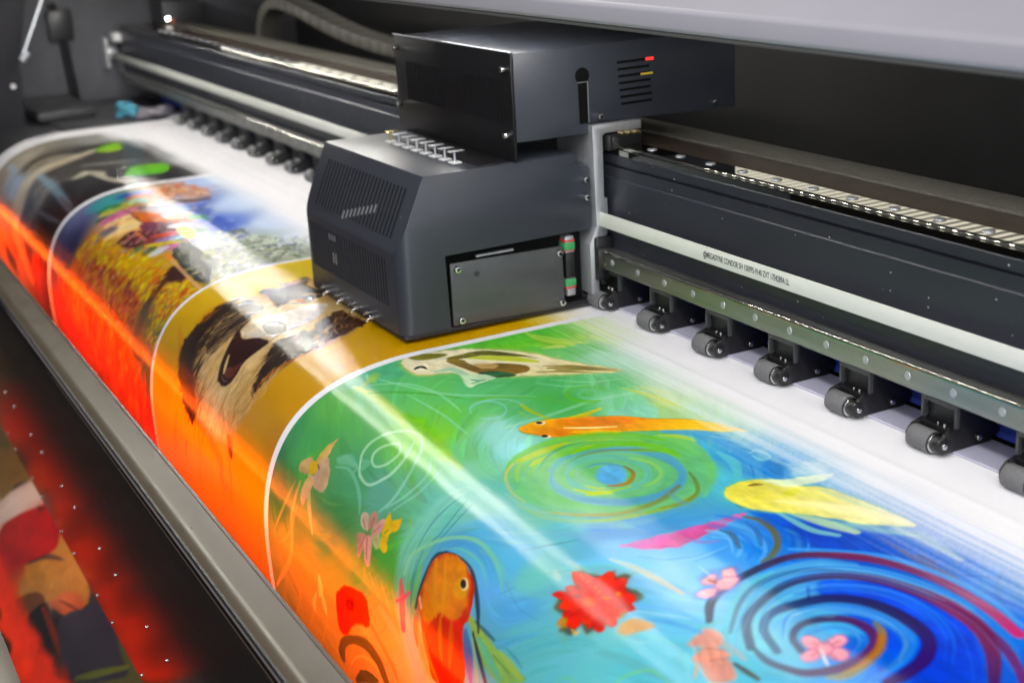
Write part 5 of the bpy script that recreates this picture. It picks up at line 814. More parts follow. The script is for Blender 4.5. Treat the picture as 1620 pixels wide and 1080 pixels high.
 ('w',[(-27962,1700),(-25934,1942),(-24748,1561),(-25724,2558),(-25436,2959),(-27010,3347),(-22850,2998),(-22326,2410),(-23911,3412),(-24935,3834),(-25235,4147),(-22917,3800),(-23354,4242),(-24163,4506),(-26741,4049),(-26735,4414),(-25358,4959),(-26789,5128),(-23578,4920),(-22953,5204),(-23300,1627),(-27654,3620)],[(150,150,145),(60,60,58),(80,82,80),(60,58,55),(70,66,60),(90,82,70),(26,24,24),(22,20,20),(45,44,46),(120,118,115),(85,88,98),(48,28,28),(30,22,24),(60,56,60),(170,185,205),(150,140,130),(190,130,90),(220,165,110),(160,60,40),(100,25,20),(30,30,30),(170,160,145)]),
 ('d',[(-25925,3582),(-26112,2814),(-26638,1773),(-23763,1498),(-22453,1760),(-22467,2780),(-22991,3516)],[(22,20,20),(34,32,34),(50,48,48),(16,15,15)],150,0.06,0.0025,92,10,0.6,0.35,0.4),
 ('s',[(-26645,3359,1332),(-26868,2948,2288),(-26875,2537,1992),(-27040,2092,968)],[(38,34,30)],0.85,0.35,0.25),
 ('s',[(-26685,3619,988),(-26706,3222,2458),(-26365,2818,1087)],[(175,162,140)],0.75,0.35,0.25),
 ('s',[(-25889,3661,453),(-25981,3191,1082),(-25850,2756,429)],[(30,26,24)],0.8,0.35,0.25),
 ('s',[(-25712,4292,3300),(-26023,3982,2921),(-26178,3552,2926),(-26086,3110,2488),(-26220,2734,1634),(-26625,2301,868)],[(200,190,172),(208,195,168),(205,190,160),(210,200,182)],0.9,0.5,0.25),
 ('p',[(-26529,2380),(-27047,2007),(-26986,1760),(-26294,1960),(-26173,2276)],[(150,190,40),(110,175,40),(170,195,50)],1,1.5,1,3,0.15),
 ('s',[(-26682,2520,341),(-27087,2140,968),(-27200,1698,424)],[(30,28,26)],0.9,0.35,0.25),
 ('s',[(-26877,1834,550),(-26074,1735,1003),(-25178,1674,320)],[(45,45,45)],0.6,0.8,0.25),
 ('p',[(-23979,2498),(-24381,2153),(-24173,1693),(-23491,1832),(-23387,2178),(-23569,2512)],[(110,165,30),(95,178,35),(88,170,35)],1,1.5,1,3,0.15),
 ('d',[(-23952,2473),(-24052,1725),(-23523,1866),(-23580,2457)],[(120,190,50),(80,150,30)],18,0.04,0.00125,92,6,0.6,0.35,0.4),
 ('s',[(-24500,3107,1410),(-24567,2816,1850),(-23802,2828,641),(-23195,2655,1129),(-22911,2259,1050)],[(192,186,165)],0.9,0.5,0.25),
 ('s',[(-25208,2839,840),(-25030,2436,1584),(-24879,2030,652)],[(142,142,132)],0.7,0.6,0.25),
 ('s',[(-24742,2831,1011),(-24275,2503,1511),(-23726,2527,244)],[(24,20,24)],0.8,0.6,0.25),
 ('s',[(-25946,3550,568),(-24431,3561,842),(-22443,3686,489)],[(150,178,195),(130,160,178),(110,130,145)],0.75,0.7,0.25),
 ('s',[(-28110,3752,495),(-27375,3815,1278),(-27393,3965,2047)],[(165,190,215)],0.7,0.7,0.25),
 ('s',[(-24897,3935,1714),(-24845,4192,3113),(-24640,4488,1931)],[(82,86,96)],0.7,0.7,0.25),
 ('s',[(-23849,3614,206),(-22871,3647,396),(-22139,3680,241)],[(70,32,30)],0.6,0.8,0.25),
 ('s',[(-24255,4020,237),(-23480,3985,460),(-22784,3923,160)],[(120,132,145)],0.5,0.8,0.25),
 ('d',[(-27283,4687),(-25353,4511),(-23557,4599),(-22228,4734),(-22460,5403),(-23996,5447),(-26233,5253),(-27667,5302)],[(232,165,105),(200,70,45),(60,18,15),(225,130,75),(130,30,22)],120,0.06,0.002,95,8,0.8,0.35,0.4),
 ('s',[(-25932,4640,1170),(-25017,4891,1818),(-24317,5187,1363)],[(235,170,110)],0.8,0.6,0.25),
 ('s',[(-26759,5242,1651),(-26054,5333,1667)],[(30,10,10)],0.7,0.35,0.25),
 ('f',[(-28668,1910),(-27227,1631),(-25916,1484),(-24662,1472),(-22863,1538),(-29300,2100)],0.06,0.15),
]
ROLL_MARKS = [
 ('w',[(-24945,4803),(-23896,4957),(-22442,5010),(-21129,5190),(-19630,5063),(-18750,5969),(-18074,5615),(-17097,5070),(-16139,4933)],[(70,70,30),(120,90,40),(225,200,180),(190,30,20),(200,140,70),(170,165,155),(30,20,18),(45,42,50),(70,70,35)]),
 ('p',[(-26663,4527),(-25849,4522),(-23969,4672),(-22495,4614),(-22836,5055),(-22875,5326)],[(90,75,30),(130,95,40)],0.9,4,2,3,0.15),
 ('s',[(-25050,4851,585),(-24679,4762,582)],[(70,75,30)],0.8,0.35,0.25),
 ('s',[(-22929,4953,974),(-22785,4853,975)],[(25,20,15)],0.9,0.35,0.25),
 ('s',[(-22640,5381,3307),(-22594,5083,3411),(-22317,4680,2995),(-22131,4454,2681)],[(228,203,182)],1,0.25,0.25),
 ('p',[(-22115,5506),(-22047,5210),(-21677,4803),(-21418,4562),(-20510,4664),(-20069,4856),(-20275,5247),(-20737,5562),(-21218,5731)],[(175,22,14),(195,18,12),(180,20,14)],0.98,3,2,3,0.15),
 ('s',[(-21717,4794,189),(-21501,4771,519),(-21521,4693,350)],[(90,50,40)],0.8,0.35,0.25),
 ('s',[(-21396,4626,183),(-20735,4714,359),(-20316,4770,124)],[(150,60,80)],0.7,0.35,0.25),
 ('p',[(-20369,5381),(-20141,5179),(-19720,4746),(-18989,4711),(-18279,4716),(-18026,4915),(-19260,5411)],[(200,130,55),(205,140,75),(190,120,60)],0.98,3,2,3,0.15),
 ('s',[(-20362,5316,297),(-20032,5021,489),(-19575,4841,142)],[(60,40,40)],0.8,0.35,0.25),
 ('d',[(-19947,5229),(-19586,4780),(-18250,4799),(-18944,5245)],[(215,150,80),(180,110,50)],40,0.02,0.0015,10,16,0.6,0.35,0.4),
 ('p',[(-19955,5951),(-19673,5564),(-19360,5358),(-18954,5366),(-19009,5805)],[(112,66,36)],0.97,2,1.5,3,0.15),
 ('p',[(-19572,6193),(-19400,5927),(-19033,5742),(-18299,5734),(-17928,5929),(-17943,6145),(-18444,6219)],[(172,164,152)],0.95,3,2,3,0.15),
 ('d',[(-19557,6164),(-19213,5833),(-18188,5780),(-17971,6121)],[(190,182,170),(140,132,120),(160,155,145)],50,0.03,0.001,60,10,0.7,0.35,0.4),
 ('p',[(-19104,5778),(-18966,5338),(-18380,5400),(-17830,5483),(-17908,5796),(-18363,5715)],[(20,12,12)],0.97,2,2,3,0.15),
 ('p',[(-18876,5325),(-18656,4968),(-18104,4839),(-17882,5011),(-18337,5230)],[(215,120,80),(200,90,60)],0.95,2.5,3,3,0.15),
 ('s',[(-18648,5144,85),(-18294,5043,167),(-17940,4961,57)],[(70,25,25)],0.8,0.35,0.25),
 ('s',[(-18914,5402,378),(-18119,5424,549),(-17377,5445,537),(-16721,5476,441)],[(140,42,18)],0.95,0.35,0.25),
 ('p',[(-18164,5338),(-18087,5010),(-17678,4711),(-16392,4756),(-15808,4834),(-16794,5477)],[(52,48,58),(42,38,46),(40,38,44)],0.97,4,3,3,0.15),
 ('s',[(-16722,5406,306),(-16415,5164,683),(-15983,4780,429)],[(95,105,32)],0.85,0.35,0.25),
 ('p',[(-17864,5865),(-17761,5707),(-17278,5597),(-16913,5585),(-17516,5917)],[(40,50,28)],0.95,3,2,3,0.15),
 ('s',[(-17651,5821,196),(-17408,5749,193)],[(170,130,90)],0.8,0.35,0.25),
 ('p',[(-16448,5675),(-17926,5642),(-20184,5660),(-23110,5695),(-26352,5689),(-27528,5682),(-33818,7050),(-31087,7176),(-28322,7209),(-25064,7305),(-22567,7418),(-18807,7331)],[(235,40,14),(240,52,14),(235,44,12)],0.97,10,6,3,0.15),
 ('p',[(-27698,6242),(-26021,6043),(-24464,5674),(-25633,5707)],[(45,28,24)],0.92,4,2,2,0.15),
 ('p',[(-24557,6030),(-23235,5876),(-22007,5567),(-22978,5592)],[(45,28,24)],0.92,4,2,2,0.15),
 ('p',[(-24396,6619),(-22918,6369),(-21527,5959),(-22487,6004)],[(45,28,24)],0.92,4,2,2,0.15),
 ('p',[(-22524,6799),(-21154,6519),(-19867,6089),(-20718,6140)],[(45,28,24)],0.92,4,2,2,0.15),
 ('p',[(-21294,6841),(-20024,6560),(-18828,6134),(-19611,6185)],[(45,28,24)],0.92,4,2,2,0.15),
 ('p',[(-19356,6831),(-18269,6570),(-17235,6165),(-17916,6215)],[(45,28,24)],0.92,4,2,2,0.15),
]

# ---------------------------------------------------------------- helpers
def link(name, me, mat=None, parent=None):
    o = bpy.data.objects.new(name, me)
    COL.objects.link(o)
    for m in (mat if isinstance(mat, (list, tuple)) else [mat]):
        if m: me.materials.append(m)
    if parent: o.parent = parent
    return o


def tag(o, label, cat, group=None, kind=None):
    o['label'] = label
    if cat: o['category'] = cat
    if group: o['group'] = group
    if kind: o['kind'] = kind
    return o


def thing(name, label, cat, loc=(0, 0, 0), group=None):
    o = bpy.data.objects.new(name, None)
    o.empty_display_size = .02
    COL.objects.link(o)
    o.location = loc
    return tag(o, label, cat, group)


class MB:
    """collects solids into one mesh"""
    def __init__(self): self.bm = bmesh.new(); self.mi = 0
    def _done(self, faces):
        for f in faces: f.material_index = self.mi
    def prism(self, poly, x0, x1, ax='x', bev=0, seg=2):
        """poly given in the two other axes (in order), extruded along ax"""
        def at(p, t):
            return {'x': (t, p[0], p[1]), 'y': (p[0], t, p[1]), 'z': (p[0], p[1], t)}[ax]
        n = len(poly)
        a = [self.bm.verts.new(at(p, x0)) for p in poly]; b = [self.bm.verts.new(at(p, x1)) for p in poly]
        fs = [self.bm.faces.new(a), self.bm.faces.new(b[::-1])]
        for i in range(n): fs.append(self.bm.faces.new((a[i], b[i], b[(i + 1) % n], a[(i + 1) % n])))
        self._done(fs)
        bmesh.ops.recalc_face_normals(self.bm, faces=fs)
        if bev:
            es = list({e for f in fs for e in f.edges if e.calc_face_angle(0) > .4})
            r = bmesh.ops.bevel(self.bm, geom=es, offset=bev, segments=seg, affect='EDGES', profile=.5, clamp_overlap=True)
            self._done(r['faces'])
        return fs
    def box(self, x0, x1, y0, y1, z0, z1, bev=0, seg=2):
        return self.prism([(y0, z0), (y1, z0), (y1, z1), (y0, z1)], x0, x1, 'x', bev, seg)
    def cyl(self, c, r, l, ax='x', n=20, r2=None, bev=0):
        """cylinder starting at c and running l along ax"""
        r2 = r if r2 is None else r2
        A = [math.tau * k / n for k in range(n)]
        def at(rr, a, t):
            u, v = rr * math.cos(a), rr * math.sin(a)
            return {'x': (c[0] + t, c[1] + u, c[2] + v), 'y': (c[0] + u, c[1] + t, c[2] + v), 'z': (c[0] + u, c[1] + v, c[2] + t)}[ax]
        a = [self.bm.verts.new(at(r, q, 0)) for q in A]; b = [self.bm.verts.new(at(r2, q, l)) for q in A]
        fs = [self.bm.faces.new(a), self.bm.faces.new(b[::-1])]
        for i in range(n): fs.append(self.bm.faces.new((a[i], b[i], b[(i + 1) % n], a[(i + 1) % n])))
        self._done(fs)
        bmesh.ops.recalc_face_normals(self.bm, faces=fs)
        if bev:
            es = [e for e in list(fs[0].edges) + list(fs[1].edges)]
            rr = bmesh.ops.bevel(self.bm, geom=es, offset=bev, segments=2, affect='EDGES', profile=.5, clamp_overlap=True)
            self._done(rr['faces'])
        return fs
    def tube(self, pts, r, n=8, close=True):
        P = [Vector(p) for p in pts]; rings = []
        for i, p in enumerate(P):
            t = (P[min(i + 1, len(P) - 1)] - P[max(i - 1, 0)]).normalized()
            u = t.orthogonal().normalized() if i == 0 else (u - t * u.dot(t)).normalized()
            v = t.cross(u)
            rings.append([self.bm.verts.new(p + (u * math.cos(math.tau * k / n) + v * math.sin(math.tau * k / n)) * r) for k in range(n)])
        fs = []
        for a, b in zip(rings, rings[1:]):
            for k in range(n): fs.append(self.bm.faces.new((a[k], a[(k + 1) % n], b[(k + 1) % n], b[k])))
        if close: fs.append(self.bm.faces.new(rings[0][::-1])); fs.append(self.bm.faces.new(rings[-1]))
        self._done(fs); bmesh.ops.recalc_face_normals(self.bm, faces=fs)
    def mesh(self, name, ang=32):
        bm = self.bm
        for f in bm.faces: f.smooth = True
        lim = math.radians(ang)
        for e in bm.edges: e.smooth = len(e.link_faces) == 2 and e.calc_face_angle(0) < lim
        me = bpy.data.meshes.new(name); bm.to_mesh(me); bm.free(); return me
    def build(self, name, mat, parent=None, ang=32): return link(name, self.mesh(name, ang), mat, parent)


def copy_tree(o, parent=None):
    c = o.copy(); COL.objects.link(c)
    if parent is not None: c.parent = parent
    for ch in o.children: copy_tree(ch, c)
    return c


# ---------------------------------------------------------------- materials
def mat(name, col, rough=.5, metal=0., spec=.5, noise=.0, nscale=40, bump=0., bscale=300, stretch=(1, 1, 1), emit=None, estr=0., rnoise=.0, coat=0., aniso=0.):
    m = bpy.data.materials.new(name); m.use_nodes = True
    nt = m.node_tree; N, L = nt.nodes, nt.links
    b = N['Principled BSDF']
    b.inputs['Base Color'].default_value = (*col, 1); b.inputs['Roughness'].default_value = rough
    b.inputs['Metallic'].default_value = metal; b.inputs['Specular IOR Level'].default_value = spec
    b.inputs['Coat Weight'].default_value = coat; b.inputs['Coat Roughness'].default_value = .12
    if emit: b.inputs['Emission Color'].default_value = (*emit, 1); b.inputs['Emission Strength'].default_value = estr
    tc = N.new('ShaderNodeTexCoord'); mp = N.new('ShaderNodeMapping'); mp.inputs['Scale'].default_value = stretch
    L.new(tc.outputs['Object'], mp.inputs['Vector'])
    if noise or rnoise:
        n = N.new('ShaderNodeTexNoise'); n.inputs['Scale'].default_value = nscale; n.inputs['Detail'].default_value = 6; n.inputs['Roughness'].default_value = .65
        L.new(mp.outputs[0], n.inputs['Vector'])
        if noise:
            mx = N.new('ShaderNodeMix'); mx.data_type = 'RGBA'; mx.blend_type = 'MIX'
            mx.inputs['A'].default_value = (*[c * (1 - noise) for c in col], 1); mx.inputs['B'].default_value = (*[min(1, c * (1 + noise)) for c in col], 1)
            rp = N.new('ShaderNodeMapRange'); rp.inputs['From Min'].default_value = .3; rp.inputs['From Max'].default_value = .7
            L.new(n.outputs['Fac'], rp.inputs['Value']); L.new(rp.outputs[0], mx.inputs['Factor']); L.new(mx.outputs['Result'], b.inputs['Base Color'])
        if rnoise:
            r2 = N.new('ShaderNodeMapRange'); r2.inputs['From Min'].default_value = .3; r2.inputs['From Max'].default_value = .7
            r2.inputs['To Min'].default_value = max(.02, rough - rnoise); r2.inputs['To Max'].default_value = rough + rnoise
            L.new(n.outputs['Fac'], r2.inputs['Value']); L.new(r2.outputs[0], b.inputs['Roughness'])
    if bump:
        n2 = N.new('ShaderNodeTexNoise'); n2.inputs['Scale'].default_value = bscale; n2.inputs['Detail'].default_value = 4
        L.new(mp.outputs[0], n2.inputs['Vector'])
        bp = N.new('ShaderNodeBump'); bp.inputs['Strength'].default_value = bump; bp.inputs['Distance'].default_value = .001
        L.new(n2.outputs['Fac'], bp.inputs['Height']); L.new(bp.outputs[0], b.inputs['Normal'])
    return m


PAINT = mat('charcoal_paint', (.032, .036, .048), .38, spec=.5, noise=.1, nscale=9, bump=.03, bscale=900, rnoise=.04)
PLATE = mat('dark_front_plate', (.011, .010, .011), .36, spec=.22, noise=.1, nscale=12, bump=.03, bscale=900)
BLACK = mat('black_plastic', (.010, .010, .011), .42, noise=.2, nscale=60, bump=.05, bscale=700)
VOID = mat('dark_opening', (.004, .004, .004), .8, spec=.1)
GLINT = mat('grey_painted_glint', (.22, .22, .225), .5)  # flat grey standing in for a reflected lamp
SLOT = mat('grille_slot', (.010, .010, .011), .6, spec=.2)
CHROME = mat('chrome', (.72, .72, .70), .16, metal=1)
STEEL = mat('polished_rail_steel', (.40, .39, .34), .022, metal=1, noise=.12, nscale=30, stretch=(.2, 3, 3))
GROUND = mat('ground_rail_steel', (.36, .36, .34), .40, metal=1, noise=.15, nscale=30, stretch=(.2, 3, 3), bump=.03, bscale=500, rnoise=.05)
POLISH = mat('polished_edge_steel', (.55, .53, .48), .06, metal=1)
ALU = mat('brushed_aluminium', (.50, .51, .54), .46, metal=.75, noise=.12, nscale=60, stretch=(1, 1, .08), bump=.06, bscale=400, rnoise=.06)
BEAM = mat('anodised_beam', (.021, .023, .031), .36, spec=.5, noise=.15, nscale=25, stretch=(.15, 1, 1), bump=.02, bscale=1200, rnoise=.05)
BROWN = mat('brown_cover_strip', (.048, .034, .025), .4, noise=.25, nscale=60, bump=.08, bscale=500)
OLIVE = mat('olive_grey_cover_strip', (.11, .105, .085), .55, noise=.25, nscale=150, bump=.15, bscale=900)
BELT = mat('off_white_belt', (.60, .61, .56), .5, noise=.05, nscale=30, stretch=(.2, 1, 1), bump=.05, bscale=900)
INK = mat('belt_ink', (.06, .06, .06), .6)
RUBBER = mat('grey_rubber', (.125, .125, .130), .7, noise=.18, nscale=600, bump=.25, bscale=2500)
WHITEP = mat('white_plastic', (.75, .75, .74), .35)
HOODM = mat('white_hood_enamel', (.42, .405, .45), .38, noise=.03, nscale=8, bump=.02, bscale=300)
HOODLIP = mat('grey_hood_seal', (.10, .10, .095), .55)
FEED = mat('lilac_grey_feed_plate', (.52, .51, .62), .45, noise=.06, nscale=40, bump=.04, bscale=900)
BLUEM = mat('blue_panel', (.06, .10, .58), .45, noise=.1, nscale=20)
BEDM = mat('dark_bed_metal', (.030, .030, .033), .4, noise=.25, nscale=14, rnoise=.08)
BARTOP = mat('taupe_bar_enamel', (.088, .068, .045), .32, spec=.5, noise=.07, nscale=25, bump=.06, bscale=1400, rnoise=.05)
BARFACE = mat('dark_mirror_enamel', (.80, .70, .68), .09, metal=1, noise=.06, nscale=20, bump=.02, bscale=1500)
WALLM = mat('dark_side_sheet_metal', (.09, .088, .10), .6, noise=.25, nscale=7, bump=.03, bscale=200)
SIDEM = mat('side_panel_enamel', (.026, .025, .029), .6, spec=.15, noise=.2, nscale=7)
BACKM = mat('back_sheet_metal', (.020, .0195, .021), .55, noise=.3, nscale=5)
CHAINM = mat('chain_plastic', (.085, .080, .068), .5, noise=.2, nscale=30)
FLOORM = mat('workshop_floor', (.018, .017, .017), .9, spec=.05, noise=.3, nscale=4)
BULB = mat('lamp_tube_glow', (1, .3, .05), .4, emit=(1, .18, .02), estr=6)
LEDM = mat('led_glow', (1, 1, .95), .4, emit=(1, .96, .86), estr=30)
REDLED = mat('red_indicator', (.5, .02, .02), .3, emit=(1, .03, .02), estr=1.6)
YELLED = mat('yellow_indicator', (.4, .3, .02), .4, emit=(1, .6, .05), estr=.25)
GREEN = mat('green_seal', (.05, .30, .10), .4)
RED = mat('red_seal', (.55, .04, .04), .4)
TEAL = mat('teal_cloth', (.05, .22, .30), .9, noise=.3, nscale=60)
GREYC = mat('grey_cloth', (.16, .15, .17), .9, noise=.3, nscale=60)
BRASS = mat('brass_fitting', (.75, .60, .30), .25, metal=1)
PANELM = mat('smoked_access_panel', (.062, .064, .068), .3, noise=.08, nscale=15, bump=.02, bscale=800)


def dust(m, scale, lim, col):
    nt = m.node_tree; N, L = nt.nodes, nt.links; b = N['Principled BSDF']
    tc = N.new('ShaderNodeTexCoord'); v = N.new('ShaderNodeTexVoronoi'); v.inputs['Scale'].default_value = scale
    L.new(tc.outputs['Object'], v.inputs['Vector'])
    sz = N.new('ShaderNodeSeparateColor'); L.new(v.outputs['Color'], sz.inputs[0])
    a = N.new('ShaderNodeMath'); a.operation = 'GREATER_THAN'; a.inputs[1].default_value = lim; L.new(sz.outputs[0], a.inputs[0])
    c = N.new('ShaderNodeMath'); c.operation = 'LESS_THAN'; c.inputs[1].default_value = .20; L.new(v.outputs['Distance'], c.inputs[0])
    d = N.new('ShaderNodeMath'); d.operation = 'MULTIPLY'; L.new(a.outputs[0], d.inputs[0]); L.new(c.outputs[0], d.inputs[1])
    mx = N.new('ShaderNodeMix'); mx.data_type = 'RGBA'; mx.inputs['B'].default_value = (*col, 1); L.new(d.outputs[0], mx.inputs['Factor'])
    src = b.inputs['Base Color'].links[0].from_socket; L.new(src, mx.inputs['A']); L.new(mx.outputs['Result'], b.inputs['Base Color'])


dust(BEAM, 240, .975, (.5, .5, .48)); dust(OLIVE, 300, .97, (.45, .44, .40)); dust(BROWN, 260, .985, (.5, .48, .44)); dust(PAINT, 200, .992, (.3, .3, .31));


def painted(name, canvas, rough, weave=True):
    """turns a painted canvas into a colour map on the sheet's own coordinates"""
    h, w = canvas.a.shape[:2]
    lin = np.ones((h, w, 4), np.float32)
    c = np.clip(canvas.a, 0, 1)
    lin[..., :3] = c[::-1]
    img = bpy.data.images.new(name + '_colour', w, h, alpha=False, float_buffer=False)
    img.colorspace_settings.name = 'sRGB'
    img.pixels.foreach_set(lin.ravel()); img.update(); img.pack()
    m = bpy.data.materials.new(name); m.use_nodes = True
    nt = m.node_tree; N, L = nt.nodes, nt.links; b = N['Principled BSDF']
    uv = N.new('ShaderNodeUVMap'); uv.uv_map = 'sheet'
    tx = N.new('ShaderNodeTexImage'); tx.image = img; tx.extension = 'EXTEND'; tx.interpolation = 'Cubic'
    L.new(uv.outputs[0], tx.inputs[0])
    hs = N.new('ShaderNodeHueSaturation'); hs.inputs['Saturation'].default_value = 1.06; hs.inputs['Value'].default_value = SHEET_GAIN
    L.new(tx.outputs['Color'], hs.inputs['Color']); L.new(hs.outputs[0], b.inputs['Base Color'])
    b.inputs['Roughness'].default_value = rough; b.inputs['Specular IOR Level'].default_value = SHEET_SPEC
    # fabric-backed vinyl: fine ribs across and along, plus a grain that breaks up the highlights
    mp = N.new('ShaderNodeMapping'); mp.inputs['Scale'].default_value = ((canvas.w / canvas.ppm), (canvas.h / canvas.ppm), 1)
    L.new(uv.outputs[0], mp.inputs[0])
    wx = N.new('ShaderNodeTexWave'); wx.wave_type = 'BANDS'; wx.bands_direction = 'X'; wx.inputs['Scale'].default_value = 330; wx.inputs['Distortion'].default_value = .8
    wy = N.new('ShaderNodeTexWave'); wy.wave_type = 'BANDS'; wy.bands_direction = 'Y'; wy.inputs['Scale'].default_value = 210; wy.inputs['Distortion'].default_value = .8
    n = N.new('ShaderNodeTexNoise'); n.inputs['Scale'].default_value = 700; n.inputs['Detail'].default_value = 3
    n3 = N.new('ShaderNodeTexNoise'); n3.inputs['Scale'].default_value = 22; n3.inputs['Detail'].default_value = 2
    for q in (wx, wy, n, n3): L.new(mp.outputs[0], q.inputs['Vector'])
    a1 = N.new('ShaderNodeMath'); a1.operation = 'ADD'; a2 = N.new('ShaderNodeMath'); a2.operation = 'MULTIPLY_ADD'; a2.inputs[1].default_value = 1.1
    L.new(wx.outputs['Fac'], a1.inputs[0]); L.new(wy.outputs['Fac'], a1.inputs[1]); L.new(n.outputs['Fac'], a2.inputs[0]); L.new(a1.outputs[0], a2.inputs[2])
    bp = N.new('ShaderNodeBump'); bp.inputs['Strength'].default_value = SHEET_BUMP; bp.inputs['Distance'].default_value = .0004
    L.new(a2.outputs[0], bp.inputs['Height'])
    bp2 = N.new('ShaderNodeBump'); bp2.inputs['Strength'].default_value = .10; bp2.inputs['Distance'].default_value = .004
    L.new(n3.outputs['Fac'], bp2.inputs['Height']); L.new(bp2.outputs[0], bp.inputs['Normal']); L.new(bp.outputs[0], b.inputs['Normal'])
    return m


SHEET_GAIN, SHEET_SPEC, SHEET_BUMP = .97, .36, .12

# ---------------------------------------------------------------- setting
b = MB(); b.box(-30, 12, -20, 12, -1.30, -1.25)
f = b.build('floor', FLOORM); f['kind'] = 'structure'

# ---------------------------------------------------------------- the printed banner
cv = Canvas(-2.93, -.25, 0, .62, 1600)
run_marks(cv, SHEET_MARKS)
cv.panel(-9, 9)
for xa, xb in ((-2.93, -2.85), (-2.268, -2.252), (-1.6325, -1.6255), (-1.2105, -1.1990), (-.27, -.25)):
    ia, ib = int(max(0, (xa - cv.x0) * cv.ppm)), int((xb - cv.x0) * cv.ppm)
    cv.a[:, ia:ib] = np.array((240, 239, 242), np.float32) / 255


def smooth_profile(K, n=24, step=.002, sig=8.):
    D = spline(np.array(K), n)
    L = np.concatenate([[0], np.cumsum(np.linalg.norm(np.diff(D, axis=0), axis=1))])
    s = np.arange(0, L[-1], step)
    D = np.stack([np.interp(s, L, D[:, 0]), np.interp(s, L, D[:, 1])], 1)
    k = np.exp(-.5 * (np.arange(-30, 31) / sig) ** 2); k /= k.sum()
    pad = np.vstack([D[0] + (D[0] - D[1:31])[::-1], D, D[-1] + (D[-1] - D[-31:-1])[::-1]])
    return np.stack([np.convolve(pad[:, i], k, 'valid') for i in (0, 1)], 1)


PROFILE = smooth_profile([(.76, 0), (.53, 0), (.50, 0), (.475, -.0026), (.449, -.0066), (.4235, -.0144), (.403, -.0240), (.3825, -.0394),
                          (.368, -.0570), (.356, -.0810), (.3488, -.107), (.3453, -.133), (.3443, -.158), (.3446, -.18), (.3455, -.20),
                          (.349, -.25), (.36, -.40), (.372, -.56)])
PROFILE[PROFILE[:, 0] > .515, 1] = 0
ARC = np.concatenate([[0], np.cumsum(np.linalg.norm(np.diff(PROFILE, axis=0), axis=1))])


def sheet_mesh(name, x0, x1, nx, pts, arc, canvas, zoff=0.):
    me = bpy.data.meshes.new(name); V, F = [], []
    xs = np.linspace(x0, x1, nx); n = len(pts)
    for x in xs:
        for y, z in pts: V.append((x, y, z + zoff))
    for i in range(nx - 1):
        for j in range(n - 1): F.append((i * n + j, i * n + j + 1, (i + 1) * n + j + 1, (i + 1) * n + j))
    me.from_pydata(V, [], F)
    uv = me.uv_layers.new(name='sheet')
    W, Hh = canvas.w / canvas.ppm, canvas.h / canvas.ppm
    co = np.array([((xs[v // n] - canvas.x0) / W, 1 - (arc[v % n] - canvas.s0) / Hh) for v in range(len(V))], np.float32)
    li = np.empty(len(me.loops), np.int32); me.loops.foreach_get('vertex_index', li)
    uv.data.foreach_set('uv', co[li].ravel())
    me.polygons.foreach_set('use_smooth', np.ones(len(F), bool)); me.update()
    return me


keep = PROFILE[:, 1] > -.425
pts, arc = PROFILE[keep].copy(), ARC[keep]
for yc, hh, wd in ((.694, .00035, .004), (.668, .00025, .006), (.62, .0002, .010)):    # faint tension ridges along the print line
    pts[:, 1] += hh * np.exp(-((pts[:, 0] - yc) / wd) ** 2)
VINYL = painted('glossy_printed_vinyl', cv, .125)
banner = link('printed_banner', sheet_mesh('printed_banner', -2.93, -.25, 70, pts, arc, cv), VINYL)
tag(banner, 'glossy vinyl banner with koi, tiger, village and cat prints stretched over the bed', 'banner')

# take-up roll in front of and below the bar
cr = Canvas(-3.9, -1.2, 0, 1.0, 500, (190, 60, 30))
run_marks(cr, ROLL_MARKS)
RC, RR = (.4785, -.8228), .42
th = np.linspace(-.6, 1.78, 90)
rp = np.stack([RC[0] - RR * np.sin(th), RC[1] + RR * np.cos(th)], 1)
roll = thing('take_up_roll', 'wound roll of finished prints low down behind the dark bar', 'paper roll', (-2.4, RC[0], RC[1]))
o = link('wound_print', sheet_mesh('wound_print', -3.9, -1.2, 40, rp, (th + .6) * RR, cr), painted('wound_vinyl', cr, .3), roll)
o.location = (2.4, -RC[0], -RC[1])
b = MB(); b.cyl((-3.95 + 2.4, 0, 0), RR - .004, 2.8, 'x', 64); b.build('core', BLACK, roll)

# ---------------------------------------------------------------- print bed
bed = thing('print_bed', 'dark print bed under the banner with a lilac grey feed plate', 'print bed', (-1.4, .6, -.004))
def at_bed(o): o.location = (1.4, -.6, .004); return o
b = MB()
PB = [tuple(p) for p in PROFILE[(PROFILE[:, 1] > -.19)][::6]]
poly = [(y, z - .004) if y > .5 else (y + .004, z - .003) for y, z in PB]
poly = [(.80, -.004)] + poly[1:] + [(.62, -.19), (.80, -.19)]
b.prism(poly, -3.38, -.22, 'x'); at_bed(b.build('bed_top', BEDM, bed, 50))
b = MB(); b.box(-3.0, .4, .7445, .7862, .0004, .0022, .0006); at_bed(b.build('feed_plate', FEED, bed))
b = MB(); b.box(-3.2, .4, .7866, .7905, -.003, .0035); at_bed(b.build('gap_strip', VOID, bed))
b = MB(); b.box(-3.2, .4, .792, .797, -.02, .075); at_bed(b.build('rear_strip', BLUEM, bed))['label'] = 'deep blue strip behind the rollers'

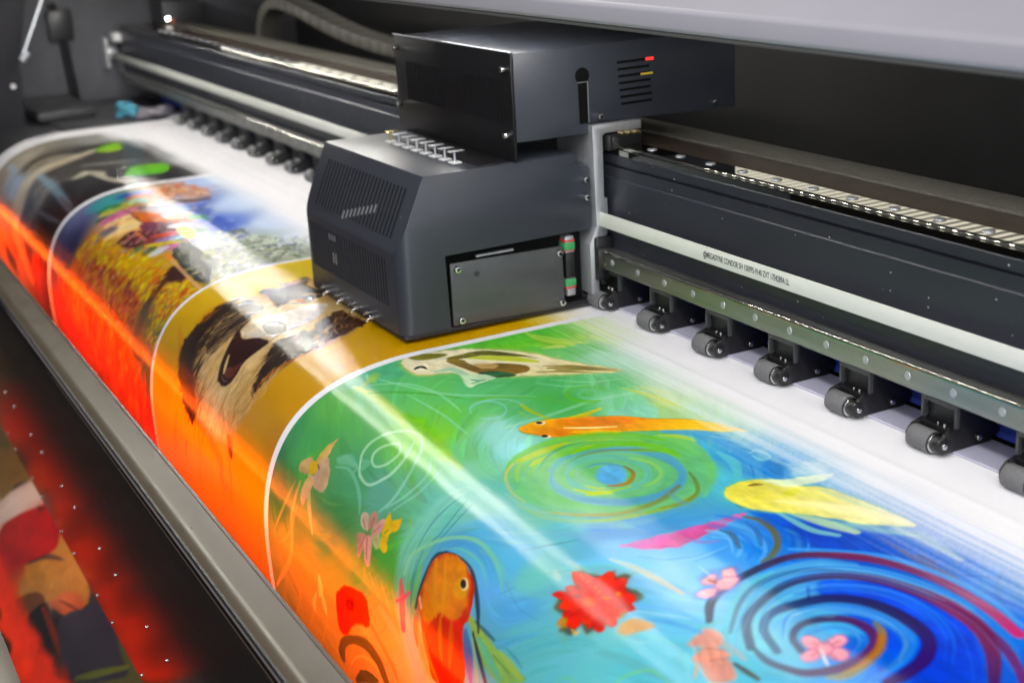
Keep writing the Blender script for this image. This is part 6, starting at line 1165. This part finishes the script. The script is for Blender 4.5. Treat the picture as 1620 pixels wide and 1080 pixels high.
# ---------------------------------------------------------------- gantry beam
beam = thing('gantry_beam', 'long dark gantry beam carrying two steel rails across the printer', 'gantry', (-1.4, .83, .1))
OB = Vector((1.4, -.83, -.1))
def at_beam(o): o.location = OB; return o
BX0, BX1 = -3.34, .45
b = MB()
b.prism([(.752, .040), (.752, .1352), (.7526, .1360), (.7536, .1364), (.7536, .1472), (.7570, .1476), (.7570, .1500), (.7536, .1504),
         (.7536, .1592), (.7544, .1600), (.895, .1600), (.895, .040)], BX0, BX1)
at_beam(b.build('beam_extrusion', BEAM, beam, 20))
b = MB(); b.prism([(.7540, .1602), (.7540, .1655), (.7565, .1660)] + [(.7595 + .0030 * math.cos(math.radians(q)), .1660 + .0030 * math.sin(math.radians(q))) for q in range(171, 89, -9)] + [(.7600, .1690), (.7805, .1690), (.7830, .1672), (.7830, .1663), (.7855, .1655), (.7855, .1602)], BX0 + .03, BX1)
ur = at_beam(b.build('upper_rail', STEEL, beam, 20))
hole = None
for k in range(70):
    x = .35 - k * .0492
    if -1.50 < x < -1.22 or x < BX0 + .06: continue
    if hole is None:
        b = MB(); b.cyl((0, 0, 0), .0052, .0012, 'z', 18, .0047); hole = b.build('rail_bolt', ALU, ur)
        ho = hole
    else: ho = hole.copy(); COL.objects.link(ho); ho.parent = ur
    ho.location = (x, .7705, .1687)
b = MB(); b.prism([(.7345, .0450), (.7345, .0618), (.7362, .0634), (.7440, .0640), (.7440, .0626), (.7519, .0626), (.7519, .0438), (.7440, .0438), (.7440, .0432), (.7362, .0434)], BX0 + .03, BX1)
lr = at_beam(b.build('lower_rail', GROUND, beam, 20))
b = MB(); b.prism([(.7344, .0608)] + [(.7368 + .0024 * math.cos(math.radians(q)), .0613 + .0024 * math.sin(math.radians(q))) for q in range(180, 89, -9)] + [(.7372, .0625), (.7352, .0608)], BX0 + .03, BX1); b.build('polished_edge', POLISH, lr)
bolt = None
for k in range(76):
    x = -.6764 + .0475 * 22 - k * .0475
    if x > .4 or -1.50 < x < -1.22 or x < BX0 + .06: continue
    if bolt is None:
        b = MB(); b.cyl((0, 0, 0), .0034, -.0004, 'y', 20, .0032); bolt = b.build('rail_bolt', ALU, lr)
        bo = bolt
    else: bo = bolt.copy(); COL.objects.link(bo); bo.parent = lr
    bo.location = (x, .7343, .0538)
b = MB(); b.box(BX0, BX1, .7862, .8455, .1602, .1618, .0005); at_beam(b.build('cover_strip', BROWN, beam))['label'] = 'brown cover strip'
b = MB(); b.box(BX0, BX1, .8462, .8890, .1602, .1640, .0008); at_beam(b.build('cover_strip', OLIVE, beam))['label'] = 'olive grey cover strip'

# drive belt with its printed line
belt = MB(); belt.box(-3.385, .45, .7378, .7396, .0868, .1018, .0003)
belt = belt.build('drive_belt', BELT)
tag(belt, 'flat off-white drive belt with printed letters running along the beam front', 'belt')
def writing(body, size, mat_, parent, M4, name='printed_text', extr=.00006, sx=1.):
    cu = bpy.data.curves.new(name, 'FONT'); cu.body = body; cu.size = size; cu.extrude = extr; cu.offset = .00012; cu.resolution_u = 3
    t = bpy.data.objects.new(name + '_tmp', cu); COL.objects.link(t)
    bpy.context.view_layer.update()
    me = bpy.data.meshes.new_from_object(t.evaluated_get(bpy.context.evaluated_depsgraph_get())); bpy.data.objects.remove(t)
    me.transform(Matrix.Diagonal((sx, 1, 1, 1))); me.transform(M4)
    return link(name, me, mat_, parent)
FRONT = Matrix(((1, 0, 0, 0), (0, 0, -1, 0), (0, 1, 0, 0), (0, 0, 0, 1)))     # text lying in xz, read from the front
tx = writing('@MEGADYNE CONDOR SH 15RPP5-9140 ZVT 17E4289A LL', .0078, INK, belt, Matrix.Translation((-1.0436, .7377, .0920)) @ FRONT)
wtx = max(v.co.x for v in tx.data.vertices) + 1.0436
for v in tx.data.vertices: v.co.x = -1.0436 + (v.co.x + 1.0436) * .1245 / wtx

# belt pulley holder at the far end
pul = thing('belt_pulley', 'small white pulley holder at the far left end of the beam', 'pulley', (-3.40, .735, .10))
b = MB(); b.box(-.022, .022, -.012, -.006, -.034, .034, .006, 3); b.build('front_cheek', WHITEP, pul)
b = MB(); b.box(.01, .055, .0, .02, .026, .046, .003); b.build('clamp', WHITEP, pul)
b = MB(); b.cyl((0, -.006, 0), .017, .02, 'y', 24, bev=.001); b.build('wheel', ALU, pul)

# ---------------------------------------------------------------- pinch rollers
def make_roller(label):
    r = thing('pinch_roller', label, 'pinch roller', (0, .7335, 0), 'pinch rollers along the feed plate')
    # grey hanger frame: two uprights and a lintel, seen from the front
    m = MB(); m.prism([(-.0335, .0425), (.0035, .0425), (.0035, .0205), (.0012, .0205), (.0012, .0352), (-.0312, .0352), (-.0312, .0205), (-.0335, .0205)], .0110, .0150, 'y', .0004)
    m.build('hanger', RUBBERD, r)
    # black arm: side cheek shaped like the photographed plate, both sides
    for xs in ((-.0015, .0022), (-.0345, -.0308)):
        m = MB(); m.prism([(.002, .0022), (.0145, .0016), (.034, .0018), (.0475, .0012), (.0610, .0105), (.0215, .0330), (.0205, .0405), (.0165, .0405), (.0165, .0240), (.0120, .0195), (.0020, .0170), (-.0035, .0110), (-.003, .0050)], xs[0], xs[1], 'x', .0005)
        m.build('arm', BLACK, r)
    m = MB(); m.box(-.0308, -.0015, .0165, .060, .0030, .0140, .001); m.box(-.0308, -.0015, .009, .0165, .0115, .0200, .001); m.box(-.0300, -.0020, .0165, .0215, .0135, .0400); m.box(-.0308, -.0015, .0215, .0500, .0135, .0165); m.build('carrier', BLACK, r)
    c = (-.0285, 0, .0092)
    m = MB(); m.cyl(c, .0090, .0215, 'x', 40, bev=.0004); rb = m.build('rubber_sleeve', RUBBER, r)
    m = MB(); m.cyl((-.0070, 0, .0092), .0086, .0007, 'x', 36); m.build('ring', BLACK, rb)
    m = MB(); m.cyl((-.0064, 0, .0092), .0079, .0016, 'x', 36, bev=.0003); m.build('ring', CHROME, rb)
    m = MB(); m.cyl((-.0050, .0, .0092), .0064, .0085, 'x', 28, bev=.0006); m.build('hub', BLACK, r)
    m = MB(); m.cyl((-.0310, 0, .0092), .0062, .0026, 'x', 28); m.build('hub', BLACK, r)
    m = MB(); m.cyl((.0034, .0, .0092), .0026, .0016, 'x', 18, .0022, bev=.0003); m.build('axle_end', CHROME, r)
    m = MB(); m.cyl((.0020, .0370, .0080), .0029, .0017, 'x', 18, .0024, bev=.0003); m.build('pivot_screw', CHROME, r)
    for xx in (-.012, -.0055):
        m = MB(); m.cyl((xx, .0085, .0200), .0009, .0030, 'z', 8); m.build('spring_pin', CHROME, r)
    return r
RUBBERD = mat('dark_grey_hanger', (.055, .055, .058), .5, noise=.15, nscale=60)
proto = make_roller('x')
NEAR = ['nearest pinch roller, cut by the right edge of the photo', 'pinch roller with the largest grey sleeve seen whole, second from the right edge', 'third grey pinch roller from the right edge', 'fourth grey pinch roller from the right edge',
        'pinch roller just left of the belt lettering end, fifth from the right edge', 'second pinch roller right of the carriage', 'pinch roller tucked beside the carriage bracket']
NEAR[4] = 'third pinch roller right of the carriage, below the rail'
FAR = ['blurred pinch roller right beside the left side of the carriage', 'second blurred roller left of the carriage', 'third blurred roller left of the carriage', 'fourth blurred roller left of the carriage', 'middle one of the blurred rollers left of the carriage',
       'fourth roller from the far left end of the row', 'third roller from the far left end of the row', 'second roller from the far left end of the row', 'farthest pinch roller at the left end of the row']
first = True
spots = [(-.634 - .0948 * k, NEAR[k]) for k in range(7)] + [(-1.203 - .0948 * k - .005, FAR[k - 9]) for k in range(9, 18)]
for x, lab in spots:
    r = proto if first else copy_tree(proto)
    first = False
    r.location = (x - .0045, .7335, 0); r['label'] = lab

# ---------------------------------------------------------------- print carriage
XC = -1.232; XL = -1.494
car = thing('print_carriage', 'charcoal print carriage with two stacked boxes riding the beam', 'print carriage', (-1.36, .62, .004))
OC = Vector((1.36, -.62, -.004))
def C_(mb, name, m, parent=car, ang=32):
    o = mb.build(name, m, parent, ang)
    if parent is car: o.location = OC
    return o
# lower cover
b = MB()
prof = [(.512, .0085), (.512, .0915), (.545, .165), (.714, .165), (.7155, .152), (.7305, .1505), (.7305, .0840), (.5635, .0826), (.5652, .0085)]
fs = b.prism(prof, XL, XC)
bm = b.bm
vert = [e for e in bm.edges if all(abs(v.co.y - .512) < 1e-5 for v in e.verts) and abs(e.verts[0].co.z - e.verts[1].co.z) > .05]
rr = bmesh.ops.bevel(bm, geom=vert, offset=.0135, segments=7, affect='EDGES', profile=.5)
es = [e for e in bm.edges if e.calc_face_angle(0) > .42 and not (abs(e.verts[0].co.z - .0085) < 1e-4 and abs(e.verts[1].co.z - .0085) < 1e-4)]
bmesh.ops.bevel(bm, geom=es, offset=.0016, segments=2, affect='EDGES', profile=.5, clamp_overlap=True)
cover = C_(b, 'cover', PAINT)
b = MB(); b.box(XL + .003, XC - .002, .5140, .7280, .0022, .0088, .003, 3); C_(b, 'base_tray', BLACK)
b = MB(); b.box(XL + .01, XC - .013, .5680, .7240, .0050, .0815); C_(b, 'inner_frame', VOID)
# vents on the slanted face (lies in the plane through (.512,.0915) and (.545,.165))
dz, dy = .0735, .033; ln = math.hypot(dy, dz); ny, nz = -dz / ln, dy / ln
def slant(t, h=0.): return (.512 + dy * t + ny * h, .0915 + dz * t + nz * h)
b = MB()
for k in range(24):
    x = XL + .028 + k * .00895
    b.mi = 0; q = [slant(.16), slant(.80), slant(.80, .0003), slant(.16, .0003)]; b.prism(q, x, x + .0046)
    b.mi = 1; q = [slant(.16), slant(.80), slant(.80, .0009), slant(.16, .0009)]; b.prism(q, x + .0047, x + .0056)
C_(b, 'vent_grille', [SLOT, PAINT], cover)
b = MB()
for k in range(30):
    x = XL + .020 + k * .0072
    b.mi = 0; b.box(x, x + .0036, .5117, .5122, .034 if k % 3 else .034, .0835)
    b.mi = 1; b.box(x + .0037, x + .0044, .5113, .5122, .034, .0835)
C_(b, 'vent_grille', [SLOT, PAINT], cover)
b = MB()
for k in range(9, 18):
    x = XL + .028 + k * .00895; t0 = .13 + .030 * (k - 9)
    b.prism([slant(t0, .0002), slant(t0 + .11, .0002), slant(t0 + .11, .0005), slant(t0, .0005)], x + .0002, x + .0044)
C_(b, 'glint_or_inner_bits', GLINT, cover)  # lamp reflection painted as grey bars over the slanted grille slots
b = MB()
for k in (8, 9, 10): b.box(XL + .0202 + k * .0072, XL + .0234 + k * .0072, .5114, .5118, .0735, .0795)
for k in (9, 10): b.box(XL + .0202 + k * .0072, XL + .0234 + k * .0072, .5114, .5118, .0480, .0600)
C_(b, 'glint_or_inner_bits', ALU, cover)
b = MB(); b.box(XL + .0202 + 64.8e-3, XL + .0230 + 64.8e-3, .5114, .5118, .0675, .0685); b.box(XL + .0202 + 72e-3, XL + .0230 + 72e-3, .5114, .5118, .0630, .0640); C_(b, 'glint_or_inner_bits', BRASS, cover)
# small chrome latches along the lower front edge
for x in (-1.4318, -1.3910, -1.3500, -1.3080):
    b = MB(); b.tube([(x - .006, .512, .0155), (x - .006, .505, .0150), (x + .001, .5015, .0165), (x + .003, .505, .0205)], .0009, 6)
    b.tube([(x + .001, .512, .0115), (x + .001, .503, .0105), (x + .009, .5015, .0112)], .0009, 6); b.cyl((x + .004, .5125, .0128), .0022, -.006, 'y', 12, bev=.0003)
    C_(b, 'latch', CHROME, cover)
# valve pins on the lid
b = MB(); b.box(-1.440, XC - .004, .6085, .6440, .1652, .1662, .0003); C_(b, 'rubber_strip', PLATE, cover)
for k in range(8):
    x = -1.4295 + k * .0228
    b = MB(); b.box(x - .0062, x + .0062, .5925, .6035, .1651, .1672, .002, 2); p0 = C_(b, 'valve_pin', WHITEP, cover)
    b = MB(); b.cyl((x, .598, .167), .0013, .0100, 'z', 10); b.box(x - .0036, x + .0036, .5915, .6075, .1768, .1778, .0003); C_(b, 'pin_top', BRASS if k == 0 else ALU, p0)
# side flange screws
def screw(y, z, parent, x=XC, l=.0075, r=.0031, name='screw'):
    b = MB(); b.cyl((x - .001, y, z), r, l, 'x', 18, bev=.0004); b.mi = 1; b.cyl((x + l - .0012, y, z), r * .45, .0004, 'x', 6)
    return C_(b, name, [CHROME, VOID], parent)
for y, z in ((.7243, .1374), (.7243, .1190)): screw(y, z, cover)
# access panel in the side opening
b = MB(); b.prism([(.5680, .0095), (.5685, .0738), (.6962, .0712), (.6968, .0060)], XC - .0045, XC - .0015, 'x', .0008); pan = C_(b, 'access_panel', PANELM)
for y, z in ((.5742, .0680), (.6905, .0655), (.5755, .0152), (.6912, .0128)): screw(y, z, pan, XC - .0015, .0075, .0034)
b = MB(); b.cyl((XC - .0016, .597, .0590), .0030, .0003, 'x', 14); C_(b, 'mark', BEDM, pan)
b = MB(); b.box(XC - .010, XC - .006, .600, .642, .0745, .0765); C_(b, 'inner_frame', ALU)
# linear block with green and red seals
b = MB(); b.box(-1.262, XC - .002, .7005, .7105, .0165, .0800, .001); blk = C_(b, 'slide_block', ALU)
for z0, z1, m_ in ((.0655, .0735, GREEN), (.0268, .0345, GREEN), (.0740, .0762, RED), (.0244, .0262, RED), (.0640, .0650, RED)):
    b = MB(); b.box(-1.2615, XC - .0012, .6990, .7112, z0, z1, .0006); C_(b, 'end_seal', m_, blk)
b = MB(); b.box(-1.2610, XC - .0008, .6998, .7098, .0355, .0630, .0006); C_(b, 'rail_core', BLACK, blk)
# aluminium bracket that hangs the carriage on the beam
b = MB()
b.prism([(.7325, .1914), (.7910, .1908), (.7910, .1818), (.7470, .1818), (.7444, .1795), (.7440, .1165), (.7478, .1150), (.7480, .0985), (.7465, .0776), (.7352, .0700), (.7348, .0163), (.7258, .0155), (.7250, .0690), (.7340, .0860), (.7337, .1090)], -1.300, XC + .0060, 'x', .0006)
br = C_(b, 'bracket', ALU)
b = MB(); b.cyl((XC - .002, .7445, .1155), .0018, .004, 'x', 12); C_(b, 'screw', CHROME, br)
b = MB(); b.box(-1.275, XC + .012, .7475, .7880, .1640, .1800, .002); b.box(-1.270, XC + .017, .7500, .7660, .1660, .1790, .001); C_(b, 'upper_slider', BLACK, br)
for k in range(6):
    b = MB(); b.cyl((XC + .008, .762 + .004 * k, .1812 - .0006 * (k % 2)), .0014, .010, 'x', 10); C_(b, 'fitting', BRASS, br)
b = MB(); b.box(-1.275, XC + .010, .7300, .7500, .0300, .0760, .002); b.box(-1.270, XC + .014, .7300, .7460, .0400, .0660, .002); C_(b, 'lower_slider', BLACK, br)
for y, z in ((.738, .0545), (.742, .0505), (.736, .0490), (.741, .0570)):
    b = MB(); b.cyl((XC + .012, y, z), .0019, .007, 'x', 12, bev=.0003); C_(b, 'fitting', BRASS, br)
# upper electronics box
b = MB(); b.prism([(.6500, .1835), (.6500, .2708), (.9160, .2708), (.9160, .1885), (.7330, .1930), (.7325, .1825)], -1.508, XC - .0015, 'x', .0012); ub = C_(b, 'electronics_box', PAINT)
b = MB(); b.box(-1.512, XC + .0016, .6452, .6486, .1642, .2722, .0008); fp = C_(b, 'front_plate', PLATE, ub)
b = MB(); b.box(-1.512, XC + .0016, .6440, .6462, .2715, .2730, .0005); C_(b, 'lip', ALU, fp)
for xa, xb in ((-1.4815, -1.3925), (-1.3380, -1.2480)):
    b = MB()
    for k in range(13):
        x = xa + (xb - xa) * k / 12.6
        b.mi = 0; b.box(x, x + .0034, .6449, .6455, .2020, .2440)
        b.mi = 1; b.box(x + .0035, x + .0043, .6444, .6455, .2020, .2440)
    C_(b, 'vent_grille', [SLOT, PLATE], fp)
for x, z in ((-1.4995, .2581), (-1.2390, .2560), (-1.5010, .1950), (-1.2385, .1915)):
    b = MB(); b.cyl((x, .6455, z), .0030, -.0075, 'y', 18, bev=.0004); b.mi = 1; b.cyl((x, .6384, z), .0013, -.0004, 'y', 6); C_(b, 'screw', [CHROME, VOID], fp)
xs = XC - .0015
b = MB(); b.cyl((xs - .001, .7272, .2412), .0082, .0014, 'x', 28); b.prism([(.7218, .2400), (.7326, .2400), (.7330, .1931), (.7225, .1931)], xs - .001, xs + .0003); C_(b, 'keyhole', VOID, ub)
b = MB(); b.box(xs - .0005, xs + .0010, .7326, .7333, .1932, .2350); b.box(xs - .0005, xs + .0010, .7215, .7330, .2345, .2351); C_(b, 'keyhole_edge', ALU, ub)
b = MB()
for k in range(7):
    z = .2500 - .0070 * k; y0 = .7685 + .0006 * k
    b.prism([(y0, z - .0014), (y0 + .037 + .0015 * (k % 2), z - .0014 + .0002), (y0 + .038, z + .0014), (y0, z + .0012)], xs - .001, xs + .0003)
sv = C_(b, 'side_vent', VOID, ub)
b = MB(); b.box(xs, xs + .0008, .8030, .8125, .2487, .2515, .0003); C_(b, 'indicator', REDLED, sv)
b = MB(); b.box(xs, xs + .0006, .7965, .8115, .2345, .2364, .0003); C_(b, 'indicator', YELLED, sv)
screw(.7448, .1989, ub, xs); screw(.8863, .1965, ub, xs, .0055, .0026)

# ---------------------------------------------------------------- hood over the beam
hood = thing('printer_hood', 'pale lilac white hood raised over the beam and carriage', 'hood', (-1.4, .62, .33))
OH = Vector((1.4, -.62, -.33))
b = MB()
outer = [(.6215, .3135), (.6195, .3165), (.6195, .3285), (.6225, .3325), (.690, .3630), (1.26, .70), (1.26, .66), (.700, .340), (.650, .3250), (.640, .3135)]
b.prism(outer, -3.7, .8, 'x', .0012); o = b.build('lid', HOODM, hood, 25); o.location = OH
b = MB(); b.box(-3.7, .8, .6225, .6390, .3100, .3133, .0008); o = b.build('edge_seal', HOODLIP, hood); o.location = OH
# two strips of small white LEDs fixed inside the hood; the rails mirror them
def led_strip(y, z, x0, x1, pitch, glow, hw=.0022):
    b = MB(); b.box(x0, x1, y - hw - .003, y + hw + .003, z, z + .0015)
    b.mi = 1
    n = int((x1 - x0) / pitch)
    for k in range(n): b.box(x0 + (k + .3) * pitch, x0 + (k + .3) * pitch + .0045, y - hw, y + hw, z - .0012, z - .0001)
    o = b.build('led_strip', [WHITEP, mat('led_diodes', (1, 1, .95), .4, emit=(1, .97, .90) if glow > 20 else (1, .95, .80), estr=glow)], hood); o.location = OH
led_strip(.6650, .3160, -1.45, .5, .0165, LED_FRONT)
led_strip(.6650, .3160, -3.15, -1.62, .0165, LED_LEFT)
led_strip(1.050, .2640, -3.1, .5, .0150, LED_BACK, .034)

# ---------------------------------------------------------------- dryer bar in front of the sheet
bar = thing('dryer_bar', 'long taupe dryer bar with dark mirror-like front face and studs', 'dryer bar', (-1.6, .26, -.2))
OD = Vector((1.6, -.26, .2))
DX0, DX1 = -3.9, .2
prof = [(.2785, -.0872)]
for k in range(10):
    a = math.radians(90 + k * 10); prof.append((.2570 + .0170 * math.cos(a), -.1042 + .0170 * math.sin(a)))
# upper skin: taupe top, dark front below the rolled edge
b = MB(); b.prism(prof[:6] + [(.2490, -.0925), (.2570, -.0905), (.2785, -.0905)], DX0, DX1); o = b.build('top_cap', BARTOP, bar, 40); o.location = OD
b = MB(); b.prism([(y + .0001, z - .0002) for y, z in prof[5:]] + [(.2401, -.120), (.2401, -.358), (.2430, -.358), (.2430, -.110), (.2480, -.0950)], DX0, DX1); o = b.build('front_face', BARFACE, bar, 40); o.location = OD; face = o
b = MB(); b.box(DX0, DX1, .2790, .2822, -.1080, -.0866, .0006); o = b.build('inner_lip', BARTOP, bar); o.location = OD
b = MB(); b.box(DX0, DX1, .2440, .2780, -.0935, -.0910); b.box(DX0, DX1, .2434, .2440, -.345, -.0935); o = b.build('inner_tray', BLACK, bar); o.location = OD
stud = None
for row, z in ((0, -.260), (1, -.3495)):
    for k in range(18):
        for dx in (0, .0765):
            x = -.385 - .2105 * k - dx - (.068 if row else 0)
            if x < -3.5: continue
            if stud is None:
                b = MB(); b.cyl((0, 0, 0), .0018, -.0013, 'y', 12, .0013, bev=.0003); stud = b.build('stud', CHROME, face); q = stud
            else: q = stud.copy(); COL.objects.link(q); q.parent = face
            q.location = (x, .2399, z)
lt = MB(); lt.cyl((DX0 + .05, .2475, -.1250), .0055, DX1 - DX0 - .1, 'x', 12); o = lt.build('heater_tube', BULB, bar); o.location = OD
for k in range(5):
    L = bpy.data.lights.new('heater_glow', 'AREA'); L.shape = 'RECTANGLE'; L.size = .85; L.size_y = .014
    L.energy = HEAT; L.color = (1, .10, .006)
    q = bpy.data.objects.new('heater_glow', L); COL.objects.link(q); q.location = (-3.45 + .85 * k, .250, -.1140)
    q.rotation_euler = (math.radians(90 - HEAT_TILT), 0, 0)      # faces the sheet (+y)

# flat tension bar low at the left front
b = MB(); b.box(-2.2, -.2, .060, .100, -.196, -.190, .001)
tb = b.build('tension_bar', BARTOP); tag(tb, 'flat taupe bar crossing the bottom left corner in front of the wound print', 'bar')

# ---------------------------------------------------------------- left end of the machine
b = MB(); b.box(-3.50, -3.42, .40, 1.4, -.9, .9, .004)
w = b.build('end_wall', WALLM); tag(w, 'dark grey inner end wall of the printer behind the beam end', 'wall')
sp = thing('side_panel', 'dark grey front side panel at the far left with one white screw', 'side panel', (-3.15, .2, .1))
b = MB(); b.prism([(-.3, -.30), (.279, -.30), (.2765, -.11), (.285, .025), (.315, .15), (.33, .50), (-.3, .50)], -.05, .05, 'x', .002); b.build('plate', SIDEM, sp)
b = MB(); b.cyl((.05, .264, -.020), .005, .004, 'x', 12); b.build('screw', WHITEP, sp)
st = thing('gas_strut', 'bright gas strut rod leaning at the upper left corner', 'gas strut', (-3.06, .487, .146))
b = MB(); b.tube([(0, 0, 0), (0, .072, .142)], .0042, 10); b.build('rod', CHROME, st)
b = MB(); b.tube([(0, .060, .1185), (0, .20, .395)], .0085, 12); b.build('cylinder', BLACK, st)
b = MB(); b.tube([(.0, .010, .004), (0, -.004, -.012)], .0075, 10); b.build('ball_end', ALU, st)
br2 = thing('hinge_arm', 'black hinge arm on the end wall behind the gas strut', 'hinge arm', (-3.41, .6, .05))
b = MB(); b.tube([(0, .02, .17), (0, .035, .10), (0, .045, -.06)], .010, 8); b.build('arm', BLACK, br2)
b = MB(); b.box(-.004, .012, .005, .06, .085, .155, .004); b.build('joint', BEDM, br2)

def rag(name, label, m_, loc, s, seed):
    rnd = random.Random(seed); bm = bmesh.new()
    bmesh.ops.create_icosphere(bm, subdivisions=3, radius=1)
    ph = [rnd.uniform(0, 6) for _ in range(6)]
    for v in bm.verts:
        c = v.co; k = 1 + .35 * math.sin(3 * c.x + ph[0]) * math.sin(2.4 * c.y + ph[1]) + .25 * math.sin(5 * c.y + 4 * c.z + ph[2]) + .16 * math.sin(9 * c.x + 7 * c.y + ph[3])
        v.co = Vector((c.x * s[0] * k, c.y * s[1] * k, max(c.z, -.25) * s[2] * k + .2 * s[2]))
    for f_ in bm.faces: f_.smooth = True
    me = bpy.data.meshes.new(name); bm.to_mesh(me); bm.free()
    o = link(name, me, m_); o.location = loc; return tag(o, label, 'cloth')
rag('cleaning_cloth', 'small crumpled teal cloth at the far end of the bed', TEAL, (-3.035, .676, .004), (.026, .020, .022), 3)
rag('cleaning_cloth', 'flat crumpled grey cloth beside the teal one', GREYC, (-3.00, .722, .002), (.026, .035, .014), 8)
b = MB(); b.box(-3.36, -2.97, .52, .735, -.0035, .0, .003); b.box(-3.36, -3.08, .50, .62, 0, .022, .006)
tag(b.build('edge_cover', BEDM), 'dark stepped cover plate at the far left end of the bed', 'cover plate')

# cable chain that feeds the carriage
ch = thing('cable_chain', 'olive grey cable chain arching behind the beam', 'cable chain', (-2.5, .96, .15))
pth = spline(np.array([(-.42, -.03), (-.404, .02), (-.365, .056), (-.29, .072), (-.16, .062), (.0, .040), (.16, .026), (.30, .022), (.45, .028), (.70, .04)]), 10)
for i in range(0, len(pth) - 3, 3):
    a, c = pth[i], pth[i + 3]; d = (c - a) / (np.linalg.norm(c - a) + 1e-9); n_ = np.array([-d[1], d[0]]) * .0105; g = d * .001
    q = [tuple(a + g - n_), tuple(c - g - n_), tuple(c - g + n_), tuple(a + g + n_)]
    b = MB(); b.prism(q, -.022, .022, 'y', .0012); b.build('chain_link', CHAINM, ch)

# back of the machine under the hood
bk = MB(); bk.box(-3.42, .8, 1.20, 1.23, -.3, .66)
bk = bk.build('rear_panel', BACKM); tag(bk, 'near black rear panel in the shadow under the hood', 'panel')
b = MB(); b.box(-3.42, .8, .895, 1.20, .05, .06)
tag(b.build('cable_tray', BACKM), 'dark tray floor behind the beam', 'tray')
cb = thing('control_box', 'small dark control box with an orange light at the far end of the beam', 'control box', (-3.30, .86, .17))
b = MB(); b.box(-.06, .06, -.03, .06, -.01, .045, .003); b.build('body', BEDM, cb)
b = MB(); b.cyl((.06, -.022, .006), .0030, .002, 'x', 12); b.build('indicator', LEDM, cb)
b = MB(); b.cyl((.06, -.012, .001), .0030, .002, 'x', 12); b.build('indicator', mat('amber_indicator', (.5, .1, .0), .4, emit=(1, .22, .02), estr=.6), cb)

# ---------------------------------------------------------------- light: ceiling tubes in the workshop, with fill rows and panels added
def light_row(p0, p1, w, energy, col, name='ceiling_tube_or_fill', n=1):
    P0, P1 = Vector(p0), Vector(p1)
    for k in range(n):
        a = P0.lerp(P1, k / n); c = P0.lerp(P1, (k + .94) / n); d = c - a
        L = bpy.data.lights.new(name, 'AREA'); L.shape = 'RECTANGLE'; L.size = d.length; L.size_y = w; L.energy = energy; L.color = col
        q = bpy.data.objects.new(name, L); COL.objects.link(q); q.location = (a + c) / 2
        q.rotation_euler = (0, 0, math.atan2(d.y, d.x))
for args in ROWS: light_row(*args)
for p0, p1, w_, h_, en, col_ in PANELS:            # soft fill panels added out of view behind the camera's right shoulder
    L = bpy.data.lights.new('fill_panel', 'AREA'); L.shape = 'RECTANGLE'; L.size = w_; L.size_y = h_; L.energy = en; L.color = col_
    q = bpy.data.objects.new('fill_panel', L); COL.objects.link(q); q.location = p0
    q.rotation_euler = (Vector(p1) - Vector(p0)).to_track_quat('-Z', 'Y').to_euler()
wd = bpy.data.worlds.new('World'); scene.world = wd; wd.use_nodes = True
wd.node_tree.nodes['Background'].inputs[0].default_value = (*WORLD, 1); wd.node_tree.nodes['Background'].inputs[1].default_value = 1

# ---------------------------------------------------------------- camera
cam = bpy.data.cameras.new('camera'); co = bpy.data.objects.new('camera', cam); COL.objects.link(co)
R_ = CAMR
co.matrix_world = Matrix(((R_[0][0], -R_[1][0], -R_[2][0], 0), (R_[0][1], -R_[1][1], -R_[2][1], 0), (R_[0][2], -R_[1][2], -R_[2][2], .43), (0, 0, 0, 1)))
cam.lens = 49.867; cam.sensor_width = 36; cam.clip_start = .02; cam.clip_end = 60
cam.dof.use_dof = True; cam.dof.focus_distance = 1.22; cam.dof.aperture_fstop = 6.3
scene.camera = co
scene.render.engine = 'CYCLES'
scene.cycles.use_denoising = True
scene.cycles.max_bounces = 7
scene.cycles.sample_clamp_indirect = 6
scene.view_settings.view_transform = 'Standard'; scene.view_settings.look = 'None'
scene.view_settings.exposure = 0; scene.view_settings.gamma = 1
